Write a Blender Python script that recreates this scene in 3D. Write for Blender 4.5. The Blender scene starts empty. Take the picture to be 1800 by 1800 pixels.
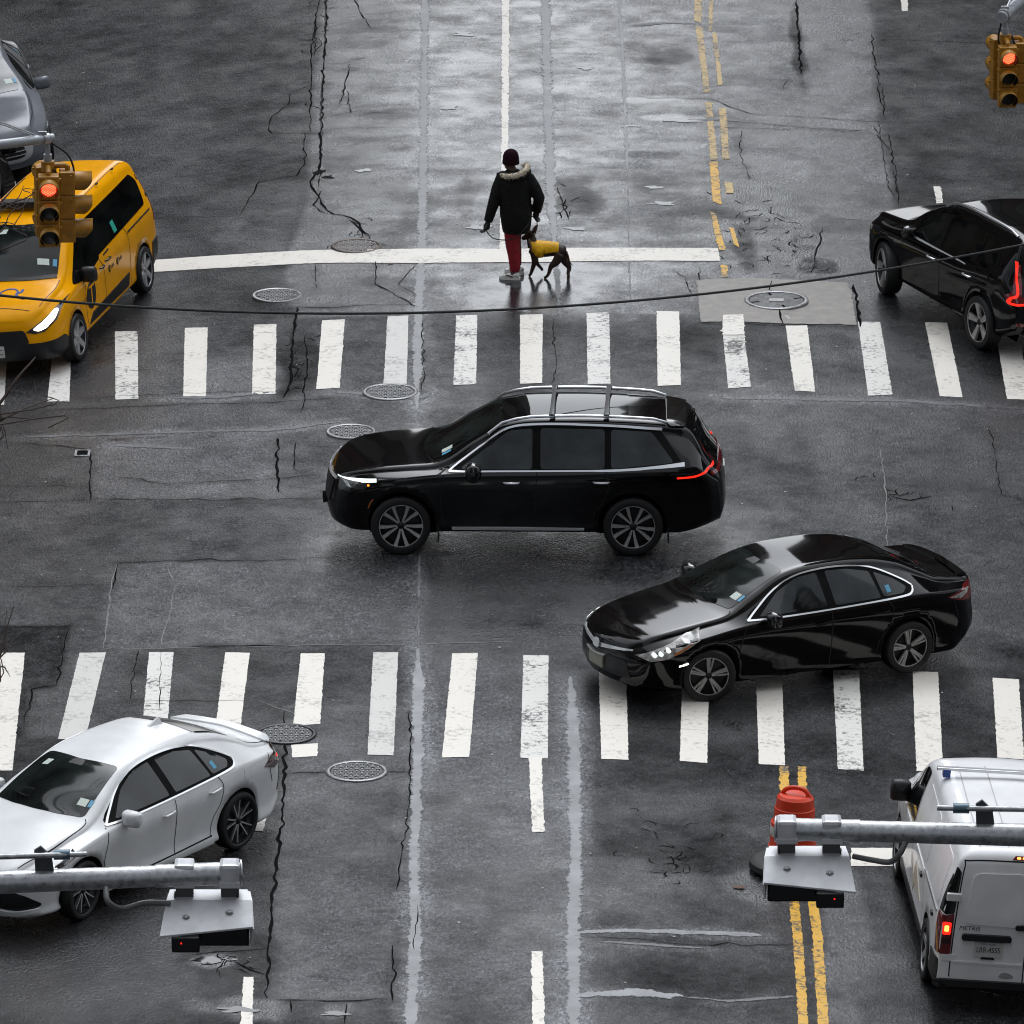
import bpy, bmesh, math, random
import numpy as np
from mathutils import Vector, Matrix
from mathutils.bvhtree import BVHTree
from mathutils.geometry import delaunay_2d_cdt

R = math.radians
scene = bpy.context.scene
COL = scene.collection
random.seed(7)
rng = np.random.default_rng(11)

# ------------------------------------------------------------------ camera
TH = R(17.8)          # looking down on the crossing
FPX = 15608.0         # focal length in pixels of an 1800 px frame
CAM_H = 34.4
CAM_D = CAM_H / math.tan(TH)
cam_data = bpy.data.cameras.new('camera')
cam_data.sensor_width = 36.0
cam_data.lens = FPX / 1800.0 * 36.0
cam_data.clip_start = 1.0
cam_data.clip_end = 3000.0
cam = bpy.data.objects.new('camera', cam_data)
cam.location = (0, -CAM_D, CAM_H)
cam.rotation_euler = (math.pi / 2 - TH, 0, 0)
COL.objects.link(cam)
scene.camera = cam

# ------------------------------------------------------------------ sky and sun (overcast winter day)
SUN_EL, SUN_AZ = R(54), R(8)          # from behind the far end of the avenue
world = bpy.data.worlds.new('World')
scene.world = world
world.use_nodes = True
wn = world.node_tree.nodes
wl = world.node_tree.links
wn.clear()
wout = wn.new('ShaderNodeOutputWorld')
wbg = wn.new('ShaderNodeBackground')
sky = wn.new('ShaderNodeTexSky')
sky.sky_type = 'NISHITA'
sky.sun_disc = False
sky.sun_elevation = SUN_EL
sky.sun_rotation = SUN_AZ
sky.air_density = 1.6
sky.dust_density = 5.0
sky.ozone_density = 1.0
whs = wn.new('ShaderNodeHueSaturation')
whs.inputs['Saturation'].default_value = 0.14
wl.new(sky.outputs['Color'], whs.inputs['Color'])
wmx = wn.new('ShaderNodeMix'); wmx.data_type = 'RGBA'; wmx.blend_type = 'MULTIPLY'
wmx.inputs['Factor'].default_value = 1.0
wmx.inputs['B'].default_value = (0.93, 0.985, 1.07, 1.0)          # grey cloud cover, slightly cool
wl.new(whs.outputs['Color'], wmx.inputs['A'])
wl.new(wmx.outputs['Result'], wbg.inputs['Color'])
wbg.inputs['Strength'].default_value = 0.11
wl.new(wbg.outputs['Background'], wout.inputs['Surface'])

sun_data = bpy.data.lights.new('sun', 'SUN')
sun_data.energy = 0.7
sun_data.angle = R(110)
sun_data.color = (1.0, 0.985, 0.96)
sun = bpy.data.objects.new('sun', sun_data)
sun.rotation_euler = (math.pi / 2 - SUN_EL, 0, math.pi - SUN_AZ)
sun.location = (0, 40, 60)
COL.objects.link(sun)

vs = scene.view_settings
vs.view_transform = 'Standard'
vs.look = 'None'
vs.exposure = 0.78
vs.gamma = 1.0
vs.use_curve_mapping = False
scene.cycles.use_denoising = True
scene.cycles.filter_width = 1.05

# ------------------------------------------------------------------ helpers
def smooth01(t):
    t = np.clip(t, 0, 1)
    return t * t * (3 - 2 * t)

def hgt(x, y):
    """height of the cambered road surface"""
    t = smooth01((np.asarray(y, float) + 9.0) / 17.5)
    al = 0.0089 * t
    ar = 0.0073 * (1 - t) + 0.0034 * t
    xx = np.clip(np.asarray(x, float), -9, 9)
    return -np.where(xx < 0, al, ar) * xx * xx

def ray(u, v):
    c, s = math.cos(TH), math.sin(TH)
    return np.array([u - 900.0, FPX * c - (v - 900.0) * s, -FPX * s - (v - 900.0) * c])

def A(u, v, z=0.0):
    """place of the photograph's point (u,v) on the level plane z"""
    d = ray(u, v)
    t = (z - CAM_H) / d[2]
    return np.array([d[0] * t, -CAM_D + d[1] * t, z])

def G(u, v):
    """place of the photograph's point (u,v) on the road"""
    z = 0.0
    for _ in range(6):
        p = A(u, v, z)
        z = float(hgt(p[0], p[1]))
    return A(u, v, z)

def link(o, parent=None):
    COL.objects.link(o)
    if parent is not None:
        o.parent = parent
    return o

def mesh_obj(name, verts, faces, mat=None, parent=None, smooth=False, mats=None, midx=None):
    me = bpy.data.meshes.new(name)
    me.from_pydata([tuple(map(float, v)) for v in verts], [], [tuple(int(i) for i in f) for f in faces])
    if mats:
        for m in mats: me.materials.append(m)
    elif mat is not None:
        me.materials.append(mat)
    if midx is not None:
        me.polygons.foreach_set('material_index', np.asarray(midx, np.int32))
    if smooth:
        me.polygons.foreach_set('use_smooth', np.ones(len(me.polygons), bool))
    me.update()
    o = bpy.data.objects.new(name, me)
    return link(o, parent)

def empty(name, loc=(0, 0, 0), rz=0.0):
    o = bpy.data.objects.new(name, None)
    o.empty_display_size = 0.2
    o.location = loc
    o.rotation_euler = (0, 0, rz)
    return link(o)

def tag(o, label=None, cat=None, group=None, kind=None):
    if label: o['label'] = label
    if cat: o['category'] = cat
    if group: o['group'] = group
    if kind: o['kind'] = kind
    return o

class MB:
    """collects simple shapes into one mesh"""
    def __init__(self):
        self.v, self.f = [], []
    def add(self, verts, faces):
        n = len(self.v)
        self.v += [tuple(map(float, p)) for p in verts]
        self.f += [tuple(i + n for i in q) for q in faces]
        return self
    def box(self, c, s, rot=None, taper=None):
        hx, hy, hz = s[0] / 2, s[1] / 2, s[2] / 2
        p = [(-hx, -hy, -hz), (hx, -hy, -hz), (hx, hy, -hz), (-hx, hy, -hz),
             (-hx, -hy, hz), (hx, -hy, hz), (hx, hy, hz), (-hx, hy, hz)]
        if taper:
            p = [(q[0] * taper, q[1] * taper, q[2]) if q[2] > 0 else q for q in p]
        M = rot if rot is not None else Matrix.Identity(3)
        p = [M @ Vector(q) + Vector(c) for q in p]
        return self.add(p, [(0, 3, 2, 1), (4, 5, 6, 7), (0, 1, 5, 4), (1, 2, 6, 5), (2, 3, 7, 6), (3, 0, 4, 7)])
    def tube(self, pts, rad, n=10, cap=True):
        pts = [Vector(p) for p in pts]
        rads = rad if hasattr(rad, '__len__') else [rad] * len(pts)
        rings = []
        t0 = (pts[1] - pts[0]).normalized()
        up = Vector((0, 0, 1)) if abs(t0.z) < 0.9 else Vector((1, 0, 0))
        nrm = t0.cross(up).normalized()
        for i, p in enumerate(pts):
            if i == 0: t = pts[1] - pts[0]
            elif i == len(pts) - 1: t = pts[-1] - pts[-2]
            else: t = pts[i + 1] - pts[i - 1]
            t.normalize()
            nrm = (nrm - t * nrm.dot(t)).normalized()
            b = t.cross(nrm)
            rings.append([p + (nrm * math.cos(2 * math.pi * k / n) + b * math.sin(2 * math.pi * k / n)) * rads[i] for k in range(n)])
        v = [q for r_ in rings for q in r_]
        f = []
        for i in range(len(pts) - 1):
            for k in range(n):
                k2 = (k + 1) % n
                f.append((i * n + k, i * n + k2, (i + 1) * n + k2, (i + 1) * n + k))
        if cap:
            f.append(tuple(range(n - 1, -1, -1)))
            f.append(tuple((len(pts) - 1) * n + k for k in range(n)))
        return self.add(v, f)
    def lathe(self, prof, n=32, axis='z', c=(0, 0, 0), closed=False):
        """prof: list of (radius, height)"""
        v, f = [], []
        m = len(prof)
        for k in range(n):
            a = 2 * math.pi * k / n
            for (r_, h_) in prof:
                if axis == 'z': p = (r_ * math.cos(a), r_ * math.sin(a), h_)
                elif axis == 'y': p = (r_ * math.cos(a), h_, r_ * math.sin(a))
                else: p = (h_, r_ * math.cos(a), r_ * math.sin(a))
                v.append((p[0] + c[0], p[1] + c[1], p[2] + c[2]))
        for k in range(n):
            k2 = (k + 1) % n
            for j in range(m - 1):
                f.append((k * m + j, k2 * m + j, k2 * m + j + 1, k * m + j + 1))
        return self.add(v, f)
    def build(self, name, mat, parent=None, smooth=False, bevel=0.0, segs=2):
        o = mesh_obj(name, self.v, self.f, mat, parent, smooth)
        if bevel:
            bm = bmesh.new(); bm.from_mesh(o.data)
            bmesh.ops.remove_doubles(bm, verts=bm.verts, dist=1e-5)
            ed = [e for e in bm.edges if len(e.link_faces) == 2 and e.calc_face_angle(0) > 0.5]
            bmesh.ops.bevel(bm, geom=ed, offset=bevel, segments=segs, affect='EDGES', profile=0.6)
            bm.to_mesh(o.data); bm.free()
        fix_normals(o)
        if smooth: shade_auto(o)
        return o

def fix_normals(o):
    bm = bmesh.new(); bm.from_mesh(o.data)
    bmesh.ops.recalc_face_normals(bm, faces=bm.faces)
    bm.to_mesh(o.data); bm.free()

def shade_auto(o, ang=0.7):
    me = o.data
    me.polygons.foreach_set('use_smooth', np.ones(len(me.polygons), bool))
    bm = bmesh.new(); bm.from_mesh(me)
    for e in bm.edges:
        if len(e.link_faces) == 2 and e.calc_face_angle(0) > ang: e.smooth = False
    bm.to_mesh(me); bm.free()

# ------------------------------------------------------------------ materials
def mat(name, col, rough=0.5, metal=0.0, coat=0.0, emit=None, estr=0.0, spec=0.5, noise=None, bump=None, coat_rough=0.03):
    """noise=(scale, amount) varies the colour, bump=(scale, strength) the relief"""
    m = bpy.data.materials.new(name)
    m.use_nodes = True
    nt = m.node_tree; N = nt.nodes; Lk = nt.links
    b = N['Principled BSDF']
    b.inputs['Base Color'].default_value = (*col, 1)
    b.inputs['Roughness'].default_value = rough
    b.inputs['Metallic'].default_value = metal
    b.inputs['Specular IOR Level'].default_value = spec
    b.inputs['Coat Weight'].default_value = coat
    b.inputs['Coat Roughness'].default_value = coat_rough
    if emit:
        b.inputs['Emission Color'].default_value = (*emit, 1)
        b.inputs['Emission Strength'].default_value = estr
    tc = N.new('ShaderNodeTexCoord')
    if noise:
        n = N.new('ShaderNodeTexNoise'); n.inputs['Scale'].default_value = noise[0]; n.inputs['Detail'].default_value = 6
        Lk.new(tc.outputs['Object'], n.inputs['Vector'])
        mr = N.new('ShaderNodeMapRange')
        mr.inputs['From Min'].default_value = 0.3; mr.inputs['From Max'].default_value = 0.7
        mr.inputs['To Min'].default_value = 1 - noise[1]; mr.inputs['To Max'].default_value = 1 + noise[1]
        Lk.new(n.outputs['Fac'], mr.inputs['Value'])
        mx = N.new('ShaderNodeMix'); mx.data_type = 'RGBA'; mx.blend_type = 'MULTIPLY'
        mx.inputs['Factor'].default_value = 1
        mx.inputs['A'].default_value = (*col, 1)
        Lk.new(mr.outputs['Result'], mx.inputs['B'])
        Lk.new(mx.outputs['Result'], b.inputs['Base Color'])
        mr2 = N.new('ShaderNodeMapRange')
        mr2.inputs['From Min'].default_value = 0.3; mr2.inputs['From Max'].default_value = 0.7
        mr2.inputs['To Min'].default_value = max(0.02, rough * (1 - noise[1])); mr2.inputs['To Max'].default_value = min(1, rough * (1 + noise[1]))
        Lk.new(n.outputs['Fac'], mr2.inputs['Value'])
        Lk.new(mr2.outputs['Result'], b.inputs['Roughness'])
    if bump:
        n2 = N.new('ShaderNodeTexNoise'); n2.inputs['Scale'].default_value = bump[0]; n2.inputs['Detail'].default_value = 4
        Lk.new(tc.outputs['Object'], n2.inputs['Vector'])
        bp = N.new('ShaderNodeBump'); bp.inputs['Strength'].default_value = bump[1]; bp.inputs['Distance'].default_value = 0.01
        Lk.new(n2.outputs['Fac'], bp.inputs['Height'])
        Lk.new(bp.outputs['Normal'], b.inputs['Normal'])
    return m
# ------------------------------------------------------------------ the road: one cambered sheet out to the horizon
def vnoise(X, Y, sc, seed):
    """smooth value noise, sc = cells per metre (x, y)"""
    g = np.random.default_rng(seed).random((256, 256))
    x = X * sc[0] + 1000.3; y = Y * sc[1] + 1000.7
    xi = np.floor(x).astype(int); yi = np.floor(y).astype(int)
    fx = x - xi; fy = y - yi
    fx = fx * fx * (3 - 2 * fx); fy = fy * fy * (3 - 2 * fy)
    a = g[xi % 256, yi % 256]; b = g[(xi + 1) % 256, yi % 256]
    c = g[xi % 256, (yi + 1) % 256]; d = g[(xi + 1) % 256, (yi + 1) % 256]
    return (a * (1 - fx) + b * fx) * (1 - fy) + (c * (1 - fx) + d * fx) * fy

def fbm(X, Y, sx, sy, seed, oct=4):
    r_ = 0; a = 0.5; t = 0
    for k in range(oct):
        r_ = r_ + a * vnoise(X, Y, (sx * 2 ** k, sy * 2 ** k), seed + k); t += a; a *= 0.55
    return r_ / t

def pts(L):
    return np.array([G(u, v)[:2] for u, v in L])

def dist_poly(X, Y, P):
    d = np.full(X.shape, 1e9)
    for a, b in zip(P[:-1], P[1:]):
        ab = b - a; l2 = max(1e-9, ab @ ab)
        t = np.clip(((X - a[0]) * ab[0] + (Y - a[1]) * ab[1]) / l2, 0, 1)
        d = np.minimum(d, np.hypot(X - a[0] - t * ab[0], Y - a[1] - t * ab[1]))
    return d

def inside(X, Y, P):
    c = np.zeros(X.shape, bool)
    n = len(P)
    for i in range(n):
        x1, y1 = P[i]; x2, y2 = P[(i + 1) % n]
        if y1 == y2: continue
        k = ((Y < y1) != (Y < y2)) & (X < (x2 - x1) * (Y - y1) / (y2 - y1) + x1)
        c ^= k
    return c

FX0, FX1, FY0, FY1, STEP = -8.6, 8.6, -20.0, 29.0, 0.05
fx_ = np.arange(FX0, FX1 + 1e-6, STEP)
fy_ = np.arange(FY0, FY1 + 1e-6, STEP)
coarse = np.array([0.4, 1.0, 2, 4, 8, 16, 32, 64, 128, 256, 512, 900.0])
gx = np.concatenate([FX0 - coarse[::-1], fx_, FX1 + coarse])
gy = np.concatenate([FY0 - coarse[::-1], fy_, FY1 + coarse])
GX, GY = np.meshgrid(gx, gy)

def region(poly, soft=0.0, wob=0.0, seed=1):
    P = pts(poly)
    X, Y = GX, GY
    if wob:
        X = X + wob * (fbm(GX, GY, 1.2, 1.2, seed) - 0.5) * 2
        Y = Y + wob * (fbm(GX, GY, 1.2, 1.2, seed + 9) - 0.5) * 2
    m = inside(X, Y, P)
    if soft:
        d = dist_poly(X, Y, np.vstack([P, P[:1]]))
        return np.where(m, 0.5 + 0.5 * np.clip(d / soft, 0, 1), 0.5 - 0.5 * np.clip(d / soft, 0, 1))
    return m.astype(float)

def band(line, w, soft, wob=0.05, seed=3):
    P = pts(line)
    n = (fbm(GX, GY, 2.5, 1.4, seed, 4) - 0.5) * 2 * wob + (fbm(GX, GY, 9, 6, seed + 5, 2) - 0.5) * wob
    d = dist_poly(GX, GY, P) + n
    return 1 - smooth01((d - w) / soft)

def blob(u, v, rx, ry, seed=5, wob=0.5):
    c = G(u, v)
    n = (fbm(GX, GY, 1.6, 1.0, seed, 4) - 0.5) * 2 * wob
    d = np.hypot((GX - c[0]) / rx, (GY - c[1]) / ry) + n
    return 1 - smooth01((d - 0.55) / 0.6)

tone = np.full(GX.shape, 0.82)
wet = np.full(GX.shape, 0.45)
def lerp(a, m, val):
    return a * (1 - m) + val * m

# worn lanes paled further by painted sky sheen, darker newer asphalt on either side
m = region([(572, -60), (500, 480), (520, 560), (1540, 560), (1590, 480), (1530, -60)], 0.05, 0.10, 21)
tone = lerp(tone, m, 1.45); wet = lerp(wet, m, 0.60)
m = region([(-300, -80), (575, -80), (548, 200), (545, 330), (480, 560), (-300, 560)], 0.05, 0.06, 22)
tone = lerp(tone, m, 0.58); wet = lerp(wet, m, 0.40)
m = region([(1525, -80), (1540, 200), (1580, 400), (1600, 560), (2200, 560), (2200, -80)], 0.05, 0.06, 23)
tone = lerp(tone, m, 0.48); wet = lerp(wet, m, 0.38)
m = region([(735, -80), (735, 540), (1000, 560), (1100, 540), (1090, -80)], 0.5, 0.4, 24)
tone = lerp(tone, m * 0.8, 1.9); wet = lerp(wet, m * 0.7, 0.72)
m = region([(1105, -80), (1110, 300), (1540, 330), (1520, -80)], 0.3, 0.3, 25)
tone = lerp(tone, m * 0.6, 2.0); wet = lerp(wet, m * 0.6, 0.62)
# the crossing itself
m = region([(-400, 700), (2300, 700), (2300, 880), (-400, 880)], 0.6, 0.5, 26)
wet = lerp(wet, m * 0.5, 0.62)
m = region([(160, 760), (490, 760), (495, 880), (160, 880)], 0.06, 0.05, 27)
tone = lerp(tone, m, 1.45); wet = lerp(wet, m, 0.55)
m = region([(490, 760), (560, 760), (560, 885), (495, 885)], 0.06, 0.05, 28)
tone = lerp(tone, m, 0.72)
m = region([(195, 990), (540, 985), (740, 1000), (735, 1135), (185, 1140)], 0.1, 0.06, 29)
tone = lerp(tone, m, 1.2); wet = lerp(wet, m, 0.52)
m = region([(-300, 1100), (122, 1100), (100, 1210), (55, 1215), (40, 1300), (-300, 1300)], 0.05, 0.04, 30)
tone = lerp(tone, m, 0.55); wet = lerp(wet, m, 0.25)
m = region([(240, 1142), (480, 1142), (500, 1255), (225, 1230)], 0.05, 0.05, 31)
tone = lerp(tone, m, 0.62)
# lower part of the avenue
m = region([(500, 1240), (720, 1240), (735, 1390), (690, 1660), (690, 1758), (470, 1758)], 0.04, 0.03, 32)
tone = lerp(tone, m, 1.15); wet = lerp(wet, m, 0.54)
m = region([(735, 1150), (1000, 1150), (1010, 1860), (715, 1860)], 0.1, 0.05, 33)
tone = lerp(tone, m, 1.35); wet = lerp(wet, m, 0.58)
m = region([(1040, 1140), (2200, 1140), (2200, 1400), (1040, 1390)], 0.4, 0.4, 34)
tone = lerp(tone, m, 0.52); wet = lerp(wet, m, 0.32)
m = region([(1010, 1390), (1400, 1390), (1430, 1860), (1010, 1860)], 0.3, 0.3, 35)
tone = lerp(tone, m, 0.75); wet = lerp(wet, m, 0.50)
m = region([(1430, 1390), (2200, 1390), (2200, 1860), (1480, 1860)], 0.3, 0.2, 36)
tone = lerp(tone, m, 0.66); wet = lerp(wet, m, 0.46)
m = region([(-300, 1300), (480, 1290), (470, 1860), (-300, 1860)], 0.1, 0.05, 37)
tone = lerp(tone, m, 0.55); wet = lerp(wet, m, 0.36)

# wetter asphalt under and before the cars, their shade darkened into tone
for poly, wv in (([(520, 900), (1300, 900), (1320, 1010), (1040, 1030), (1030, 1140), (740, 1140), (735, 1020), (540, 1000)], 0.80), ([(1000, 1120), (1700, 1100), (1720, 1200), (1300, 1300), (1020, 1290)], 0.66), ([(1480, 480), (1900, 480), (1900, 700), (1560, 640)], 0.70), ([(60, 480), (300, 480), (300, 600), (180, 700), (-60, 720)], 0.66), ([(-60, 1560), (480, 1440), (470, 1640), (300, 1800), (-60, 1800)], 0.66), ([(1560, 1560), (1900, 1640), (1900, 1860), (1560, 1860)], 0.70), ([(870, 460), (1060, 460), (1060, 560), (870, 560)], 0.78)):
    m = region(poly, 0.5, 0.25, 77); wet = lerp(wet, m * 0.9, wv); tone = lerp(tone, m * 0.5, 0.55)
# pale sealed joints that run along the avenue (a faint halo here, the joints themselves are laid below)
JOINTS = [
    ([(748, -40), (745, 200), (742, 420), (735, 560), (732, 720)], 0.135, 1.0),
    ([(732, 720), (738, 900), (735, 1140)], 0.05, 0.5),
    ([(735, 1140), (735, 1330), (728, 1480), (730, 1660), (718, 1850)], 0.14, 0.95),
    ([(957, -40), (962, 150), (968, 330), (975, 430)], 0.15, 0.9), ([(975, 430), (985, 560)], 0.10, 0.55),
    ([(1003, 1190), (1010, 1330), (1012, 1500), (1008, 1660), (1010, 1850)], 0.16, 0.9),
    ([(1086, -40), (1096, 120), (1103, 300)], 0.055, 0.85), ([(1103, 300), (1106, 470), (1110, 560)], 0.03, 0.6),
    ([(1010, 1640), (1100, 1636), (1240, 1640), (1340, 1645)], 0.14, 0.7), ([(1050, 1655), (1160, 1662), (1240, 1668)], 0.10, 0.5),
    ([(1010, 1750), (1120, 1745), (1200, 1752)], 0.20, 0.7), ([(1200, 1752), (1280, 1760), (1400, 1752)], 0.10, 0.55),
    ([(1270, 700), (1400, 702), (1600, 705), (1800, 720)], 0.16, 0.45), ([(300, 700), (400, 697), (480, 690)], 0.18, 0.6),
    ([(30, 770), (250, 762), (480, 756), (600, 742)], 0.14, 0.5), ([(190, 783), (340, 790)], 0.12, 0.5),
    ([(590, 690), (740, 700), (760, 690)], 0.18, 0.5), ([(1110, 45), (1170, 40), (1225, 42)], 0.16, 0.6), ([(1200, 212), (1270, 210), (1400, 222), (1530, 230)], 0.16, 0.5),
]
for line, w, val in JOINTS:
    m = band(line, w * 0.7, 0.16, 0.10, int(line[0][0]) % 97)
    tone = lerp(tone, m * 0.7, 1.3 + 1.2 * val); wet = lerp(wet, m * 0.5, 0.66)

# worn holes, sunk and dark places, standing water, wet sheen streaks brightened in tone
for (u, v, rx, ry, tv, wv) in [
    (1165, 1490, 0.55, 1.1, 0.42, 0.35), (1290, 1500, 0.5, 1.5, 0.45, 0.3),
    (1170, 188, 0.55, 0.5, 0.6, 0.8), (1190, 208, 0.6, 0.2, 1.2, 0.9), (1185, 100, 0.35, 0.5, 0.5, 0.5),
    (1185, 340, 0.6, 0.6, 0.55, 0.6), (1250, 375, 1.0, 0.4, 0.5, 0.4),
    (1350, 350, 0.8, 0.9, 0.5, 0.75), (1350, 375, 0.45, 0.5, 0.9, 1.0), (1310, 440, 0.2, 1.3, 0.35, 0.3),
    (1410, 420, 0.35, 2.2, 0.9, 0.85), (1400, 60, 0.10, 3.5, 0.45, 0.3), (1480, 60, 0.35, 3.5, 1.9, 0.75),
    (1440, 470, 0.4, 0.5, 1.2, 0.95),
    (730, 370, 0.25, 1.2, 0.5, 0.5), (820, 350, 0.12, 2.2, 0.8, 0.6), (690, 350, 0.3, 1.0, 0.8, 0.6), (480, 130, 0.4, 1.6, 0.45, 0.4),
    (1020, 340, 0.4, 1.3, 0.6, 0.45), (975, 505, 0.35, 1.1, 1.0, 1.0), (930, 520, 0.9, 0.8, 0.85, 0.96), (1040, 480, 0.5, 0.6, 0.8, 0.85),
    (395, 1690, 0.6, 0.8, 0.3, 0.4), (370, 1690, 0.25, 0.25, 1.2, 1.0), (400, 1770, 0.7, 0.4, 1.0, 0.85), (590, 1780, 0.45, 0.4, 0.6, 0.8),
    (90, 30, 0.6, 0.35, 0.3, 0.35), (1230, 605, 0.4, 0.8, 0.35, 0.4), (1290, 590, 0.4, 0.5, 0.4, 0.4),
    (1490, 1600, 0.25, 2.5, 1.2, 0.75), (1460, 1740, 0.3, 1.5, 1.3, 0.8), (1355, 1560, 0.6, 0.8, 1.1, 0.85),
    (1110, 1560, 0.7, 1.2, 0.95, 0.6), (1240, 1740, 1.2, 0.8, 0.55, 0.4), (920, 1550, 0.5, 2.0, 1.3, 0.65),
    (820, 160, 0.5, 3.0, 1.7, 0.75), (900, 160, 0.5, 3.0, 1.5, 0.7), (820, 420, 0.6, 1.4, 1.5, 0.75),
    (560, 300, 0.12, 0.4, 1.6, 1.0), (420, 430, 0.6, 1.0, 0.9, 0.5),
    (250, 770, 0.5, 0.12, 1.4, 0.95), (400, 660, 0.5, 0.8, 1.15, 0.6), (1500, 800, 1.2, 1.0, 0.9, 0.5), (1560, 860, 0.9, 0.6, 0.6, 0.5),
    (630, 850, 1.0, 1.2, 0.95, 0.7), 
    (1060, 1220, 0.5, 0.6, 0.9, 0.6), (530, 640, 0.35, 1.4, 0.35, 0.3), (505, 690, 0.3, 0.7, 0.4, 0.3),
]:
    m = blob(u, v, rx, ry, int(u + v) % 89, 0.95)
    tone = lerp(tone, m * 0.85, tv); wet = lerp(wet, m * 0.8, wv)

# blotches: broad, then sheen streaks painted over the lanes, then mottling
tone *= 0.45 + 1.2 * fbm(GX, GY, 0.8, 0.7, 41, 5)
tone *= 0.60 + 0.85 * fbm(GX, GY, 2.4, 1.9, 45, 5)
wet = wet + 0.24 * (fbm(GX, GY, 0.9, 0.8, 51, 5) - 0.5) + 0.34 * (fbm(GX, GY, 2.6, 2.2, 57, 4) - 0.5)
m = region([(560, -80), (500, 500), (1560, 520), (1530, -80)], 0.6, 0.4, 83)
wet = wet + m * (0.34 * (fbm(GX, GY, 1.3, 3.2, 84, 4) - 0.5) + 0.12); tone = tone * (1 + m * 0.7 * (fbm(GX, GY, 1.1, 2.6, 86, 4) - 0.5))
tone = np.clip(tone, 0.15, 5.5); wet = np.clip(wet, 0.02, 1.0)

GZ = hgt(GX, GY)
relief = (fbm(GX, GY, 1.1, 1.1, 61, 4) - 0.5) * 0.012
GZ = GZ + relief * ((GX > FX0) & (GX < FX1) & (GY > FY0) & (GY < FY1))

def zr(x, y):
    """height of the built road sheet at x, y (bilinear)"""
    i = (x - FX0) / STEP; j = (y - FY0) / STEP
    if i < 0 or j < 0 or i >= len(fx_) - 1 or j >= len(fy_) - 1:
        return float(hgt(x, y))
    o_ = len(coarse)
    i0, j0 = int(i), int(j); fi, fj = i - i0, j - j0
    Z = GZ[o_ + j0:o_ + j0 + 2, o_ + i0:o_ + i0 + 2]
    return float((Z[0, 0] * (1 - fi) + Z[0, 1] * fi) * (1 - fj) + (Z[1, 0] * (1 - fi) + Z[1, 1] * fi) * fj)

def road_material():
    m = bpy.data.materials.new('wet_asphalt'); m.use_nodes = True
    nt = m.node_tree; N = nt.nodes; Lk = nt.links
    b = N['Principled BSDF']
    tc = N.new('ShaderNodeTexCoord')
    at = N.new('ShaderNodeAttribute'); at.attribute_name = 'tone'
    aw = N.new('ShaderNodeAttribute'); aw.attribute_name = 'wet'
    def noise(sc, det=5, rough=0.6):
        n = N.new('ShaderNodeTexNoise'); n.inputs['Scale'].default_value = sc
        n.inputs['Detail'].default_value = det; n.inputs['Roughness'].default_value = rough
        Lk.new(tc.outputs['Object'], n.inputs['Vector']); return n
    def mrange(src, a, b_, c, d):
        n = N.new('ShaderNodeMapRange')
        for k, v in zip(('From Min', 'From Max', 'To Min', 'To Max'), (a, b_, c, d)): n.inputs[k].default_value = v
        Lk.new(src, n.inputs['Value']); return n.outputs['Result']
    def math_(op, x, y):
        n = N.new('ShaderNodeMath'); n.operation = op
        for k, s in enumerate((x, y)):
            if isinstance(s, (int, float)): n.inputs[k].default_value = s
            else: Lk.new(s, n.inputs[k])
        return n.outputs[0]
    grain = noise(30, 4, 0.85)
    mid = noise(7, 6, 0.65)
    vor = N.new('ShaderNodeTexVoronoi'); vor.inputs['Scale'].default_value = 34
    Lk.new(tc.outputs['Object'], vor.inputs['Vector'])
    mp = N.new('ShaderNodeMapping'); mp.inputs['Scale'].default_value = (1.0, 0.38, 1.0)
    Lk.new(tc.outputs['Object'], mp.inputs['Vector'])
    grit = N.new('ShaderNodeTexNoise'); grit.inputs['Scale'].default_value = 26; grit.inputs['Detail'].default_value = 3; grit.inputs['Roughness'].default_value = 0.8
    Lk.new(mp.outputs['Vector'], grit.inputs['Vector'])
    g0 = mrange(grit.outputs['Fac'], 0.3, 0.7, 0.20, 2.1)
    g1 = mrange(grain.outputs['Fac'], 0.32, 0.68, 0.15, 2.1)
    g2 = mrange(mid.outputs['Fac'], 0.25, 0.75, 0.72, 1.28)
    t = math_('MULTIPLY', math_('MULTIPLY', at.outputs['Fac'], g0), math_('MULTIPLY', g1, g2))
    t = math_('MULTIPLY', math_('POWER', t, 1.3), 0.023)
    comb = N.new('ShaderNodeCombineColor')
    Lk.new(t, comb.inputs[0]); Lk.new(math_('MULTIPLY', t, 1.02), comb.inputs[1]); Lk.new(math_('MULTIPLY', t, 1.10), comb.inputs[2])
    Lk.new(comb.outputs[0], b.inputs['Base Color'])
    wv = math_('ADD', aw.outputs['Fac'], mrange(mid.outputs['Fac'], 0.25, 0.75, -0.07, 0.07))
    Lk.new(mrange(wv, 0.15, 1.0, 0.60, 0.09), b.inputs['Roughness'])
    Lk.new(math_('MULTIPLY', math_('POWER', mrange(wv, 0.0, 1.0, 0.0, 1.0), 1.8), 0.85), b.inputs['Specular IOR Level'])
    bh = math_('ADD', math_('ADD', math_('MULTIPLY', grain.outputs['Fac'], 0.6), math_('MULTIPLY', grit.outputs['Fac'], 1.2)), math_('MULTIPLY', vor.outputs['Distance'], 0.7))
    bp = N.new('ShaderNodeBump'); bp.inputs['Distance'].default_value = 0.014
    Lk.new(bh, bp.inputs['Height'])
    Lk.new(mrange(wv, 0.2, 1.0, 0.75, 0.05), bp.inputs['Strength'])
    Lk.new(bp.outputs['Normal'], b.inputs['Normal'])
    return m

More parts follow.
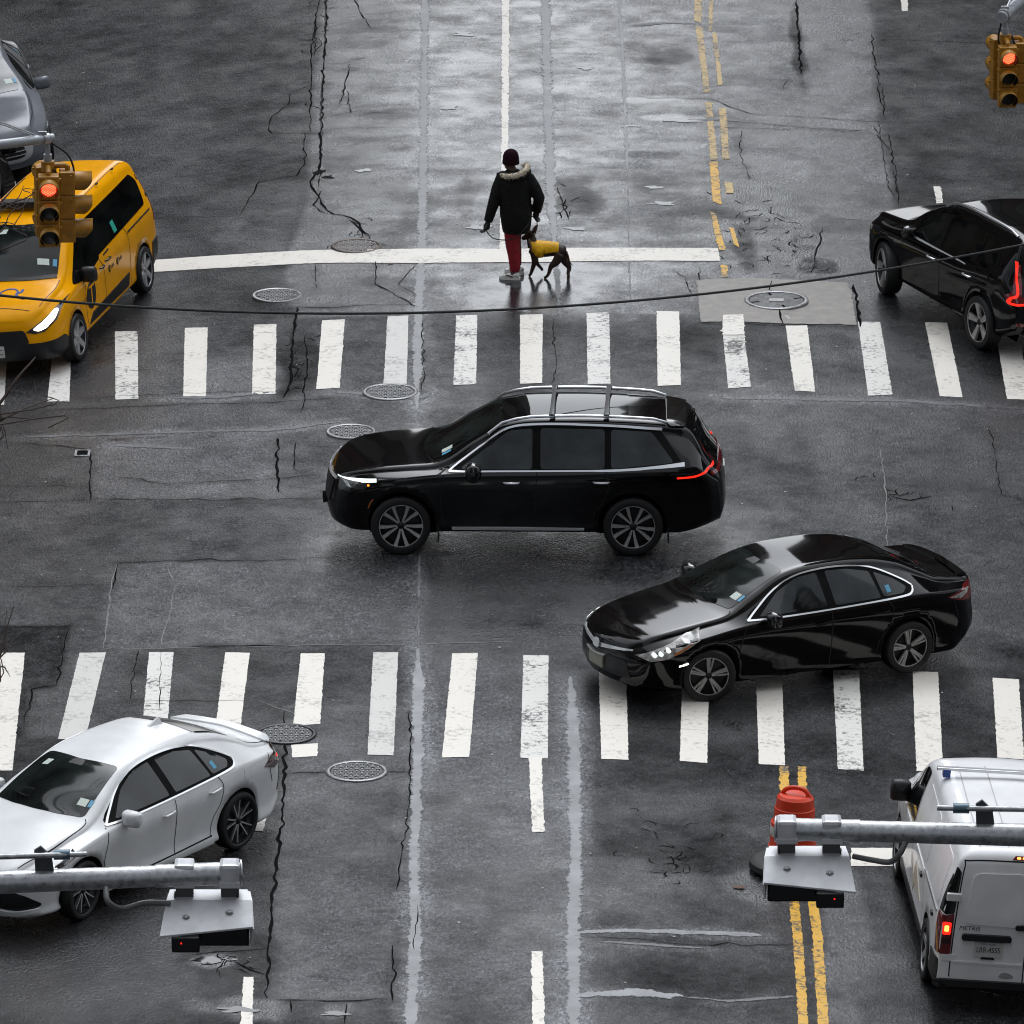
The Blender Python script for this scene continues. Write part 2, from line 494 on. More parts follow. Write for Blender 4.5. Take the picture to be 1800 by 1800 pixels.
M_road = road_material()
ny, nx = GX.shape
V = np.stack([GX, GY, GZ], -1).reshape(-1, 3)
idx = np.arange(nx * ny).reshape(ny, nx)
F = np.stack([idx[:-1, :-1], idx[:-1, 1:], idx[1:, 1:], idx[1:, :-1]], -1).reshape(-1, 4)
me = bpy.data.meshes.new('road')
me.vertices.add(len(V)); me.vertices.foreach_set('co', V.astype(np.float32).ravel())
me.loops.add(F.size); me.loops.foreach_set('vertex_index', F.astype(np.int32).ravel())
me.polygons.add(len(F)); me.polygons.foreach_set('loop_start', np.arange(0, F.size, 4, dtype=np.int32))
me.polygons.foreach_set('use_smooth', np.ones(len(F), bool))
me.update(calc_edges=True)
for nm, arr in (('tone', tone), ('wet', wet)):
    a_ = me.attributes.new(nm, 'FLOAT', 'POINT'); a_.data.foreach_set('value', arr.astype(np.float32).ravel())
me.materials.append(M_road)
road = link(bpy.data.objects.new('road', me))
tag(road, 'worn wet grey asphalt of the crossing', None, None, 'structure')

# ------------------------------------------------------------------ paint, cracks and slabs laid on the road
def paint_mat(name, col, wear, rough=0.42, bumpy=0.15):
    m = bpy.data.materials.new(name); m.use_nodes = True
    nt = m.node_tree; N = nt.nodes; Lk = nt.links; b = N['Principled BSDF']
    tc = N.new('ShaderNodeTexCoord')
    n = N.new('ShaderNodeTexNoise'); n.inputs['Scale'].default_value = 14; n.inputs['Detail'].default_value = 8; n.inputs['Roughness'].default_value = 0.72
    Lk.new(tc.outputs['Object'], n.inputs['Vector'])
    n2 = N.new('ShaderNodeTexNoise'); n2.inputs['Scale'].default_value = 1.7; n2.inputs['Detail'].default_value = 3
    Lk.new(tc.outputs['Object'], n2.inputs['Vector'])
    ad = N.new('ShaderNodeMath'); ad.operation = 'MULTIPLY_ADD'; ad.inputs[1].default_value = 0.5
    Lk.new(n2.outputs['Fac'], ad.inputs[0]); Lk.new(n.outputs['Fac'], ad.inputs[2])
    cr = N.new('ShaderNodeValToRGB')
    e = cr.color_ramp.elements
    e[0].position = 0.62 - wear; e[0].color = (*col, 1)
    e[1].position = 0.72 - wear * 0.6 + 0.1; e[1].color = (0.03, 0.03, 0.03, 1) if wear > -0.15 else tuple(c * 0.55 for c in col) + (1,)
    Lk.new(ad.outputs[0], cr.inputs['Fac'])
    Lk.new(cr.outputs['Color'], b.inputs['Base Color'])
    b.inputs['Roughness'].default_value = rough
    bp = N.new('ShaderNodeBump'); bp.inputs['Strength'].default_value = bumpy; bp.inputs['Distance'].default_value = 0.01
    Lk.new(n.outputs['Fac'], bp.inputs['Height']); Lk.new(bp.outputs['Normal'], b.inputs['Normal'])
    return m

M_white = paint_mat('white_road_paint', (0.82, 0.775, 0.695), -0.17)
M_white_b = paint_mat('greyed_white_road_paint', (0.64, 0.625, 0.58), -0.152, 0.4)
M_white_c = paint_mat('scuffed_white_road_paint', (0.74, 0.72, 0.67), -0.148, 0.45)
M_white_worn = paint_mat('worn_white_road_paint', (0.66, 0.64, 0.58), -0.06)
M_yellow = paint_mat('yellow_road_paint', (0.74, 0.40, 0.012), -0.115)
M_yellow_pale = paint_mat('faded_yellow_road_paint', (0.56, 0.38, 0.13), -0.10)
M_crack = mat('crack_dark', (0.007, 0.007, 0.007), 1.0, spec=0.04)
M_crack_wet = mat('crack_water', (0.05, 0.05, 0.052), 0.06, spec=0.7)
M_crack_pale = mat('crack_silt', (0.16, 0.155, 0.15), 0.5)
M_concrete = mat('concrete_slab', (0.27, 0.25, 0.225), 0.5, noise=(6, 0.30), bump=(60, 0.25))
M_iron = mat('cast_iron', (0.035, 0.035, 0.037), 0.32, metal=0.6, noise=(9, 0.4), bump=(80, 0.2))
M_iron_brown = mat('rusty_cast_iron', (0.085, 0.065, 0.055), 0.4, metal=0.4, noise=(9, 0.4), bump=(80, 0.2))
M_ironrim = mat('worn_iron_ring', (0.27, 0.27, 0.275), 0.35, metal=0.5, noise=(20, 0.3))

def sheet(name, quad_px, mat_, lift=0.005, jit=0.008, parent=None, step=0.06, world_pts=None):
    """flat painted or laid piece that follows the road, its outline given on the road"""
    P = np.array(world_pts) if world_pts is not None else pts(quad_px)
    out = []
    n = len(P)
    for i in range(n):
        a, b = P[i], P[(i + 1) % n]
        k = max(1, int(np.hypot(*(b - a)) / step))
        for t in range(k):
            q = a + (b - a) * t / k
            nrm = np.array([-(b - a)[1], (b - a)[0]]) / (np.hypot(*(b - a)) + 1e-9)
            j = random.gauss(0, jit) if t else 0
            if random.random() < 0.05: j *= 2.5
            out.append(q + nrm * j)
    out = np.array(out)
    mn, mx = out.min(0), out.max(0)
    ed = [(i, (i + 1) % len(out)) for i in range(len(out))]
    inner = []
    g = 0.12
    xs = np.arange(mn[0] + g / 2, mx[0], g); ys = np.arange(mn[1] + g / 2, mx[1], g)
    if len(xs) and len(ys):
        X, Y = np.meshgrid(xs, ys)
        k = inside(X, Y, out)
        inner = list(zip(X[k], Y[k]))
    r_ = delaunay_2d_cdt([Vector((float(p[0]), float(p[1]))) for p in list(out) + inner], ed, [], 1, 1e-5)
    verts = [(p.x, p.y, zr(p.x, p.y) + lift) for p in r_[0]]
    o = mesh_obj(name, verts, r_[2], mat_, parent if parent is not None else road)
    fix_up(o)
    return o

def fix_up(o):
    bm = bmesh.new(); bm.from_mesh(o.data)
    for f in bm.faces:
        f.normal_update()
        if f.normal.z < 0: f.normal_flip()
    bm.to_mesh(o.data); bm.free()

def ribbon(name, line_px, w, mat_, lift=0.004, rough=0.03, step=0.16, jw=0.6, world=None, taper=True):
    P = np.array(world) if world is not None else pts(line_px)
    q = [P[0]]
    for a, b in zip(P[:-1], P[1:]):
        k = max(1, int(np.hypot(*(b - a)) / step))
        for t in range(1, k + 1):
            q.append(a + (b - a) * t / k + (rng.normal(0, rough, 2) * np.array([0.55, 1.2]) if t < k else 0))
    q = np.array(q)
    tg = np.gradient(q, axis=0); tg /= np.linalg.norm(tg, axis=1)[:, None] + 1e-9
    nr = np.stack([-tg[:, 1], tg[:, 0]], 1)
    n = len(q)
    ww = w * (1 + jw * rng.uniform(-1, 1, n)) / 2
    if taper:
        t = np.linspace(0, 1, n); ww = ww * np.clip(np.minimum(t, 1 - t) * 8 + 0.3, 0, 1)
    l_, r_ = q + nr * ww[:, None], q - nr * ww[:, None]
    verts = [(p[0], p[1], zr(p[0], p[1]) + lift) for p in np.vstack([l_, r_])]
    faces = [(i, n + i, n + i + 1, i + 1) for i in range(n - 1)]
    o = mesh_obj(name, verts, faces, mat_, road)
    fix_up(o)
    return o

# far crosswalk (top edge and bottom edge of each bar)
far_bars = [((-26, 600), (14, 600), (7, 712), (-34, 712)), ((96, 592), (126, 592), (122, 706), (83, 706)),
    ((202, 583), (242, 583), (243, 702), (203, 703)), ((325, 577), (365, 576), (362, 697), (322, 697)),
    ((446, 571), (486, 570), (484, 693), (443, 694)), ((566, 564), (606, 562), (597, 683), (556, 685)),
    ((681, 556), (718, 555), (715, 675), (674, 676)), ((802, 555), (839, 554), (837, 676), (797, 677)),
    ((914, 554), (954, 553), (953, 674), (914, 675)), ((1031, 551), (1071, 550), (1073, 675), (1033, 676)),
    ((1154, 547), (1194, 548), (1197, 677), (1156, 679)), ((1271, 590), (1308, 590), (1320, 680), (1280, 683)),
    ((1381, 573), (1419, 572), (1433, 689), (1397, 687)), ((1508, 566), (1547, 566), (1569, 694), (1526, 696)),
    ((1626, 567), (1665, 568), (1692, 699), (1652, 697)), ((1750, 585), (1790, 585), (1812, 703), (1770, 702)), ((1876, 590), (1915, 590), (1940, 708), (1897, 708))]
near_bars = [((-5, 1148), (44, 1148), (22, 1355), (-25, 1355)), ((140, 1148), (186, 1147), (150, 1300), (102, 1300)), ((262, 1147), (305, 1147), (292, 1300), (248, 1300)),
    ((396, 1147), (439, 1148), (420, 1300), (376, 1300)), ((529, 1149), (571, 1149), (563, 1273), (515, 1276)),
    ((656, 1147), (700, 1147), (692, 1328), (646, 1327)), ((795, 1149), (840, 1148), (825, 1331), (777, 1332)),
    ((920, 1152), (964, 1153), (963, 1333), (915, 1333)), ((1052, 1160), (1100, 1160), (1105, 1336), (1057, 1334)),
    ((1200, 1165), (1247, 1165), (1243, 1342), (1195, 1338)), ((1328, 1172), (1374, 1172), (1380, 1346), (1334, 1344)),
    ((1464, 1178), (1510, 1178), (1518, 1355), (1473, 1352)), ((1604, 1181), (1649, 1182), (1658, 1358), (1611, 1356)),
    ((1745, 1192), (1791, 1195), (1802, 1365), (1755, 1362)), ((1885, 1195), (1930, 1197), (1945, 1370), (1898, 1368))]
for q in far_bars + near_bars:
    sheet('crosswalk_bar', q, random.choice((M_white, M_white, M_white_b, M_white_c)), 0.005, 0.0024)
sheet('crosswalk_bar', [(512, 1310), (559, 1307), (557, 1330), (514, 1332)], M_white, 0.005, 0.004)
sheet('worn_paint_flakes', [(1283, 592), (1308, 590), (1300, 625), (1275, 622)], M_white_worn, 0.006, 0.02)
# lane lines, stop bars
sheet('lane_line', [(883, -60), (896, -60), (893, 300), (890, 438), (878, 438), (881, 300)], M_white, 0.005, 0.006)
sheet('stop_bar', [(262, 458), (420, 447), (560, 440), (720, 438), (900, 438), (1100, 436), (1262, 437), (1266, 459), (1100, 459), (900, 462), (720, 463), (560, 463), (420, 470), (262, 479)], M_white, 0.006, 0.004)
sheet('lane_line', [(929, 1332), (952, 1332), (957, 1463), (936, 1464)], M_white, 0.006, 0.005)
sheet('lane_line', [(934, 1673), (954, 1672), (958, 1850), (937, 1850)], M_white, 0.005, 0.005)
sheet('lane_line', [(428, 1718), (446, 1718), (442, 1850), (420, 1850)], M_white, 0.005, 0.005)
sheet('lane_line', [(1582, -30), (1594, -30), (1596, 20), (1585, 20)], M_white, 0.005, 0.006)
sheet('lane_line', [(1641, 328), (1653, 328), (1658, 357), (1646, 358)], M_white, 0.005, 0.006)
sheet('stop_bar', [(1496, 1491), (1900, 1497), (1900, 1530), (1496, 1523)], M_white, 0.006, 0.004)
sheet('stop_bar', [(445, 1430), (470, 1430), (462, 1462), (440, 1460)], M_white, 0.006, 0.004)
# double yellow lines, far and near
for q, mm in [
    ([(1222, -50), (1233, -50), (1233, 45), (1220, 36)], M_yellow_pale), ([(1222, 44), (1235, 50), (1248, 163), (1237, 163)], M_yellow_pale),
    ([(1240, 180), (1251, 180), (1261, 281), (1249, 282)], M_yellow_pale), ([(1247, 284), (1261, 284), (1268, 360), (1253, 355)], M_yellow),
    ([(1248, 372), (1258, 376), (1276, 440), (1264, 440)], M_yellow), ([(1267, 466), (1278, 466), (1280, 488), (1268, 488)], M_yellow),
    ([(1247, -50), (1256, -50), (1252, 55), (1246, 55)], M_yellow_pale), ([(1252, 58), (1260, 58), (1270, 150), (1262, 150)], M_yellow_pale),
    ([(1264, 190), (1276, 190), (1282, 280), (1270, 281)], M_yellow_pale), ([(1274, 320), (1288, 322), (1290, 340), (1276, 340)], M_yellow_pale), ([(1282, 400), (1290, 402), (1300, 436), (1290, 430)], M_yellow),
    ([(1370, 1347), (1386, 1347), (1388, 1410), (1372, 1410)], M_yellow), ([(1402, 1347), (1417, 1348), (1418, 1410), (1404, 1410)], M_yellow),
    ([(1383, 1555), (1401, 1555), (1411, 1650), (1425, 1860), (1407, 1860), (1394, 1650)], M_yellow), ([(1418, 1555), (1434, 1555), (1446, 1650), (1461, 1860), (1442, 1860), (1428, 1650)], M_yellow)]:
    sheet('yellow_line', q, mm, 0.005, 0.005)
# concrete slab round a cover
slab = sheet('concrete_slab', [(1224, 494), (1240, 492), (1330, 490), (1488, 497), (1496, 512), (1506, 572), (1380, 570), (1300, 566), (1232, 566)], M_concrete, 0.008, 0.006)
sheet('crosswalk_bar', [(1271, 555), (1307, 554), (1309, 590), (1270, 590)], M_white, 0.013, 0.006)
sheet('slab_mark', [(1380, 556), (1392, 558), (1386, 563), (1382, 561)], M_white_worn, 0.013, 0.004)
ribbon('crack', [(1357, 495), (1352, 510), (1360, 514)], 0.03, M_crack, 0.014, 0.01)
ribbon('crack', [(1370, 546), (1372, 560), (1377, 571)], 0.03, M_crack, 0.014, 0.01)

CR = [  # (line, width, material)
    ([(576, -40), (572, 60), (568, 130), (562, 300), (560, 330)], 0.045, M_crack), ([(575, -40), (571, 70)], 0.02, M_crack_wet), ([(566, 140), (563, 220)], 0.03, M_crack_wet),
    ([(565, -30), (553, 50), (548, 95), (547, 150), (545, 232)], 0.035, M_crack), ([(556, 30), (552, 100)], 0.03, M_crack), ([(567, 40), (551, 60), (566, 75), (552, 92)], 0.02, M_crack),
    ([(546, 150), (510, 165), (505, 185)], 0.02, M_crack), ([(510, 185), (478, 205), (473, 220), (478, 234), (566, 235)], 0.03, M_crack), ([(566, 230), (560, 300)], 0.03, M_crack),
    ([(620, -20), (632, 20), (652, 50)], 0.03, M_crack), ([(645, 100), (600, 112), (575, 112)], 0.02, M_crack), ([(616, 112), (606, 150), (598, 185)], 0.035, M_crack), ([(610, 160), (615, 200)], 0.025, M_crack),
    ([(570, 205), (680, 198)], 0.02, M_crack), ([(570, 228), (700, 222)], 0.015, M_crack),
    ([(535, 235), (535, 290), (520, 310), (455, 320), (420, 380)], 0.035, M_crack), ([(560, 300), (545, 320), (560, 345), (575, 370), (625, 388), (650, 420)], 0.045, M_crack),
    ([(565, 335), (550, 360), (572, 375)], 0.03, M_crack), ([(612, 385), (630, 400), (640, 425), (660, 430)], 0.04, M_crack), ([(260, 385), (420, 380)], 0.02, M_crack),
    ([(660, 460), (660, 500), (690, 515), (735, 540)], 0.04, M_crack), ([(735, 460), (700, 500), (732, 520)], 0.015, M_crack), ([(555, 465), (555, 510)], 0.02, M_crack),
    ([(520, 540), (560, 541), (720, 536)], 0.03, M_crack), ([(522, 540), (515, 600), (512, 640), (510, 675), (497, 700)], 0.05, M_crack), ([(536, 590), (540, 640), (535, 680), (533, 715), (528, 725)], 0.03, M_crack), ([(512, 640), (525, 650), (516, 665), (533, 660)], 0.03, M_crack),
    ([(513, 585), (511, 605)], 0.05, M_crack_wet), ([(515, 600), (535, 602)], 0.02, M_crack),
    ([(100, 722), (300, 712), (480, 708), (590, 700)], 0.025, M_crack), ([(130, 700), (240, 697), (440, 688), (492, 690)], 0.02, M_crack),
    ([(450, 585), (510, 586)], 0.02, M_crack), ([(40, 780), (150, 790), (160, 800), (159, 880)], 0.03, M_crack), ([(488, 770), (486, 815), (490, 865)], 0.05, M_crack), ([(520, 778), (517, 800), (523, 830)], 0.03, M_crack),
    ([(160, 877), (300, 879), (490, 878), (600, 875)], 0.03, M_crack), ([(300, 879), (470, 880)], 0.015, M_crack_wet), ([(205, 839), (300, 852), (480, 842), (560, 835)], 0.025, M_crack), ([(0, 855), (155, 855)], 0.02, M_crack), ([(0, 882), (160, 880)], 0.02, M_crack),
    ([(190, 990), (300, 985), (480, 985), (600, 978)], 0.03, M_crack), ([(205, 992), (196, 1030), (188, 1090), (182, 1140)], 0.022, M_crack_pale), ([(207, 992), (198, 1035)], 0.03, M_crack), ([(0, 1033), (195, 1028)], 0.02, M_crack),
    ([(291, 992), (308, 1030), (302, 1070), (288, 1110), (281, 1142)], 0.022, M_crack_pale), ([(302, 1075), (330, 1076), (345, 1085)], 0.012, M_crack_pale), ([(283, 1145), (281, 1190), (279, 1250)], 0.018, M_crack),
    ([(180, 1142), (330, 1140), (480, 1137), (560, 1134), (720, 1133), (900, 1128)], 0.022, M_crack_pale), ([(330, 1138), (500, 1136)], 0.05, M_crack), ([(0, 1105), (118, 1102)], 0.025, M_crack), ([(120, 1102), (100, 1205), (55, 1212), (42, 1280)], 0.03, M_crack),
    ([(244, 1145), (228, 1230)], 0.025, M_crack), ([(228, 1230), (440, 1233)], 0.02, M_crack), ([(455, 1233), (520, 1255)], 0.02, M_crack_pale),
    ([(500, 1250), (500, 1390), (490, 1500), (478, 1580), (472, 1660), (470, 1755)], 0.045, M_crack), ([(503, 1360), (720, 1357)], 0.025, M_crack), ([(720, 1250), (722, 1350), (718, 1420)], 0.03, M_crack),
    ([(470, 1757), (600, 1760), (690, 1757)], 0.03, M_crack), ([(690, 1662), (690, 1760)], 0.03, M_crack), ([(690, 1662), (725, 1662)], 0.02, M_crack), ([(718, 1420), (706, 1500), (697, 1565), (722, 1567)], 0.025, M_crack), ([(733, 1590), (728, 1670)], 0.02, M_crack),
    ([(345, 1678), (420, 1672), (470, 1668)], 0.05, M_crack), ([(412, 1690), (440, 1705), (470, 1715)], 0.05, M_crack), ([(610, 1765), (605, 1800)], 0.04, M_crack), ([(510, 1760), (512, 1780)], 0.03, M_crack),
    ([(1010, 1645), (1200, 1660), (1390, 1662)], 0.03, M_crack),
    ([(1543, 210), (1550, 260), (1562, 330), (1575, 350)], 0.02, M_crack_wet), ([(1532, 60), (1548, 180), (1558, 210)], 0.03, M_crack), ([(1549, 150), (1556, 190)], 0.03, M_crack_wet), ([(1560, 235), (1575, 300), (1580, 360)], 0.03, M_crack), ([(1568, 290), (1580, 345)], 0.02, M_crack_wet),
    ([(1100, 170), (1250, 175), (1320, 200), (1400, 205), (1545, 215), (1565, 216)], 0.03, M_crack), ([(1240, 225), (1400, 227), (1540, 235)], 0.02, M_crack), ([(1535, 222), (1545, 236)], 0.05, M_crack_wet),
    ([(1550, 70), (1700, 75), (1800, 82)], 0.025, M_crack), ([(1303, 230), (1300, 270), (1320, 315)], 0.02, M_crack), ([(1540, 235), (1565, 265)], 0.03, M_crack_wet),
    ([(1445, 400), (1430, 470), (1425, 480)], 0.03, M_crack), ([(1385, 140), (1378, 158)], 0.02, M_crack), ([(1470, 385), (1545, 390)], 0.02, M_crack), ([(1400, 0), (1408, 130)], 0.05, M_crack),
    ([(980, 330), (990, 360), (1000, 385)], 0.03, M_crack), ([(995, 350), (985, 375), (1005, 372)], 0.03, M_crack), ([(972, 560), (978, 640), (970, 680)], 0.02, M_crack),
    ([(1545, 780), (1556, 850), (1560, 960)], 0.02, M_crack_pale), ([(1740, 750), (1760, 870), (1800, 880)], 0.02, M_crack), ([(1780, 870), (1800, 882)], 0.04, M_crack_wet),
    ([(1560, 870), (1600, 880), (1640, 872)], 0.04, M_crack), ([(1435, 660), (1440, 690)], 0.02, M_crack_pale), ([(1580, 714), (1620, 718)], 0.06, M_crack_pale),
    ([(1185, 475), (1205, 488), (1215, 520)], 0.02, M_crack), ([(1060, 1275), (1100, 1277), (1240, 1285)], 0.015, M_crack), ([(560, 860), (500, 855)], 0.02, M_crack),
    ([(740, 690), (745, 650), (742, 560)], 0.02, M_crack), ([(1230, 470), (1228, 500), (1235, 565)], 0.03, M_crack), ([(1500, 500), (1512, 575)], 0.06, M_crack), ([(1232, 568), (1400, 573), (1506, 575)], 0.03, M_crack),
]
def joint_mat(name, col, keep):
    m = mat(name, col, 0.42, noise=(2.2, 0.5), bump=(40, 0.3))
    nt = m.node_tree; N = nt.nodes; Lk = nt.links; b = N['Principled BSDF']
    at = N.new('ShaderNodeAttribute'); at.attribute_name = 'across'
    tc = N.new('ShaderNodeTexCoord')
    def nz(sc, d):
        n = N.new('ShaderNodeTexNoise'); n.inputs['Scale'].default_value = sc; n.inputs['Detail'].default_value = d; n.inputs['Roughness'].default_value = 0.7
        Lk.new(tc.outputs['Object'], n.inputs['Vector']); return n.outputs['Fac']
    def mth(op, x, y):
        n = N.new('ShaderNodeMath'); n.operation = op
        for k, q in enumerate((x, y)):
            if isinstance(q, (int, float)): n.inputs[k].default_value = q
            else: Lk.new(q, n.inputs[k])
        return n.outputs[0]
    e = mth('SUBTRACT', 1.0, mth('ABSOLUTE', at.outputs['Fac'], 0.0))
    q = mth('ADD', mth('MULTIPLY', e, 1.1), mth('ADD', mth('MULTIPLY', nz(9, 6), 1.9), mth('MULTIPLY', nz(1.3, 3), 1.5)))
    mr = N.new('ShaderNodeMapRange')
    for k, v in zip(('From Min', 'From Max', 'To Min', 'To Max'), (keep, keep + 0.20, 0.0, 0.95)): mr.inputs[k].default_value = v
    Lk.new(q, mr.inputs['Value']); Lk.new(mr.outputs['Result'], b.inputs['Alpha'])
    return m
M_joint = joint_mat('pale_joint_sealer', (0.26, 0.264, 0.272), 1.98)
M_joint_dim = joint_mat('dull_joint_sealer', (0.12, 0.122, 0.127), 2.12)
for ln, w, val in JOINTS:
    o_ = ribbon('sealed_joint', ln, w * (1.35 if val > 0.65 else 1.2), M_joint if val > 0.65 else M_joint_dim, 0.005, 0.006, 0.12, 0.12)
    n_ = len(o_.data.vertices); a_ = o_.data.attributes.new('across', 'FLOAT', 'POINT')
    a_.data.foreach_set('value', np.concatenate([np.full(n_ // 2, -1.0), np.full(n_ - n_ // 2, 1.0)]).astype(np.float32))
for ln, w, mm in CR:
    ribbon('crack', ln, (w * 0.5 if mm is M_crack and w < 0.045 else w * 0.62), mm, 0.006 if mm is M_crack else 0.0065, 0.024 if mm is M_crack else 0.014)
# dirt and crumbled edges along the open cracks
for ln, w, mm in CR:
    if mm is not M_crack: continue
    P = pts(ln); mn, mx = P.min(0) - 0.4, P.max(0) + 0.4
    i0, i1 = np.searchsorted(gx, (mn[0], mx[0])); j0, j1 = np.searchsorted(gy, (mn[1], mx[1]))
    if i1 - i0 < 2 or j1 - j0 < 2: continue
    sl = (slice(j0, j1), slice(i0, i1))
    d_ = dist_poly(GX[sl], GY[sl], P) + 0.10 * (vnoise(GX[sl], GY[sl], (3.1, 2.3), 91) - 0.5)
    m = (1 - smooth01((d_ - w * 0.6) / 0.14)) * 0.55
    tone[sl] = tone[sl] * (1 - m) + 0.30 * m
me.attributes['tone'].data.foreach_set('value', tone.astype(np.float32).ravel())
# crazed asphalt: a web of short cracks
def craze(u, v, rx, ry, n, seed):
    r_ = np.random.default_rng(seed); c = G(u, v)
    for k in range(n):
        p = np.array([c[0] + r_.normal() * rx * 0.5, c[1] + r_.normal() * ry * 0.5]); ang = r_.uniform(0, 6.28); L = [p]
        for s in range(r_.integers(3, 6)):
            ang += r_.normal(0, 0.9); p = p + np.array([math.cos(ang), math.sin(ang) * 1.5]) * r_.uniform(0.03, 0.09); L.append(p)
        ribbon('crack', None, 0.014, M_crack, 0.004, 0.012, world=L)
craze(1340, 400, 0.8, 1.8, 34, 1); craze(1170, 1495, 0.6, 1.2, 24, 2); craze(1370, 465, 0.7, 1.1, 20, 3)
craze(555, 60, 0.12, 3.0, 18, 4); craze(995, 355, 0.2, 0.8, 10, 5); craze(630, 415, 0.3, 0.8, 8, 6); craze(395, 1690, 0.5, 0.6, 10, 7); craze(528, 640, 0.12, 1.6, 14, 8); craze(1590, 870, 0.6, 0.6, 10, 9)
# standing water: thin crisp-edged films in the hollows
M_water = mat('puddle_water', (0.012, 0.012, 0.013), 0.035, spec=0.6)
def puddle(u, v, rx, ry, seed):
    g_ = np.random.default_rng(seed); c0 = G(u, v); ph = g_.uniform(0, 6.28, 6); am = g_.uniform(0.12, 0.34, 6)
    P_ = []
    for a_ in np.linspace(0, 2 * math.pi, 46, endpoint=False):
        q_ = 1 + sum(am[k] / (1 + 0.35 * k) * math.sin((k + 2) * a_ + ph[k]) for k in range(6))
        P_.append((c0[0] + rx * q_ * math.cos(a_), c0[1] + ry * q_ * math.sin(a_)))
    sheet('puddle', None, M_water, 0.0062, 0.004, world_pts=P_)
for k, (u, v, rx, ry) in enumerate([(1195, 212, 0.30, 0.09), (1150, 330, 0.12, 0.08), (1165, 358, 0.20, 0.07), (1110, 222, 0.12, 0.05), (365, 1688, 0.15, 0.11), (405, 1685, 0.09, 0.05), (560, 303, 0.07, 0.12), (576, 312, 0.09, 0.06), (815, 60, 0.16, 0.10), (842, 400, 0.14, 0.12), (1012, 402, 0.14, 0.08), (640, 300, 0.09, 0.10), (420, 1775, 0.20, 0.08), (590, 1782, 0.14, 0.06), (790, 190, 0.12, 0.10), (1030, 120, 0.12, 0.08)]):
    puddle(u, v, rx, ry, 300 + k)
# litter and leaves
M_leaf = mat('dead_leaf', (0.12, 0.055, 0.03), 0.7)
M_litter = mat('scrap_paper', (0.6, 0.6, 0.58), 0.6)

fl = np.random.default_rng(23); fv, ff = [], []
for k in range(420):
    x, y = fl.uniform(-7.4, 7.4), fl.uniform(-17, 25); s0 = fl.uniform(0.006, 0.02); a0 = fl.uniform(0, 6.28); z0 = zr(x, y) + 0.006
    q = [(x + math.cos(a0 + t) * s0 * fl.uniform(0.5, 1.2), y + math.sin(a0 + t) * s0 * 1.6 * fl.uniform(0.5, 1.2), z0 + fl.uniform(0, 0.006)) for t in (0, 1.3, 2.6, 4.2)]
    ff.append(tuple(range(len(fv), len(fv) + 4))); fv += q
lf = mesh_obj('grit', fv, ff, mat('pale_grit', (0.30, 0.29, 0.27), 0.6, noise=(3, 0.9)))
fix_up(lf); tag(lf, 'pale grit and scraps strewn over the asphalt', None, None, 'stuff')
# manhole covers: rim and a cover with raised pattern
def manhole(u, v, r, label, style='grid', rim=True, brown=False):
    c = G(u, v); z = zr(c[0], c[1])
    root = empty('manhole_cover', (c[0], c[1], z))
    tag(root, label, 'manhole cover', 'manhole covers in the road')
    lid = M_iron_brown if brown else M_iron
    b = MB(); b.lathe([(r * 0.86, -0.02), (r * 0.86, 0.016), (r * 0.88, 0.020), (r * 0.98, 0.020), (r, 0.014), (r, -0.02)], 64)
    b.build('frame', M_ironrim if rim else lid, root, True)
    b = MB(); b.lathe([(0.0, 0.011), (r * 0.84, 0.011), (r * 0.855, 0.006), (r * 0.855, -0.02)], 64)
    b.build('lid', lid, root)
    if style == 'grid':
        b = MB()
        s = 0.062; k = int(r / s) + 1
        for i in range(-k, k + 1):
            for j in range(-k, k + 1):
                x, y = i * s, j * s
                if math.hypot(x, y) < r * 0.78:
                    if (i + j) % 2: b.box((x, y, 0.014), (s * 0.70, s * 0.24, 0.012))
                    else: b.box((x, y, 0.014), (s * 0.24, s * 0.70, 0.012))
        o = b.build('tread_pattern', M_ironrim, root)
        o['kind'] = 'stuff'
    elif style == 'brick':
        b = MB(); s = 0.085; k = int(r / s) + 1
        for i in range(-k, k + 1):
            for j in range(-k * 2, k * 2 + 1):
                x, y = i * s * 1.5, j * s * 0.55 + (i % 2) * s * 0.27
                if math.hypot(x, y) < r * 0.78: b.box((x, y, 0.014), (s * 1.2, s * 0.33, 0.012))
        o = b.build('tread_pattern', M_ironrim, root); o['kind'] = 'stuff'
    else:
        for a in (0.3, 1.85, 3.45, 5.0):
            b = MB().box((math.cos(a) * r * 0.7, math.sin(a) * r * 0.7, 0.0125), (r * 0.26, 0.03, 0.004), Matrix.Rotation(a, 3, 'Z'))
            b.build('lifting_slot', M_crack, root)
        b = MB().box((0, 0, 0.013), (r * 0.45, r * 0.34, 0.006)); b.build('name_plate', M_ironrim, root)
    return root
manhole(627, 433, 0.36, 'brownish manhole cover touching the far stop bar', 'grid', False, True)
manhole(487, 520, 0.34, 'manhole cover with pale ring between the taxi and the far crosswalk', 'grid')
manhole(686, 690, 0.37, 'manhole cover just below a far crosswalk bar, above the black SUV', 'grid')
manhole(617, 760, 0.32, 'manhole cover half hidden behind the hood of the black SUV', 'grid')
manhole(503, 1291, 0.36, 'manhole cover beside the tail of the white sedan', 'grid', False)
manhole(627, 1357, 0.36, 'manhole cover with pale ring below the near crosswalk', 'grid')
manhole(1365, 530, 0.44, 'smooth round utility cover set in the concrete slab', 'plain')
for o in list(bpy.data.objects):
    if o.name.startswith('manhole_cover') and 'smooth' in o.get('label', ''): o.location.z += 0.010
manhole_end = True
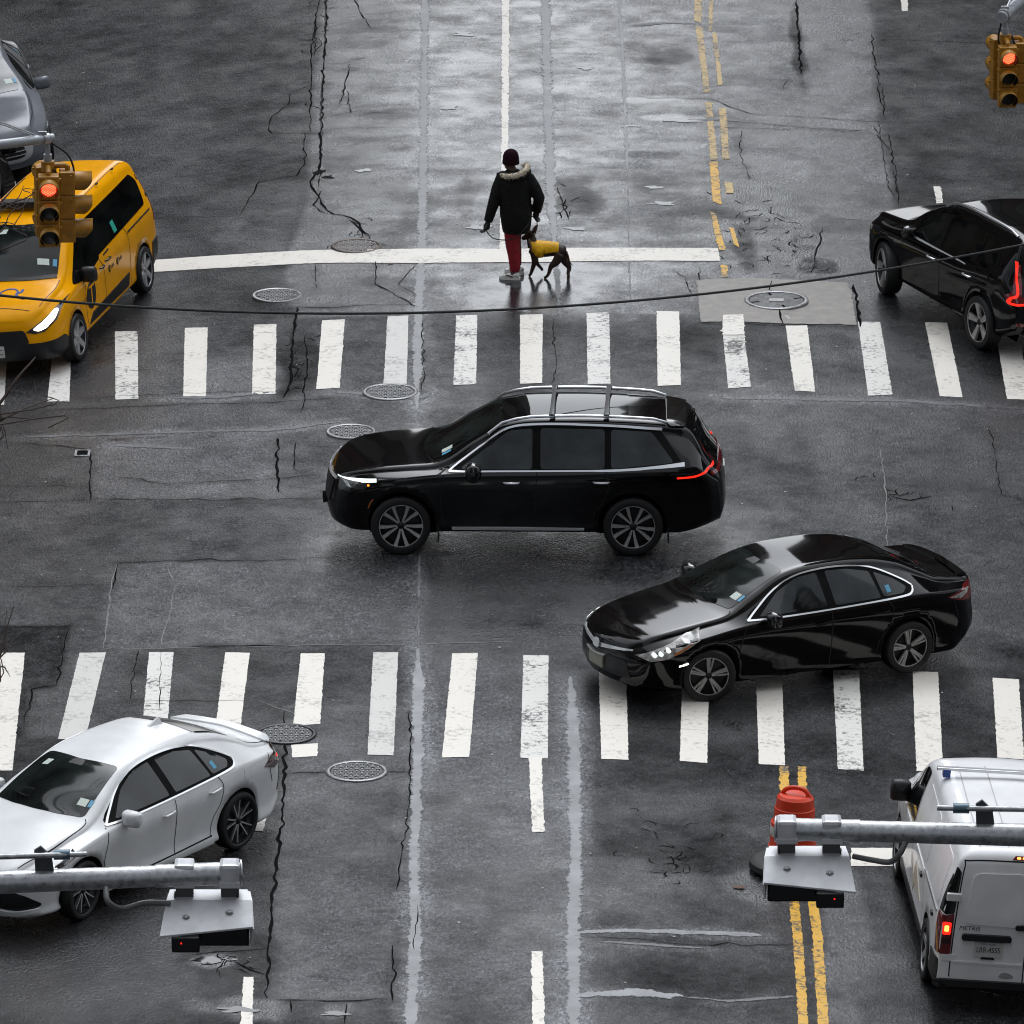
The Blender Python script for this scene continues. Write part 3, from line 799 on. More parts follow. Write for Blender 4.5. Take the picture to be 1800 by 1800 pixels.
# ------------------------------------------------------------------ vehicles
def pchip(P):
    x = np.array([p[0] for p in P], float); y = np.array([p[1] for p in P], float)
    h = np.diff(x); d = np.diff(y) / h
    m = np.zeros(len(x))
    for i in range(1, len(x) - 1):
        if d[i - 1] * d[i] > 0:
            w1 = 2 * h[i] + h[i - 1]; w2 = h[i] + 2 * h[i - 1]
            m[i] = (w1 + w2) / (w1 / d[i - 1] + w2 / d[i])
    m[0] = d[0]; m[-1] = d[-1]
    def f(q):
        q = np.clip(np.asarray(q, float), x[0], x[-1])
        i = np.clip(np.searchsorted(x, q, 'right') - 1, 0, len(x) - 2)
        t = (q - x[i]) / h[i]
        return ((1 + 2 * t) * (1 - t) ** 2 * y[i] + t * (1 - t) ** 2 * h[i] * m[i] + t * t * (3 - 2 * t) * y[i + 1] + t * t * (t - 1) * h[i] * m[i + 1])
    return f

def cat_rom(P, n):
    """smooth open curve through P, n samples"""
    P = np.array(P, float)
    Q = np.vstack([2 * P[0] - P[1], P, 2 * P[-1] - P[-2]])
    t = np.linspace(0, len(P) - 1 - 1e-9, n); i = t.astype(int); f = (t - i)[:, None]
    a, b, c, d = Q[i], Q[i + 1], Q[i + 2], Q[i + 3]
    return 0.5 * ((2 * b) + (-a + c) * f + (2 * a - 5 * b + 4 * c - d) * f ** 2 + (-a + 3 * b - 3 * c + d) * f ** 3)

def fillet(P, r, n=5):
    """round the corners of a closed outline"""
    P = [np.array(p, float) for p in P]; out = []
    for i, p in enumerate(P):
        a, b = P[i - 1] - p, P[(i + 1) % len(P)] - p
        la, lb = np.linalg.norm(a), np.linalg.norm(b)
        k = min(r, la * 0.45, lb * 0.45)
        s, e = p + a / la * k, p + b / lb * k
        for t in np.linspace(0, 1, n):
            out.append((1 - t) ** 2 * s + 2 * t * (1 - t) * p + t * t * e)
    return out

def strip(path, w, n=None):
    """outline of a band of width w along an open path"""
    P = cat_rom(path, n or len(path) * 6) if len(path) > 2 else np.array(path, float)
    if len(P) == 2: P = np.linspace(P[0], P[1], 8)
    t = np.gradient(P, axis=0); t /= np.linalg.norm(t, axis=1)[:, None] + 1e-9
    nr = np.stack([-t[:, 1], t[:, 0]], 1)
    ws = (np.array(w) if hasattr(w, '__len__') else np.array([w, w], float)) / 2
    ww = np.interp(np.linspace(0, 1, len(P)), np.linspace(0, 1, len(ws)), ws)[:, None]
    return list(P + nr * ww) + list((P - nr * ww)[::-1])

M_glass = mat('dark_glass', (0.004, 0.005, 0.005), 0.03, spec=0.35, noise=(1.6, 0.9))
M_glass_wind = mat('windscreen_glass', (0.007, 0.010, 0.0095), 0.06, spec=0.28, noise=(2.4, 0.95))
M_glass_tint = mat('pale_glass', (0.013, 0.017, 0.018), 0.04, spec=0.42, noise=(2.6, 1.0))
M_rubber = mat('tyre_rubber', (0.010, 0.010, 0.010), 0.6, bump=(60, 0.2))
M_black = mat('black_plastic', (0.010, 0.010, 0.011), 0.45)
M_blackgloss = mat('black_gloss', (0.004, 0.004, 0.004), 0.15, coat=0.5)
M_pillar = mat('pillar_black', (0.003, 0.003, 0.003), 0.7, spec=0.1)
M_seam = mat('panel_gap', (0.006, 0.006, 0.006), 0.8)
M_liner = mat('wheel_well', (0.004, 0.004, 0.004), 0.9, spec=0.1)
M_chrome = mat('chrome', (0.82, 0.83, 0.84), 0.22, metal=0.55)
M_satin = mat('satin_aluminium', (0.55, 0.56, 0.57), 0.3, metal=0.9)
M_alloy = mat('grey_alloy', (0.50, 0.49, 0.47), 0.34, metal=0.6, noise=(30, 0.2))
M_hub = mat('silver_hubcap', (0.40, 0.40, 0.41), 0.4, metal=0.5)
M_darkalloy = mat('dark_alloy', (0.02, 0.02, 0.021), 0.35, metal=0.5)
M_lampglass = mat('lamp_glass', (0.36, 0.355, 0.33), 0.08, coat=1.0, noise=(14, 0.7))
M_lampdark = mat('dark_lamp_glass', (0.03, 0.03, 0.032), 0.08, coat=1.0)
M_lampon = mat('lit_headlamp', (0.9, 0.9, 0.85), 0.2, emit=(1.0, 0.92, 0.78), estr=2.2)
M_lampdim = mat('dim_lit_lamp', (0.8, 0.85, 0.8), 0.2, emit=(0.85, 0.95, 0.9), estr=0.5)
M_amber = mat('amber_lamp', (0.45, 0.12, 0.01), 0.15, coat=1.0)
M_amberon = mat('lit_amber_lamp', (0.8, 0.2, 0.02), 0.2, emit=(1.0, 0.25, 0.02), estr=1.3)
M_red = mat('red_lamp_glass', (0.16, 0.006, 0.008), 0.1, coat=1.0)
M_reddark = mat('dark_red_lamp_glass', (0.035, 0.004, 0.005), 0.1, coat=1.0)
M_redon = mat('lit_red_lamp', (0.7, 0.02, 0.01), 0.2, emit=(1.0, 0.02, 0.008), estr=0.85)
M_redhot = mat('bright_brake_lamp', (0.9, 0.1, 0.02), 0.2, emit=(1.0, 0.30, 0.06), estr=2.0)
M_plate = mat('plate_white', (0.64, 0.64, 0.60), 0.45)
M_stick = mat('sticker_pale', (0.55, 0.62, 0.55), 0.5)
M_stickb = mat('sticker_blue', (0.08, 0.32, 0.50), 0.5)
M_stickg = mat('sticker_green', (0.03, 0.42, 0.30), 0.5)
M_ink = mat('dark_lettering', (0.012, 0.012, 0.014), 0.5)
M_blue = mat('blue_decal', (0.01, 0.06, 0.30), 0.4)
def paint(name, col, rough=0.22, metal=0.0, drops=0.04, cw=1.45, cr=0.16):
    m = mat(name, col, rough, metal=metal, coat=1.0, spec=0.0, coat_rough=cr, noise=(3.0, 0.06), bump=(95, drops))
    m.node_tree.nodes['Principled BSDF'].inputs['Coat IOR'].default_value = cw
    return m
M_pblack = paint('black_car_paint', (0.0016, 0.0016, 0.002), 0.35, cw=1.45, cr=0.07)
M_pwhite = paint('pearl_white_car_paint', (0.78, 0.79, 0.79), 0.3, 0.0, cw=1.32)
M_pvan = paint('white_van_paint', (0.88, 0.88, 0.88), 0.35, 0.0, cw=1.32)
M_pyellow = paint('taxi_yellow_paint', (0.98, 0.42, 0.002), 0.3, 0.0, cw=1.28)
M_pgrey = paint('grey_car_paint', (0.17, 0.18, 0.20), 0.3, 0.0, cw=1.32)

class Car:
    def __init__(self, name, label, cat, S, paint_m, P, group='cars at the crossing'):
        """S: shape curves; P: (near front wheel contact, near rear wheel contact) as points on the road"""
        self.S = S; self.L = S['L']; self.paint = paint_m
        self.ax = S['axles']; self.tr = S['track'] / 2; self.Rw = S['R']
        self.root = empty(name)
        tag(self.root, label, cat, group)
        f, r_ = np.array(P[0]), np.array(P[1])
        d = r_[:2] - f[:2]; phi = math.atan2(d[1], d[0])
        side = np.array([-math.sin(phi), math.cos(phi)])
        mid = (f[:2] + r_[:2]) / 2 + side * self.tr
        wb = self.ax[1] - self.ax[0]
        ex = np.array([math.cos(phi), math.sin(phi)])
        c = {}
        for i, sx in enumerate((-1, 1)):
            for sy in (-1, 1):
                p = mid + ex * sx * wb / 2 + side * sy * self.tr
                c[sx, sy] = np.array([p[0], p[1], zr(p[0], p[1])])
        X = (c[1, -1] + c[1, 1] - c[-1, -1] - c[-1, 1]); X /= np.linalg.norm(X)
        Y = (c[1, 1] + c[-1, 1] - c[1, -1] - c[-1, -1]); Y -= X * (X @ Y); Y /= np.linalg.norm(Y)
        Z = np.cross(X, Y); o = sum(c.values()) / 4
        self.root.matrix_world = Matrix(((X[0], Y[0], Z[0], o[0]), (X[1], Y[1], Z[1], o[1]), (X[2], Y[2], Z[2], o[2]), (0, 0, 0, 1)))
        self.x0 = (self.ax[0] + self.ax[1]) / 2       # shape coordinates: x from the front bumper
        self.body()

    def M(self, p):
        x = p[0]; a, b = self.ax                 # keep the overall length although nose and tail bulge
        kf = self.S.get('kf', a / (a + self.S['bow'][0][1])); kr = (self.L - b) / (self.L - b - self.S['bow'][-1][1])
        if x < a: x = a - (a - x) * kf
        elif x > b: x = b + (x - b) * kr
        return (x - self.x0, p[1], p[2])

    def body(self):
        S = self.S; L = self.L
        f = {k: pchip(S[k]) for k in ('top', 'zs', 'w', 'wt', 'r', 'zb', 'crown', 'bow')}
        xs = np.concatenate([np.linspace(0, 0.3, 14)[:-1], np.arange(0.3, L - 0.3, 0.035), np.linspace(L - 0.3, L, 14)])
        rings = []
        fs = S.get('flank', (0.86, 0.965, 0.978, 0.99, 1.0, 0.982))
        for x in xs:
            w, zt, wt, r_, zb, cr = (float(f[k](x)) for k in ('w', 'top', 'wt', 'r', 'zb', 'crown'))
            zs = min(float(f['zs'](x)), zt - r_ - 0.012)
            a = [(0, zb), (w * 0.4, zb), (w * 0.7, zb)]
            hh = zs - zb
            b = cat_rom([(w * fs[0], zb), (w * fs[1], zb + 0.05), (w * fs[2], zb + 0.25 * hh), (w * fs[3], zb + 0.52 * hh), (w * fs[4], zb + 0.82 * hh), (w * fs[5], zs)], 20)
            p0 = np.array([w * fs[5], zs]); p1 = np.array([wt, zt - r_])
            t = np.linspace(0, 1, 13)[1:, None]
            cc = p0 * (1 - t) + p1 * t; cc[:, 0] += (np.sin(t * math.pi) * S.get('bulge', 0.02) * np.linalg.norm(p1 - p0))[:, 0]
            ye = max(0.05, wt - 1.7 * r_)
            zc = lambda y: zt + cr * (1 - (y / wt) ** 2)
            p2 = np.array([ye, zc(ye)]); ctrl = np.array([wt - 0.25 * r_, zt + 0.004])
            t = np.linspace(0, 1, 8)[1:, None]
            dd = (1 - t) ** 2 * p1 + 2 * t * (1 - t) * ctrl + t * t * p2
            ys = np.linspace(ye, 0, 12)[1:]
            e = np.stack([ys, zc(ys)], 1)
            rings.append(np.vstack([a, b, cc, dd, e]))
        H = np.array(rings)                      # (n, m, 2) half sections
        n, m = H.shape[:2]
        full = np.concatenate([H, H[:, -2:0:-1] * np.array([-1, 1])], 1)
        k = full.shape[1]
        wv = f['w'](xs)[:, None]
        bow = f['bow'](xs)[:, None]
        Yv, Zv = full[..., 0], full[..., 1]
        Xv = np.repeat(xs[:, None], k, 1)
        nose, tail = pchip(S['nose']), pchip(S['tail'])
        fF = (1 - smooth01(xs / S.get('nfade', 0.9)))[:, None]; fR = smooth01((xs - (L - S.get('tfade', 0.8))) / S.get('tfade', 0.8))[:, None]
        Xv = Xv - bow * (1 - np.clip((Yv / wv) ** 2, 0, 1)) + nose(Zv) * fF - tail(Zv) * fR
        V = np.stack([Xv, Yv, Zv], -1).reshape(-1, 3)
        faces = []; 
        for i in range(n - 1):
            for j in range(k):
                j2 = (j + 1) % k
                faces.append((i * k + j, i * k + j2, (i + 1) * k + j2, (i + 1) * k + j))
        # end caps: rows across, gently bowed
        V = list(map(tuple, V))
        for i, rev in ((0, False), (n - 1, True)):
            rows = []
            for j in range(m):
                a = i * k + j; b = i * k + (k - j) % k
                if a == b: rows.append([a]); continue
                pa, pb = np.array(V[a]), np.array(V[b])
                row = [a]
                for t in (0.2, 0.4, 0.6, 0.8):
                    p = pa * (1 - t) + pb * t
                    kb = float(bow[i, 0]); yy = p[1] / wv[i, 0]; ya = pa[1] / wv[i, 0]
                    p[0] -= kb * ((1 - yy * yy) - (1 - ya * ya))
                    V.append(tuple(p)); row.append(len(V) - 1)
                row.append(b); rows.append(row)
            for r1, r2 in zip(rows[:-1], rows[1:]):
                if len(r1) == 1:
                    for q in range(len(r2) - 1): faces.append((r1[0], r2[q], r2[q + 1])[::(1 if rev else -1)])
                elif len(r2) == 1:
                    for q in range(len(r1) - 1): faces.append((r1[q], r2[0], r1[q + 1])[::(1 if rev else -1)])
                else:
                    for q in range(len(r1) - 1): faces.append((r1[q], r2[q], r2[q + 1], r1[q + 1])[::(1 if rev else -1)])
        V = np.array(V)
        self.bvh = BVHTree.FromPolygons([tuple(p) for p in V], faces)
        # wheel arches
        Ra = S['arch']
        dead = np.zeros(len(V), bool); which = np.full(len(V), -1)
        wfull = np.interp(V[:, 0], xs, f['w'](xs))
        for q, xa in enumerate(self.ax):
            d = np.hypot(V[:, 0] - xa, (V[:, 2] - self.Rw) * S.get('archz', 1.0))
            dead |= (d < Ra) & (np.abs(V[:, 1]) > wfull * 0.55)
        keep = [q for q in faces if not any(dead[i] for i in q)]
        gone = [q for q in faces if any(dead[i] for i in q)]
        edge_use = {}
        for q in keep:
            for a, b in zip(q, q[1:] + q[:1]): edge_use.setdefault((min(a, b), max(a, b)), []).append((a, b))
        gone_e = set()
        for q in gone:
            for a, b in zip(q, q[1:] + q[:1]): gone_e.add((min(a, b), max(a, b)))
        bnd = [e[0] for kk, e in edge_use.items() if len(e) == 1 and kk in gone_e]
        bv = {i for e in bnd for i in e}
        for i in bv:
            xa = min(self.ax, key=lambda q: abs(q - V[i, 0]))
            dx, dz = V[i, 0] - xa, (V[i, 2] - self.Rw)
            if abs(V[i, 1]) > wfull[i] * 0.8:
                d = math.hypot(dx, dz * S.get('archz', 1.0)); s = Ra / d
                V[i, 0] = xa + dx * s; V[i, 2] = self.Rw + dz * s
        V = list(map(tuple, V)); mi = [0] * len(keep)
        inner = {}
        for i in bv:
            p = V[i]; V.append((p[0], p[1] * 0.55, p[2])); inner[i] = len(V) - 1
        for a, b in bnd:
            keep.append((b, a, inner[a], inner[b])); mi.append(1)
        used = sorted({i for q in keep for i in q}); rm = {o: nn for nn, o in enumerate(used)}
        self.bodyobj = mesh_obj('body', [self.M(V[i]) for i in used], [tuple(rm[i] for i in q) for q in keep], None, self.root, True, [self.paint, M_liner], mi)
        fix_normals(self.bodyobj)
        self.f = f
        for xa in self.ax:                       # dark inner wall of each wheel well
            for sg in (-1, 1):
                yw = sg * float(f['w'](xa)) * 0.56; n_ = 28
                ring = [(xa + (Ra + 0.06) * math.cos(q), yw, max(0.16, self.Rw + (Ra + 0.06) * math.sin(q))) for q in np.linspace(0, 2 * math.pi, n_, endpoint=False)]
                mesh_obj('wheel_well', [self.M(p) for p in ring], [tuple(range(n_))], M_liner, self.root)

    # -- pieces laid onto the body surface
    def shoot(self, a, b, plane, side):
        if plane == 'side': o, d = Vector((a, 3 * side, b)), Vector((0, -side, 0))
        elif plane == 'top': o, d = Vector((a, b, 4)), Vector((0, 0, -1))
        elif plane == 'front': o, d = Vector((-3, a, b)), Vector((1, 0, 0))
        else: o, d = Vector((self.L + 3, a, b)), Vector((-1, 0, 0))
        loc, nor, i, dist = self.bvh.ray_cast(o, d)
        if loc is None or dist > (3.6 if plane == 'side' else 6):
            loc, nor, i, dist = self.bvh.find_nearest(o + d * (2.3 if plane == 'side' else 2.9))
        if nor.dot(d) > 0: nor = -nor
        return loc, nor

    def lay(self, name, poly, plane, mat_, off=0.005, side=-1, parent=None, grid=0.045, skirt=True, thick=None):
        P = [np.array(p, float) for p in poly]
        out = []
        for i, p in enumerate(P):
            q = P[(i + 1) % len(P)]; dl = np.linalg.norm(q - p)
            if dl < 1e-5: continue
            kk = max(1, int(dl / grid))
            out += [p + (q - p) * t / kk for t in range(kk)]
        o2 = np.array(out); mn, mx = o2.min(0), o2.max(0)
        inner = []
        X, Y = np.meshgrid(np.arange(mn[0] + grid / 2, mx[0], grid), np.arange(mn[1] + grid / 2, mx[1], grid))
        if X.size:
            k = inside(X, Y, o2); inner = list(zip(X[k], Y[k]))
        nb = len(out)
        r_ = delaunay_2d_cdt([Vector((float(p[0]), float(p[1]))) for p in out + inner], [(i, (i + 1) % nb) for i in range(nb)], [], 1, 1e-6)
        pos, nrm = [], []
        for p in r_[0]:
            l_, n_ = self.shoot(p.x, p.y, plane, side); pos.append(l_); nrm.append(n_)
        verts = [self.M(l_ + n_ * off) for l_, n_ in zip(pos, nrm)]
        faces = [tuple(q) for q in r_[2]]
        if skirt:
            eu = {}
            for q in faces:
                for a, b in zip(q, q[1:] + q[:1]): eu.setdefault((min(a, b), max(a, b)), []).append((a, b))
            low = {}
            for kk, e in eu.items():
                if len(e) == 1:
                    for i in e[0]:
                        if i not in low:
                            low[i] = len(verts); verts.append(self.M(pos[i] - nrm[i] * 0.004))
                    a, b = e[0]; faces.append((b, a, low[a], low[b]))
        o = mesh_obj(name, verts, faces, mat_, parent or self.root, False)
        fix_normals_out(o, len(r_[2]), nrm[0])
        if off > 0.0: shade_auto(o, 0.6)
        return o

    def both(self, name, poly, mat_, **k):
        return [self.lay(name, poly, 'side', mat_, side=s, **k) for s in (-1, 1)]

    def seams(self, lines, plane='side', w=0.012, mat_=None):
        for ln in lines:
            for s in ((-1, 1) if plane == 'side' else (-1,)):
                self.lay('panel_seam', strip(ln, w), plane, mat_ or M_seam, off=0.0022, side=s, skirt=False, grid=0.05)

    def text(self, body, size, at, plane, mat_, name='lettering', off=0.006, side=-1, shear=0.0, sx=1.0, rot=0.0, parent=None):
        v, fc = text_mesh(body, size)
        v = v * np.array([sx, 1]); v[:, 0] += v[:, 1] * shear
        c, s = math.cos(rot), math.sin(rot)
        v = v @ np.array([[c, s], [-s, c]])
        verts = []; 
        for p in v:
            if plane == 'side': a, b = at[0] + p[0] * (1 if side < 0 else -1), at[1] + p[1]
            elif plane == 'rear': a, b = at[0] + p[0], at[1] + p[1]
            elif plane == 'front': a, b = at[0] - p[0], at[1] + p[1]
            else: a, b = at[0] - p[1], at[1] - p[0]
            l_, n_ = self.shoot(a, b, plane, side); verts.append(self.M(l_ + n_ * off))
        return mesh_obj(name, verts, fc, mat_, parent or self.root)

    def wheels(self, style, steer=0.0, rim_m=None):
        proto = None
        for i, xa in enumerate(self.ax):
            for s in (-1, 1):
                if proto is None:
                    proto = make_wheel(self.Rw, self.S.get('tyre_w', 0.22), style, rim_m)
                    w, kids = proto
                else:
                    w = proto[0].copy(); COL.objects.link(w); kids = []
                    for q in proto[1]:
                        c = q.copy(); COL.objects.link(c); c.parent = w; kids.append(c)
                w.parent = self.root
                w.location = (xa - self.x0, s * (self.tr + 0.02), self.Rw)
                w.rotation_euler = (0, random.uniform(0, 6.28), 0 if s < 0 else math.pi)
                st = steer if i == 0 else 0
                w.rotation_euler[2] += st

    def mirror(self, x, z, y, mat_, size=(0.13, 0.22, 0.15)):
        for s in (-1, 1):
            b = MB()
            n, mm = 12, 8
            vs_, fs_ = [], []
            for i in range(mm + 1):
                t = math.pi * i / mm
                for j in range(n):
                    a = 2 * math.pi * j / n
                    px = -math.cos(t) ; rr = math.sin(t) ** 0.6
                    cy, cz = math.cos(a), math.sin(a)
                    cy = math.copysign(abs(cy) ** 0.5, cy); cz = math.copysign(abs(cz) ** 0.5, cz)
                    vs_.append((x + px * size[0] / 2 + abs(cy) * 0.01, s * (y + size[1] / 2 + cy * rr * size[1] / 2), z + cz * rr * size[2] / 2))
            for i in range(mm):
                for j in range(n):
                    fs_.append((i * n + j, i * n + (j + 1) % n, (i + 1) * n + (j + 1) % n, (i + 1) * n + j))
            b.add([self.M(p) for p in vs_], fs_)
            mo = b.build('door_mirror', mat_, self.root, True)
            b = MB(); b.tube([self.M((x + 0.01, s * (y - 0.07), z - size[2] * 0.45)), self.M((x, s * (y + 0.08), z - size[2] * 0.32))], [0.035, 0.03], 8)
            b.build('mirror_foot', M_black, mo, True)

    def handle(self, x, z, mat_, l_=0.2, dx=0.0):
        for s in (-1, 1):
            a, _ = self.shoot(x, z, 'side', s); c, _ = self.shoot(x + l_, z + dx, 'side', s)
            mid = (a + c) / 2
            P = [a, a + Vector((0.02, s * 0.03, 0)), mid + Vector((0, s * 0.038, 0)), c + Vector((-0.02, s * 0.03, 0)), c]
            MB().tube([self.M(p) for p in P], [0.010, 0.014, 0.015, 0.014, 0.010], 8).build('door_handle', mat_, self.root, True)

def fix_normals_out(o, nf, nref):
    me = o.data
    if not len(me.polygons): return
    p = me.polygons[0]
    if p.normal.dot(nref) < 0:
        bm = bmesh.new(); bm.from_mesh(me)
        bmesh.ops.reverse_faces(bm, faces=bm.faces); bm.to_mesh(me); bm.free()

_txt = {}
def text_mesh(body, size):
    cu = bpy.data.curves.new('lettering', 'FONT'); cu.body = body; cu.size = size
    cu.align_x = 'CENTER'; cu.align_y = 'CENTER'; cu.resolution_u = 3
    o = bpy.data.objects.new('lettering', cu); COL.objects.link(o)
    dg = bpy.context.evaluated_depsgraph_get(); dg.update()
    me = o.evaluated_get(dg).to_mesh()
    v = np.array([tuple(p.co)[:2] for p in me.vertices]); f = [tuple(p.vertices) for p in me.polygons]
    bpy.data.objects.remove(o); bpy.data.curves.remove(cu)
    return v, f

def make_wheel(Rw, tw, style, rim_m=None):
    """wheel about the y axis, outer face towards -y"""
    rr = Rw * style.get('rim', 0.70); h = tw / 2
    b = MB()
    b.lathe([(rr, -h * 0.86), (rr * 1.03, -h * 0.98), (Rw * 0.86, -h * 1.04), (Rw * 0.955, -h * 0.94), (Rw * 0.99, -h * 0.74), (Rw, -h * 0.4), (Rw, h * 0.4), (Rw * 0.99, h * 0.74), (Rw * 0.9, h), (rr, h * 0.9), (rr * 0.98, 0), (rr, -h * 0.86)], 48, 'y')
    w = b.build('wheel', M_rubber, None, True)
    kids = []
    dark = style.get('back', M_darkalloy)
    b = MB(); b.lathe([(0.001, -h * 0.25), (rr * 0.85, -h * 0.2), (rr * 0.97, -h * 0.55), (rr * 0.985, -h * 0.9)], 40, 'y')
    kids.append(b.build('rim_barrel', dark, w, True))
    m_ = rim_m or M_alloy
    b = MB(); b.lathe([(rr * 0.955, -h * 0.84), (rr * 0.965, -h * 0.93), (rr * 0.995, -h * 0.93), (rr * 1.0, -h * 0.82)], 48, 'y')
    kids.append(b.build('rim_lip', style.get('lip', m_), w, True))
    n = style['n']
    for k in range(n):
        for off in style.get('pair', (0.0,)):
            a = 2 * math.pi * (k + off) / n
            b = MB()
            w0, w1 = style.get('w', (0.035, 0.05))
            tw_ = style.get('twist', 0.0)
            for s0, s1 in ((0.10, 0.55), (0.55, 0.97)):
                q = []
                for t in (s0, s1):
                    ww = (w0 + (w1 - w0) * t) / 2
                    aa = a + tw_ * t + style.get('fork', 0.0) * (1 if off > 0 else -1) * t
                    cx, cz = math.cos(aa) * rr * t, math.sin(aa) * rr * t
                    nx_, nz_ = -math.sin(aa), math.cos(aa)
                    yo = -h * (0.62 + 0.22 * t)
                    for sg in (-1, 1):
                        q.append((cx + nx_ * ww * sg, yo, cz + nz_ * ww * sg)); q.append((cx + nx_ * ww * sg * 1.2, yo + 0.03, cz + nz_ * ww * sg * 1.2))
                b.add(q, [(0, 2, 6, 4), (0, 4, 5, 1), (2, 3, 7, 6), (1, 5, 7, 3)])
            o = b.build('spoke', m_, w)
            kids.append(o)
    b = MB(); b.lathe([(0.001, -h * 0.80), (rr * 0.10, -h * 0.80), (rr * 0.16, -h * 0.70), (rr * 0.2, -h * 0.4)], 20, 'y')
    kids.append(b.build('hub_cap', style.get('hub', M_darkalloy), w, True))
    return w, kids

def plate(car, plane, at, txt, parent=None, w=0.305, h=0.152, mat_=None, off=0.012, face=0.0):
    a, z = at
    p = car.lay('licence_plate', fillet([(a - w / 2, z - h / 2), (a + w / 2, z - h / 2), (a + w / 2, z + h / 2), (a - w / 2, z + h / 2)], 0.015), plane, mat_ or M_plate, off=off)
    if txt: car.text(txt, 0.095, (a, z - 0.005), plane, M_ink, off=off + 0.004, sx=0.78, parent=p)
    return p
# ------------------------------------------------------------------ tall unseen buildings added along the avenue (they shade the street and mirror in wet paint and glass)
def facade_mat(name, wall, glass=(0.02, 0.022, 0.025)):
    return mat(name, wall, 0.8, noise=(0.4, 0.25))
wall_m = [facade_mat('tan_brick', (0.22, 0.17, 0.13)), facade_mat('grey_limestone', (0.28, 0.27, 0.25)), facade_mat('red_brick', (0.16, 0.07, 0.05)), facade_mat('dark_brick', (0.09, 0.075, 0.065))]
wall_n = ['tan brick', 'grey limestone', 'red brick', 'dark brick']
M_band_glass = mat('window_band_glass', (0.02, 0.022, 0.025), 0.1)
def tower(x0, x1, y0, y1, h, k, label):
    cx, cy = (x0 + x1) / 2, (y0 + y1) / 2
    root = empty('unseen_building', (cx, cy, -0.8)); tag(root, label, 'building', 'unseen added buildings along the avenue')
    w, d = x1 - x0, y1 - y0
    MB().box((0, 0, h * 0.4), (w, d, h * 0.8)).build('wall', wall_m[k], root)
    MB().box((0, 0, h * 0.9 - 0.01), (w * 0.8, d * 0.86, h * 0.2)).build('upper_storeys', wall_m[k], root)
    MB().box((0, 0, h * 0.8 + 0.3), (w + 0.8, d + 0.8, 0.6)).build('cornice', wall_m[1], root)
    b = MB(); n = int(h * 0.8 / 3.6)
    for i in range(1, n):
        b.box((0, 0, i * 3.6 + 1.2), (w + 0.12, d + 0.12, 1.5))
    o = b.build('window_bands', M_band_glass, root); o['kind'] = 'stuff'
    b = MB(); m_ = max(2, int(d / 4))
    for i in range(m_ + 1):
        yq = -d / 2 + d * i / m_
        for s in (-1, 1): b.box((s * w / 2, yq, h * 0.4), (0.5, 1.6, h * 0.8 - 0.2))
    o = b.build('piers', wall_m[k], root); o['kind'] = 'stuff'
ORD = ['first', 'second', 'third', 'fourth', 'fifth', 'sixth']
for side, xf in ((-1, -16.0), (1, 18.0)):
    y = 24.0; i = 0
    for d, h, k in ((34, 62, 0), (28, 84, 2), (40, 70, 1), (46, 120, 3), (60, 150, 1), (90, 175, 0)) if side < 0 else ((30, 70, 3), (36, 66, 1), (38, 96, 0), (52, 118, 2), (64, 160, 3), (80, 170, 1)):
        xa, xb = (xf - 22, xf) if side < 0 else (xf, xf + 22)
        tower(xa, xb, y, y + d - 0.6, h, k, 'unseen added %s building, %s up the %s side of the avenue beyond the frame' % (wall_n[k], ORD[i], 'left' if side < 0 else 'right'))
        y += d + (14 if i % 2 else 0); i += 1
    y = -20.0; i = 0
    for d, h, k in ((36, 48, 1), (44, 60, 3)) if side < 0 else ((40, 54, 0), (40, 62, 2)):
        xa, xb = (xf - 22, xf) if side < 0 else (xf, xf + 22)
        tower(xa, xb, y - d + 0.6, y, h, k, 'unseen added %s building, %s on the %s side towards the camera' % (wall_n[k], ORD[i], 'left' if side < 0 else 'right'))
        y -= d; i += 1

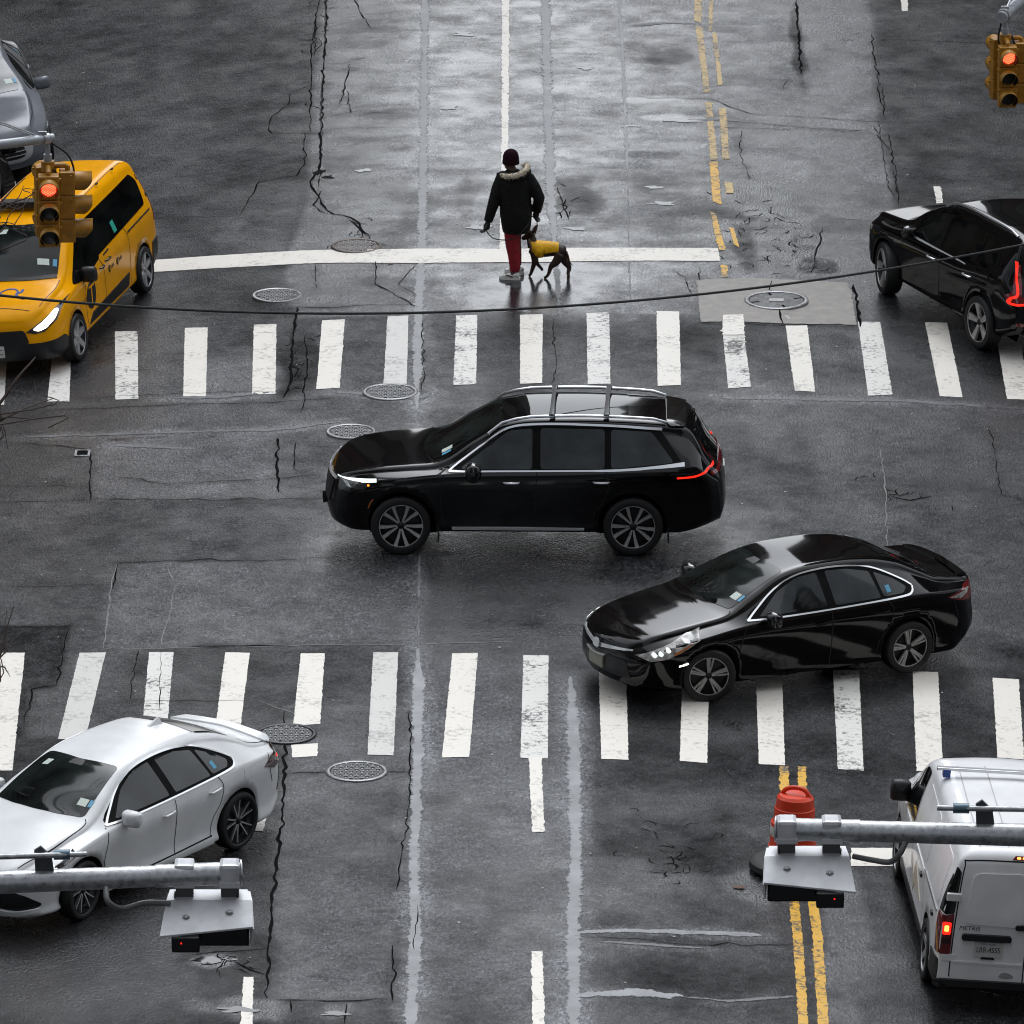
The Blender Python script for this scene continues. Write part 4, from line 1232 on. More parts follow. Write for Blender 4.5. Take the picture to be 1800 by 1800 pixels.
# ---- black SUV in the middle of the crossing
C5 = {'n': 5, 'pair': (-0.14, 0.14), 'w': (0.014, 0.046), 'rim': 0.735, 'fork': 0.10}
suv = Car('black_suv', 'black three-row SUV with roof rails and crossbars driving across the middle of the crossing', 'car', dict(
    L=5.03, axles=(0.96, 3.86), track=1.70, R=0.378, arch=0.435, tyre_w=0.25,
    top=[(0, 0.86), (0.05, 0.95), (0.18, 1.005), (0.6, 1.065), (1.1, 1.105), (1.42, 1.13), (1.58, 1.175), (1.95, 1.41), (2.3, 1.60), (2.65, 1.655), (3.2, 1.665), (3.9, 1.64), (4.35, 1.595), (4.55, 1.545), (4.7, 1.40), (4.84, 1.22), (4.94, 1.10), (5.03, 0.99)],
    zs=[(0, 0.72), (0.25, 0.90), (1.0, 1.0), (1.5, 1.05), (3, 1.08), (4.2, 1.13), (4.7, 1.14), (5.03, 0.93)],
    w=[(0, 0.66), (0.06, 0.76), (0.2, 0.88), (0.5, 0.955), (0.95, 0.985), (4.2, 0.985), (4.65, 0.955), (4.88, 0.89), (5.03, 0.78)],
    wt=[(0, 0.56), (0.15, 0.72), (0.6, 0.80), (1.35, 0.83), (1.6, 0.80), (2.3, 0.665), (3, 0.66), (4, 0.645), (4.5, 0.62), (4.8, 0.74), (5.03, 0.70)],
    r=[(0, 0.05), (0.3, 0.05), (1.3, 0.05), (1.7, 0.07), (2.4, 0.09), (4.4, 0.09), (4.8, 0.08), (5.03, 0.06)],
    zb=[(0, 0.33), (0.35, 0.27), (4.4, 0.27), (5.03, 0.40)], crown=[(0, 0.02), (0.3, 0.03), (1.4, 0.045), (2.3, 0.04), (4.4, 0.04), (5.03, 0.02)],
    bow=[(0, 0.13), (0.7, 0.10), (1.5, 0.18), (2.3, 0.06), (3.3, 0), (4.4, -0.04), (4.8, -0.08), (5.03, -0.08)],
    nose=[(0.3, 0.05), (0.5, 0.0), (0.75, 0.03), (0.95, 0.10), (1.1, 0.16)], tail=[(0.3, 0.06), (0.55, 0.0), (0.9, 0.03), (1.1, 0.06), (1.5, 0.10)], tfade=0.5),
    M_pblack, (G(705, 970), G(1112, 972)))
c = suv
c.wheels(C5, 0.05)
c.lay('windscreen', fillet([(1.36, -0.66), (1.29, -0.35), (1.26, 0), (1.29, 0.35), (1.36, 0.66), (2.24, 0.555), (2.20, 0), (2.24, -0.555)], 0.08), 'top', M_glass_wind)
c.lay('sunroof', fillet([(2.42, -0.50), (2.42, 0.50), (3.80, 0.48), (3.80, -0.48)], 0.06), 'top', M_glass)
c.both('window_surround', fillet([(1.60, 1.085), (2.32, 1.565), (2.70, 1.60), (3.6, 1.585), (4.22, 1.535), (4.52, 1.185), (3.5, 1.115)], 0.05), M_pillar, off=0.003)
for pl in ([(1.70, 1.105), (2.31, 1.535), (2.60, 1.565), (2.60, 1.115)], [(2.70, 1.118), (2.70, 1.568), (3.50, 1.555), (3.50, 1.125)], [(3.58, 1.13), (3.58, 1.552), (4.10, 1.52), (4.40, 1.20)]):
    c.both('side_window', fillet(pl, 0.045), M_glass_tint, off=0.007)
c.both('window_trim', strip([(1.56, 1.075), (2.2, 1.09), (3.0, 1.10), (3.6, 1.112), (4.1, 1.145), (4.54, 1.18)], (0.018, 0.018, 0.018, 0.026, 0.045)), M_chrome, off=0.011)
c.both('window_trim', strip([(1.57, 1.08), (1.95, 1.345), (2.28, 1.555), (2.7, 1.612), (3.5, 1.60), (4.24, 1.55)], (0.016, 0.02, 0.02, 0.022, 0.03)), M_chrome, off=0.011)
c.lay('rear_window', fillet([(-0.56, 1.22), (0.56, 1.22), (0.50, 1.50), (-0.50, 1.50)], 0.06), 'rear', M_glass, off=0.008)
c.seams([[(1.50, 0.36), (1.46, 0.7), (1.50, 1.05)], [(2.63, 0.34), (2.64, 0.8), (2.66, 1.10)], [(3.52, 1.10), (3.55, 0.9), (3.48, 0.7), (3.38, 0.55)], [(0.62, 0.98), (1.1, 1.005), (1.4, 1.04), (1.52, 1.09)]])
c.both('sill_trim', strip([(1.60, 0.35), (2.4, 0.35), (3.25, 0.345)], (0.035, 0.04, 0.025)), M_chrome, off=0.016)
hl = c.both('headlamp', [(0.10, 0.905), (0.35, 0.925), (0.58, 0.945), (0.50, 0.88), (0.42, 0.835), (0.22, 0.845)], M_lampdark, off=0.008)
for s, h_ in zip((-1, 1), hl):
    c.lay('running_light', strip([(0.07, 0.915), (0.3, 0.93), (0.62, 0.955)], (0.012, 0.024, 0.03)), 'side', M_lampdim, off=0.014, side=s, parent=h_)
    c.lay('turn_light', fillet([(0.49, 0.885), (0.52, 0.885), (0.52, 0.91), (0.49, 0.91)], 0.01), 'side', M_amberon, off=0.015, side=s, parent=h_)
    c.lay('reflector', [(0.20, 0.85), (0.26, 0.85), (0.20, 0.90), (0.15, 0.90)], 'side', M_lampglass, off=0.013, side=s, parent=h_)
c.both('side_marker', strip([(0.50, 0.60), (0.53, 0.67), (0.57, 0.72)], 0.018), M_amber, off=0.008)
c.lay('grille', fillet([(-0.48, 0.55), (0.48, 0.55), (0.56, 0.84), (-0.56, 0.84)], 0.05), 'front', M_black, off=0.012)
c.lay('grille_surround', strip([(-0.58, 0.88), (-0.35, 0.875), (0, 0.87), (0.35, 0.875), (0.58, 0.88)], 0.03), 'front', M_chrome, off=0.018)
plate(c, 'front', (0, 0.50), None, mat_=M_black, off=0.05)
tl = c.both('tail_lamp', [(4.40, 1.035), (4.66, 1.055), (4.93, 1.13), (4.94, 1.09), (4.68, 1.01), (4.44, 1.0)], M_reddark, off=0.008)
for s, h_ in zip((-1, 1), tl):
    c.lay('light_bar', strip([(4.44, 1.02), (4.66, 1.035), (4.80, 1.07), (4.92, 1.11)], (0.02, 0.022, 0.03)), 'side', M_redon, off=0.014, side=s, parent=h_)
c.lay('tail_light_bar', strip([(-0.80, 1.02), (0, 1.06), (0.80, 1.02)], 0.04), 'rear', M_red, off=0.01)
plate(c, 'rear', (0, 0.86), None)
c.handle(2.24, 0.955, M_chrome); c.handle(3.36, 0.965, M_chrome)
c.mirror(1.86, 1.11, 0.92, M_blackgloss, (0.20, 0.27, 0.25))
for s in (-1, 1):
    P = []
    for x in np.linspace(2.05, 4.30, 14):
        zt = float(c.f['top'](x)); y = float(c.f['wt'](x)) - 0.045
        P.append((x, s * y, zt + 0.045 * min(1, (x - 2.0) * 6, (4.36 - x) * 6) + 0.006))
    MB().tube([c.M(p) for p in P], 0.02, 8).build('roof_rail', M_satin, c.root, True)
for x in (2.86, 3.54):
    zt = float(c.f['top'](x)); y = float(c.f['wt'](x)) - 0.03
    b = MB(); b.tube([c.M((x - 0.02, -y, zt + 0.05)), c.M((x - 0.01, -y + 0.12, zt + 0.105)), c.M((x, 0, zt + 0.12)), c.M((x + 0.01, y - 0.12, zt + 0.105)), c.M((x + 0.02, y, zt + 0.05))], [0.045, 0.032, 0.026, 0.032, 0.045], 8)
    b.build('crossbar', M_satin, c.root, True)
c.lay('spoiler', fillet([(4.30, -0.60), (4.30, 0.60), (4.56, 0.56), (4.56, -0.56)], 0.08), 'top', M_blackgloss, off=0.03)
c.lay('inspection_sticker', [(1.47, -0.56), (1.60, -0.55), (1.60, -0.46), (1.47, -0.47)], 'top', M_stick, off=0.008)
c.lay('registration_sticker', [(1.47, -0.63), (1.58, -0.615), (1.59, -0.57), (1.48, -0.58)], 'top', M_stickb, off=0.008)
for s in (-1, 1):
    for xa in (1.43, 4.33):
        MB().box(c.M((xa, s * 0.86, 0.27)), (0.02, 0.24, 0.20)).build('mud_flap', M_black, c.root)
# ---- sedans
def sedan_shape(**k):
    S = dict(L=4.85, axles=(0.95, 3.725), track=1.58, R=0.33, arch=0.378, tyre_w=0.22,
        top=[(0, 0.66), (0.05, 0.73), (0.18, 0.79), (0.6, 0.875), (1.0, 0.935), (1.28, 0.975), (1.42, 1.015), (1.8, 1.20), (2.18, 1.36), (2.5, 1.415), (2.9, 1.425), (3.3, 1.395), (3.6, 1.325), (3.95, 1.18), (4.22, 1.085), (4.5, 1.065), (4.70, 1.055), (4.80, 1.01), (4.85, 0.92)],
        zs=[(0, 0.56), (0.3, 0.70), (1, 0.835), (1.5, 0.90), (3, 0.955), (4, 0.985), (4.5, 0.975), (4.85, 0.83)],
        w=[(0, 0.60), (0.05, 0.69), (0.16, 0.79), (0.45, 0.875), (0.9, 0.91), (4.0, 0.91), (4.45, 0.88), (4.7, 0.80), (4.85, 0.68)],
        wt=[(0, 0.50), (0.15, 0.63), (0.6, 0.70), (1.3, 0.735), (1.5, 0.72), (2.2, 0.585), (2.9, 0.575), (3.5, 0.575), (4.1, 0.66), (4.5, 0.70), (4.85, 0.60)],
        r=[(0, 0.05), (0.3, 0.05), (1.3, 0.045), (1.7, 0.06), (2.4, 0.075), (3.5, 0.075), (4.1, 0.05), (4.85, 0.05)],
        zb=[(0, 0.21), (0.3, 0.17), (4.4, 0.17), (4.85, 0.34)], crown=[(0, 0.02), (0.3, 0.03), (1.4, 0.045), (2.3, 0.04), (3.4, 0.035), (4.3, 0.03), (4.85, 0.02)],
        bow=[(0, 0.15), (0.7, 0.11), (1.45, 0.20), (2.2, 0.09), (2.9, 0), (3.5, -0.06), (4.1, -0.12), (4.5, -0.10), (4.85, -0.12)],
        nose=[(0.2, 0.08), (0.4, 0.01), (0.6, 0.02), (0.8, 0.10)], tail=[(0.2, 0.10), (0.5, 0.0), (0.8, 0.04), (1.1, 0.02)], tfade=0.5, nfade=0.7, kf=0.975)
    S.update(k); return S

def sedan_trim(c, dlo_y=0.0, chrome=M_chrome, seam=True):
    c.lay('windscreen', fillet([(1.32, -0.62), (1.23, -0.32), (1.20, 0), (1.23, 0.32), (1.32, 0.62), (2.13, 0.485), (2.06, 0), (2.13, -0.485)], 0.07), 'top', M_glass_wind)
    c.lay('rear_window', fillet([(3.52, -0.46), (3.58, 0), (3.52, 0.46), (4.10, 0.54), (4.22, 0), (4.10, -0.54)], 0.06), 'top', M_glass)
    c.both('window_surround', cat_closed([(1.47, 0.94), (1.86, 1.175), (2.2, 1.315), (2.55, 1.36), (2.95, 1.355), (3.3, 1.295), (3.62, 1.165), (3.76, 1.075), (3.66, 1.005), (3.0, 0.975), (2.2, 0.95)], 50), M_pillar, off=0.003)
    for pl in ([(1.62, 0.965), (1.95, 1.185), (2.25, 1.305), (2.52, 1.335), (2.55, 0.985)], [(2.66, 0.988), (2.64, 1.34), (2.95, 1.33), (3.24, 1.275), (3.30, 1.005)], [(3.34, 1.01), (3.30, 1.265), (3.55, 1.165), (3.69, 1.075), (3.62, 1.02)]):
        c.both('side_window', fillet(pl, 0.03), M_glass_tint, off=0.007)
    c.both('window_trim', strip([(1.46, 0.935), (1.86, 1.178), (2.2, 1.322), (2.55, 1.37), (2.95, 1.365), (3.3, 1.305), (3.62, 1.17), (3.78, 1.08)], 0.016), chrome, off=0.011)
    c.both('window_trim', strip([(1.45, 0.935), (2.2, 0.945), (3.0, 0.965), (3.6, 0.99), (3.74, 1.02), (3.785, 1.075)], (0.016, 0.016, 0.018, 0.022)), chrome, off=0.011)
    c.seams([[(1.36, 0.30), (1.33, 0.6), (1.42, 0.92)], [(2.60, 0.27), (2.61, 0.6), (2.60, 0.96)], [(3.38, 0.99), (3.46, 0.85), (3.42, 0.65), (3.30, 0.50), (3.25, 0.3)], [(4.42, 0.98), (4.40, 0.85), (4.50, 0.62)]])
    c.seams([[(0.16, -0.60), (0.6, -0.69), (1.2, -0.70), (1.32, -0.65)], [(4.16, -0.60), (4.45, -0.66), (4.74, -0.66)]], 'top', 0.010)
    c.handle(2.36, 0.80, c.paint, 0.2, 0.015); c.handle(3.20, 0.835, c.paint, 0.2, 0.015)
    c.mirror(1.72, 0.97, 0.86, c.paint if c.paint is not M_pblack else M_blackgloss, (0.18, 0.25, 0.19))
    c.lay('inspection_sticker', [(1.45, -0.545), (1.55, -0.53), (1.53, -0.42), (1.43, -0.435)], 'top', M_stick, off=0.008)
    c.lay('registration_sticker', [(1.47, -0.60), (1.565, -0.585), (1.555, -0.545), (1.46, -0.56)], 'top', M_stickb, off=0.008)
    c.lay('mirror_mount', fillet([(1.95, -0.10), (1.95, 0.10), (2.06, 0.07), (2.06, -0.07)], 0.02), 'top', M_black, off=0.006)
    c.lay('door_sticker', [(3.40, 1.045), (3.46, 1.05), (3.45, 1.12), (3.39, 1.115)], 'side', M_stickb, off=0.010)

def cat_closed(P, n):
    P = np.array(P, float); Q = np.vstack([P[-1], P, P[0], P[1]])
    t = np.linspace(0, len(P) - 1e-6, n, endpoint=False); i = t.astype(int); f = (t - i)[:, None]
    a, b, c_, d = Q[i], Q[i + 1], Q[i + 2], Q[i + 3]
    return list(0.5 * ((2 * b) + (-a + c_) * f + (2 * a - 5 * b + 4 * c_ - d) * f ** 2 + (-a + 3 * b - 3 * c_ + d) * f ** 3))

C7 = {'n': 5, 'pair': (-0.17, 0.0, 0.17), 'w': (0.016, 0.022), 'rim': 0.72, 'fork': -0.05}
c = bsedan = Car('black_sedan', 'black sedan with chrome window trim standing on the near crosswalk', 'car', sedan_shape(), M_pblack, (G(1238, 1229), G(1590, 1180)))
c.wheels(C7, -0.35, M_alloy)
sedan_trim(c)
hl = c.both('headlamp', [(0.03, 0.62), (0.25, 0.705), (0.62, 0.83), (0.86, 0.90), (0.77, 0.80), (0.57, 0.69), (0.34, 0.60), (0.15, 0.57)], M_lampglass, off=0.008)
for s, h_ in zip((-1, 1), hl):
    for x_, z_ in ((0.20, 0.645), (0.27, 0.66), (0.36, 0.70)):
        c.lay('projector_lens', cat_closed([(x_ - 0.03, z_), (x_, z_ + 0.028), (x_ + 0.03, z_), (x_, z_ - 0.028)], 12), 'side', M_lampdim, off=0.013, side=s, parent=h_)
    c.lay('turn_light', [(0.42, 0.665), (0.68, 0.77), (0.62, 0.73), (0.45, 0.645)], 'side', M_amber, off=0.013, side=s, parent=h_)
c.both('day_light', strip([(0.50, 0.50), (0.56, 0.51), (0.62, 0.525)], 0.016), M_lampon, off=0.01)
c.lay('grille_bar', strip([(-0.56, 0.66), (-0.3, 0.63), (0, 0.60), (0.3, 0.63), (0.56, 0.66)], (0.02, 0.035, 0.05, 0.035, 0.02)), 'front', M_chrome, off=0.014)
b_ = c.lay('badge', cat_closed([(-0.075, 0.61), (0, 0.66), (0.075, 0.61), (0, 0.56)], 20), 'front', M_blackgloss, off=0.03)
for rx_, rz_, cz_ in ((0.07, 0.046, 0.61), (0.028, 0.044, 0.61), (0.05, 0.02, 0.632)):
    t_ = np.linspace(0, 2 * math.pi, 25)
    ring = [(rx_ * math.cos(q), cz_ + rz_ * math.sin(q)) for q in t_[:-1]]
    c.lay('badge_ring', strip(ring + ring[:2], 0.013, 40), 'front', M_chrome, off=0.036, parent=b_, skirt=False)
c.lay('lower_grille', fillet([(-0.58, 0.30), (0.58, 0.30), (0.50, 0.52), (-0.50, 0.52)], 0.06), 'front', M_black, off=0.008)
c.lay('bumper_highlight', strip([(-0.20, 0.515), (0, 0.50), (0.20, 0.515)], 0.018), 'front', M_satin, off=0.05)
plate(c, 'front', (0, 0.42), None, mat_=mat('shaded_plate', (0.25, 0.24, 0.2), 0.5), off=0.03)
tl = c.both('tail_lamp', [(4.28, 0.90), (4.60, 0.985), (4.80, 1.0), (4.83, 0.90), (4.80, 0.80), (4.50, 0.835)], M_red, off=0.008)
for s, h_ in zip((-1, 1), tl):
    c.lay('reversing_light', [(4.32, 0.895), (4.62, 0.955), (4.72, 0.94), (4.50, 0.865)], 'side', M_lampglass, off=0.013, side=s, parent=h_)
c.lay('boot_spoiler', fillet([(4.60, -0.66), (4.66, 0), (4.60, 0.66), (4.76, 0.62), (4.80, 0), (4.76, -0.62)], 0.06), 'top', c.paint, off=0.016)
plate(c, 'rear', (0, 0.72), None)

# ---- white sedan, lower left
C10 = {'n': 5, 'pair': (-0.16, 0.16), 'w': (0.020, 0.014), 'rim': 0.78, 'fork': 0.05, 'lip': M_darkalloy}
c = wsedan = Car('white_sedan', 'pearl white sedan with black wheels turning out of the lower left corner', 'car', sedan_shape(
    L=4.89, axles=(0.95, 3.775), track=1.60, R=0.338, arch=0.39,
    top=[(0, 0.66), (0.05, 0.72), (0.18, 0.775), (0.6, 0.86), (1.0, 0.925), (1.28, 0.965), (1.42, 1.005), (1.8, 1.19), (2.18, 1.345), (2.5, 1.395), (2.9, 1.405), (3.3, 1.385), (3.7, 1.305), (4.05, 1.175), (4.3, 1.075), (4.55, 1.04), (4.74, 1.035), (4.84, 0.99), (4.89, 0.90)],
    w=[(0, 0.60), (0.05, 0.69), (0.16, 0.79), (0.45, 0.885), (0.9, 0.92), (4.0, 0.925), (4.45, 0.895), (4.72, 0.82), (4.89, 0.70)],
    flank=(0.86, 0.972, 0.955, 0.978, 1.005, 0.975)), M_pwhite, (G(131, 1614), G(412, 1487)))
c.wheels(C10, 0.12, M_satin)
sedan_trim(c)
hl = c.both('headlamp', [(0.06, 0.63), (0.30, 0.70), (0.62, 0.775), (0.86, 0.835), (0.80, 0.765), (0.55, 0.705), (0.35, 0.655), (0.15, 0.60)], M_lampdark, off=0.008)
for s, h_ in zip((-1, 1), hl):
    c.lay('turn_light', strip([(0.20, 0.635), (0.27, 0.655), (0.33, 0.68)], 0.035), 'side', M_amberon, off=0.013, side=s, parent=h_)
    c.lay('projector_lens', strip([(0.40, 0.69), (0.46, 0.715), (0.50, 0.735)], 0.04), 'side', M_lampdim, off=0.013, side=s, parent=h_)
    c.lay('reflector', [(0.60, 0.735), (0.80, 0.80), (0.76, 0.765), (0.62, 0.725)], 'side', M_lampglass, off=0.013, side=s, parent=h_)
c.lay('lower_grille', fillet([(-0.34, 0.24), (0.34, 0.24), (0.34, 0.52), (-0.34, 0.52)], 0.08), 'front', M_black, off=0.008)
for s in (-1, 1):
    c.lay('side_intake', fillet([(s * 0.40, 0.33), (s * 0.74, 0.29), (s * 0.83, 0.34), (s * 0.76, 0.47), (s * 0.62, 0.53), (s * 0.40, 0.53)], 0.05), 'front', M_black, off=0.009, grid=0.03)
    c.lay('bumper_lip', strip([(s * 0.36, 0.30), (s * 0.60, 0.275), (s * 0.80, 0.29)], 0.05), 'front', c.paint, off=0.03, grid=0.03)
c.both('sill_skirt', strip([(1.32, 0.235), (2.3, 0.235), (3.30, 0.25)], (0.05, 0.05, 0.07)), c.paint, off=0.022)
c.both('sill_groove', strip([(1.36, 0.275), (2.3, 0.275), (3.28, 0.30)], 0.016), M_seam, off=0.006)
tl = c.both('tail_lamp', [(4.28, 0.86), (4.48, 0.95), (4.78, 0.985), (4.85, 0.92), (4.80, 0.80), (4.50, 0.79)], M_reddark, off=0.008)
for s, h_ in zip((-1, 1), tl):
    c.lay('light_point', fillet([(4.62, 0.88), (4.66, 0.88), (4.66, 0.91), (4.62, 0.91)], 0.01), 'side', M_redon, off=0.013, side=s, parent=h_)
c.lay('boot_spoiler', fillet([(4.58, -0.68), (4.68, 0), (4.58, 0.68), (4.78, 0.64), (4.85, 0), (4.78, -0.64)], 0.08), 'top', c.paint, off=0.022)
c.both('fuel_door', fillet([(3.86, 0.80), (4.04, 0.82), (4.04, 0.96), (3.86, 0.94)], 0.04), c.paint, off=0.0045)
c.both('bumper_corner_vent', strip([(4.70, 0.45), (4.76, 0.62), (4.78, 0.78)], 0.02), M_seam, off=0.006)
MB().add([c.M(p) for p in [(3.28, -0.02, 1.43), (3.28, 0.02, 1.43), (3.50, 0.03, 1.40), (3.50, -0.03, 1.40), (3.46, -0.006, 1.49), (3.46, 0.006, 1.49)]], [(0, 1, 5, 4), (1, 2, 5), (2, 3, 4, 5), (3, 0, 4), (0, 3, 2, 1)]).build('shark_fin_antenna', c.paint, c.root)
c.lay('toll_tag', fillet([(1.86, 0.40), (1.96, 0.38), (1.96, 0.30), (1.86, 0.32)], 0.01), 'top', M_stick, off=0.008)

# ---- grey car and the dark car behind the taxi, upper left
wb_ = np.array([-0.165, 0.986]); inw = np.array([-0.986, -0.165])
Fg = A(57, 150, 0.60)[:2] - 0.5 * wb_ - 0.12 * inw
c = Car('grey_sedan', 'grey sedan facing the camera in the upper left corner, with a wide chrome grille', 'car', sedan_shape(), M_pgrey, (Fg, Fg + 2.775 * wb_))
c.wheels(C7)
sedan_trim(c, chrome=M_satin)
c.both('headlamp', [(0.10, 0.60), (0.30, 0.64), (0.60, 0.70), (0.58, 0.66), (0.34, 0.59), (0.12, 0.55)], M_lampdark, off=0.008)
g_ = c.lay('grille', fillet([(-0.46, 0.36), (0.46, 0.36), (0.56, 0.62), (-0.56, 0.62)], 0.05), 'front', M_black, off=0.012)
c.lay('grille_frame', strip([(-0.58, 0.63), (-0.48, 0.36), (0, 0.34), (0.48, 0.36), (0.58, 0.63), (0, 0.65), (-0.58, 0.63)], 0.04, 60), 'front', M_chrome, off=0.016, parent=g_, skirt=False)
for z_ in (0.42, 0.48, 0.55):
    c.lay('grille_slat', strip([(-0.48, z_), (0, z_), (0.48, z_)], 0.014), 'front', M_chrome, off=0.018, parent=g_, skirt=False)
Fd = G(24, 400)[:2]
c = Car('dark_sedan', 'black car at the left edge, half hidden behind the yellow taxi', 'car', sedan_shape(), M_pblack, (Fd, Fd + 2.775 * np.array([-0.20, 0.98])))
c.wheels(C7)
sedan_trim(c, chrome=M_blackgloss)
c.both('headlamp', [(0.10, 0.60), (0.30, 0.66), (0.62, 0.76), (0.55, 0.70), (0.34, 0.62), (0.12, 0.58)], M_lampglass, off=0.008)
# ---- yellow taxi van
c = taxi = Car('taxi_van', 'yellow taxi van with lit headlight and a round letter T on its door', 'taxi', dict(
    L=4.82, axles=(0.88, 3.94), track=1.62, R=0.325, arch=0.375, tyre_w=0.21,
    top=[(0, 0.80), (0.05, 0.87), (0.18, 0.95), (0.5, 1.035), (0.85, 1.095), (1.0, 1.14), (1.35, 1.385), (1.72, 1.625), (2.0, 1.715), (2.5, 1.765), (3.5, 1.775), (4.3, 1.75), (4.58, 1.715), (4.70, 1.62), (4.78, 1.40), (4.82, 1.15)],
    zs=[(0, 0.66), (0.3, 0.84), (0.9, 0.98), (1.5, 1.03), (3, 1.07), (4.5, 1.08), (4.82, 1.0)],
    w=[(0, 0.64), (0.06, 0.75), (0.2, 0.85), (0.5, 0.905), (0.9, 0.917), (4.4, 0.917), (4.68, 0.89), (4.82, 0.84)],
    wt=[(0, 0.54), (0.15, 0.68), (0.5, 0.75), (0.95, 0.79), (1.2, 0.775), (1.9, 0.70), (2.4, 0.69), (4.4, 0.68), (4.7, 0.67), (4.82, 0.70)],
    r=[(0, 0.05), (0.4, 0.05), (1.2, 0.06), (2.0, 0.10), (4.4, 0.11), (4.82, 0.07)],
    zb=[(0, 0.27), (0.3, 0.22), (4.4, 0.24), (4.82, 0.34)], crown=[(0, 0.02), (0.3, 0.03), (1.1, 0.045), (2, 0.045), (4.4, 0.04), (4.82, 0.02)],
    bow=[(0, 0.12), (0.6, 0.10), (1.1, 0.20), (1.9, 0.09), (2.6, 0), (4.4, -0.02), (4.82, -0.05)],
    nose=[(0.2, 0.06), (0.4, 0.0), (0.7, 0.03), (0.95, 0.12)], tail=[(0.2, 0.05), (0.5, 0.0), (1.0, 0.03), (1.7, 0.06)], tfade=0.4, nfade=0.7),
    M_pyellow, (G(136, 628), G(246, 518)), 'cars at the crossing')
C6 = {'n': 6, 'pair': (0.0,), 'w': (0.09, 0.075), 'rim': 0.74, 'back': M_darkalloy, 'hub': M_hub}
c.wheels(C6, -0.02, M_hub)
c.lay('windscreen', fillet([(0.93, -0.70), (0.83, -0.36), (0.80, 0), (0.83, 0.36), (0.93, 0.70), (1.76, 0.60), (1.66, 0), (1.76, -0.60)], 0.09), 'top', M_glass_wind)
c.lay('cowl_panel', strip([(0.955, -0.69), (0.84, -0.36), (0.805, 0), (0.84, 0.36), (0.955, 0.69)], 0.06), 'top', M_black, off=0.009)
MB().tube([c.M((0.93, -0.30, 1.17)), c.M((0.96, -0.02, 1.20)), c.M((1.0, 0.42, 1.20))], 0.010, 6).build('wiper', M_black, c.root)
c.both('front_side_window', fillet([(1.02, 1.02), (1.72, 1.52), (2.08, 1.585), (2.14, 1.06), (1.7, 0.985), (1.45, 0.96)], 0.04), M_glass, off=0.006)
c.both('rear_side_window', fillet([(2.10, 1.09), (2.06, 1.59), (4.32, 1.60), (4.46, 1.48), (4.34, 1.16), (3.35, 1.13)], 0.06), M_glass, off=0.006)
c.seams([[(1.40, 0.30), (1.36, 0.6), (1.40, 0.96)], [(2.22, 0.36), (2.24, 0.7), (2.20, 0.92), (2.10, 1.05)], [(3.32, 0.34), (3.38, 0.7), (3.36, 1.0), (3.28, 1.13)], [(3.36, 1.02), (3.9, 1.04), (4.45, 1.05)]])
c.seams([[(1.95, -0.58), (3.0, -0.585), (4.4, -0.57)], [(0.22, -0.62), (0.6, -0.72), (0.9, -0.74)]], 'top', 0.012, mat('taxi_roof_groove', (0.25, 0.10, 0.0), 0.6))
c.seams([[(0.13, -0.50), (0.14, 0.0), (0.13, 0.50)]], 'top', 0.010)
c.both('side_moulding', fillet([(1.42, 0.33), (3.20, 0.33), (3.28, 0.50), (1.62, 0.45)], 0.03), M_black, off=0.012)
c.both('front_bumper_side', fillet([(0.0, 0.25), (0.50, 0.24), (0.50, 0.44), (0.38, 0.52), (0.0, 0.50)], 0.03), M_black, off=0.010)
c.lay('front_bumper', fillet([(-0.72, 0.26), (0.72, 0.26), (0.72, 0.50), (-0.72, 0.50)], 0.03), 'front', M_black, off=0.014)
c.both('rear_bumper_side', fillet([(4.33, 0.25), (4.80, 0.34), (4.80, 0.62), (4.40, 0.60)], 0.04), M_black, off=0.014)
c.lay('rear_bumper', fillet([(-0.80, 0.36), (0.80, 0.36), (0.80, 0.60), (-0.80, 0.60)], 0.04), 'rear', M_black, off=0.016)
c.lay('grille', fillet([(-0.50, 0.50), (0.50, 0.50), (0.44, 0.69), (-0.44, 0.69)], 0.05), 'front', M_black, off=0.016)
for s in (-1, 1):
    h_ = c.lay('headlamp', [(s * 0.46, 0.655), (s * 0.58, 0.625), (s * 0.70, 0.64), (s * 0.84, 0.76), (s * 0.895, 0.97), (s * 0.84, 0.93), (s * 0.70, 0.80)], 'front', M_lampdark, off=0.009, grid=0.03)
    c.lay('lit_lens', fillet([(s * 0.55, 0.685), (s * 0.63, 0.655), (s * 0.73, 0.69), (s * 0.825, 0.78), (s * 0.845, 0.87), (s * 0.80, 0.885), (s * 0.70, 0.785)], 0.03), 'front', M_lampon, off=0.017, parent=h_, grid=0.025)
    c.lay('side_marker', [(s * 0.855, 0.84), (s * 0.885, 0.945), (s * 0.86, 0.92)], 'front', M_reddark, off=0.014, parent=h_)
p_ = plate(c, 'front', (0, 0.42), None, off=0.03)
c.text('7C', 0.10, (-0.085, 0.415), 'front', M_ink, off=0.034, sx=0.78, parent=p_)
c.handle(2.04, 0.93, M_black, 0.16); c.handle(2.30, 0.96, M_black, 0.2)
c.mirror(1.36, 1.06, 0.88, M_black, (0.15, 0.24, 0.22))
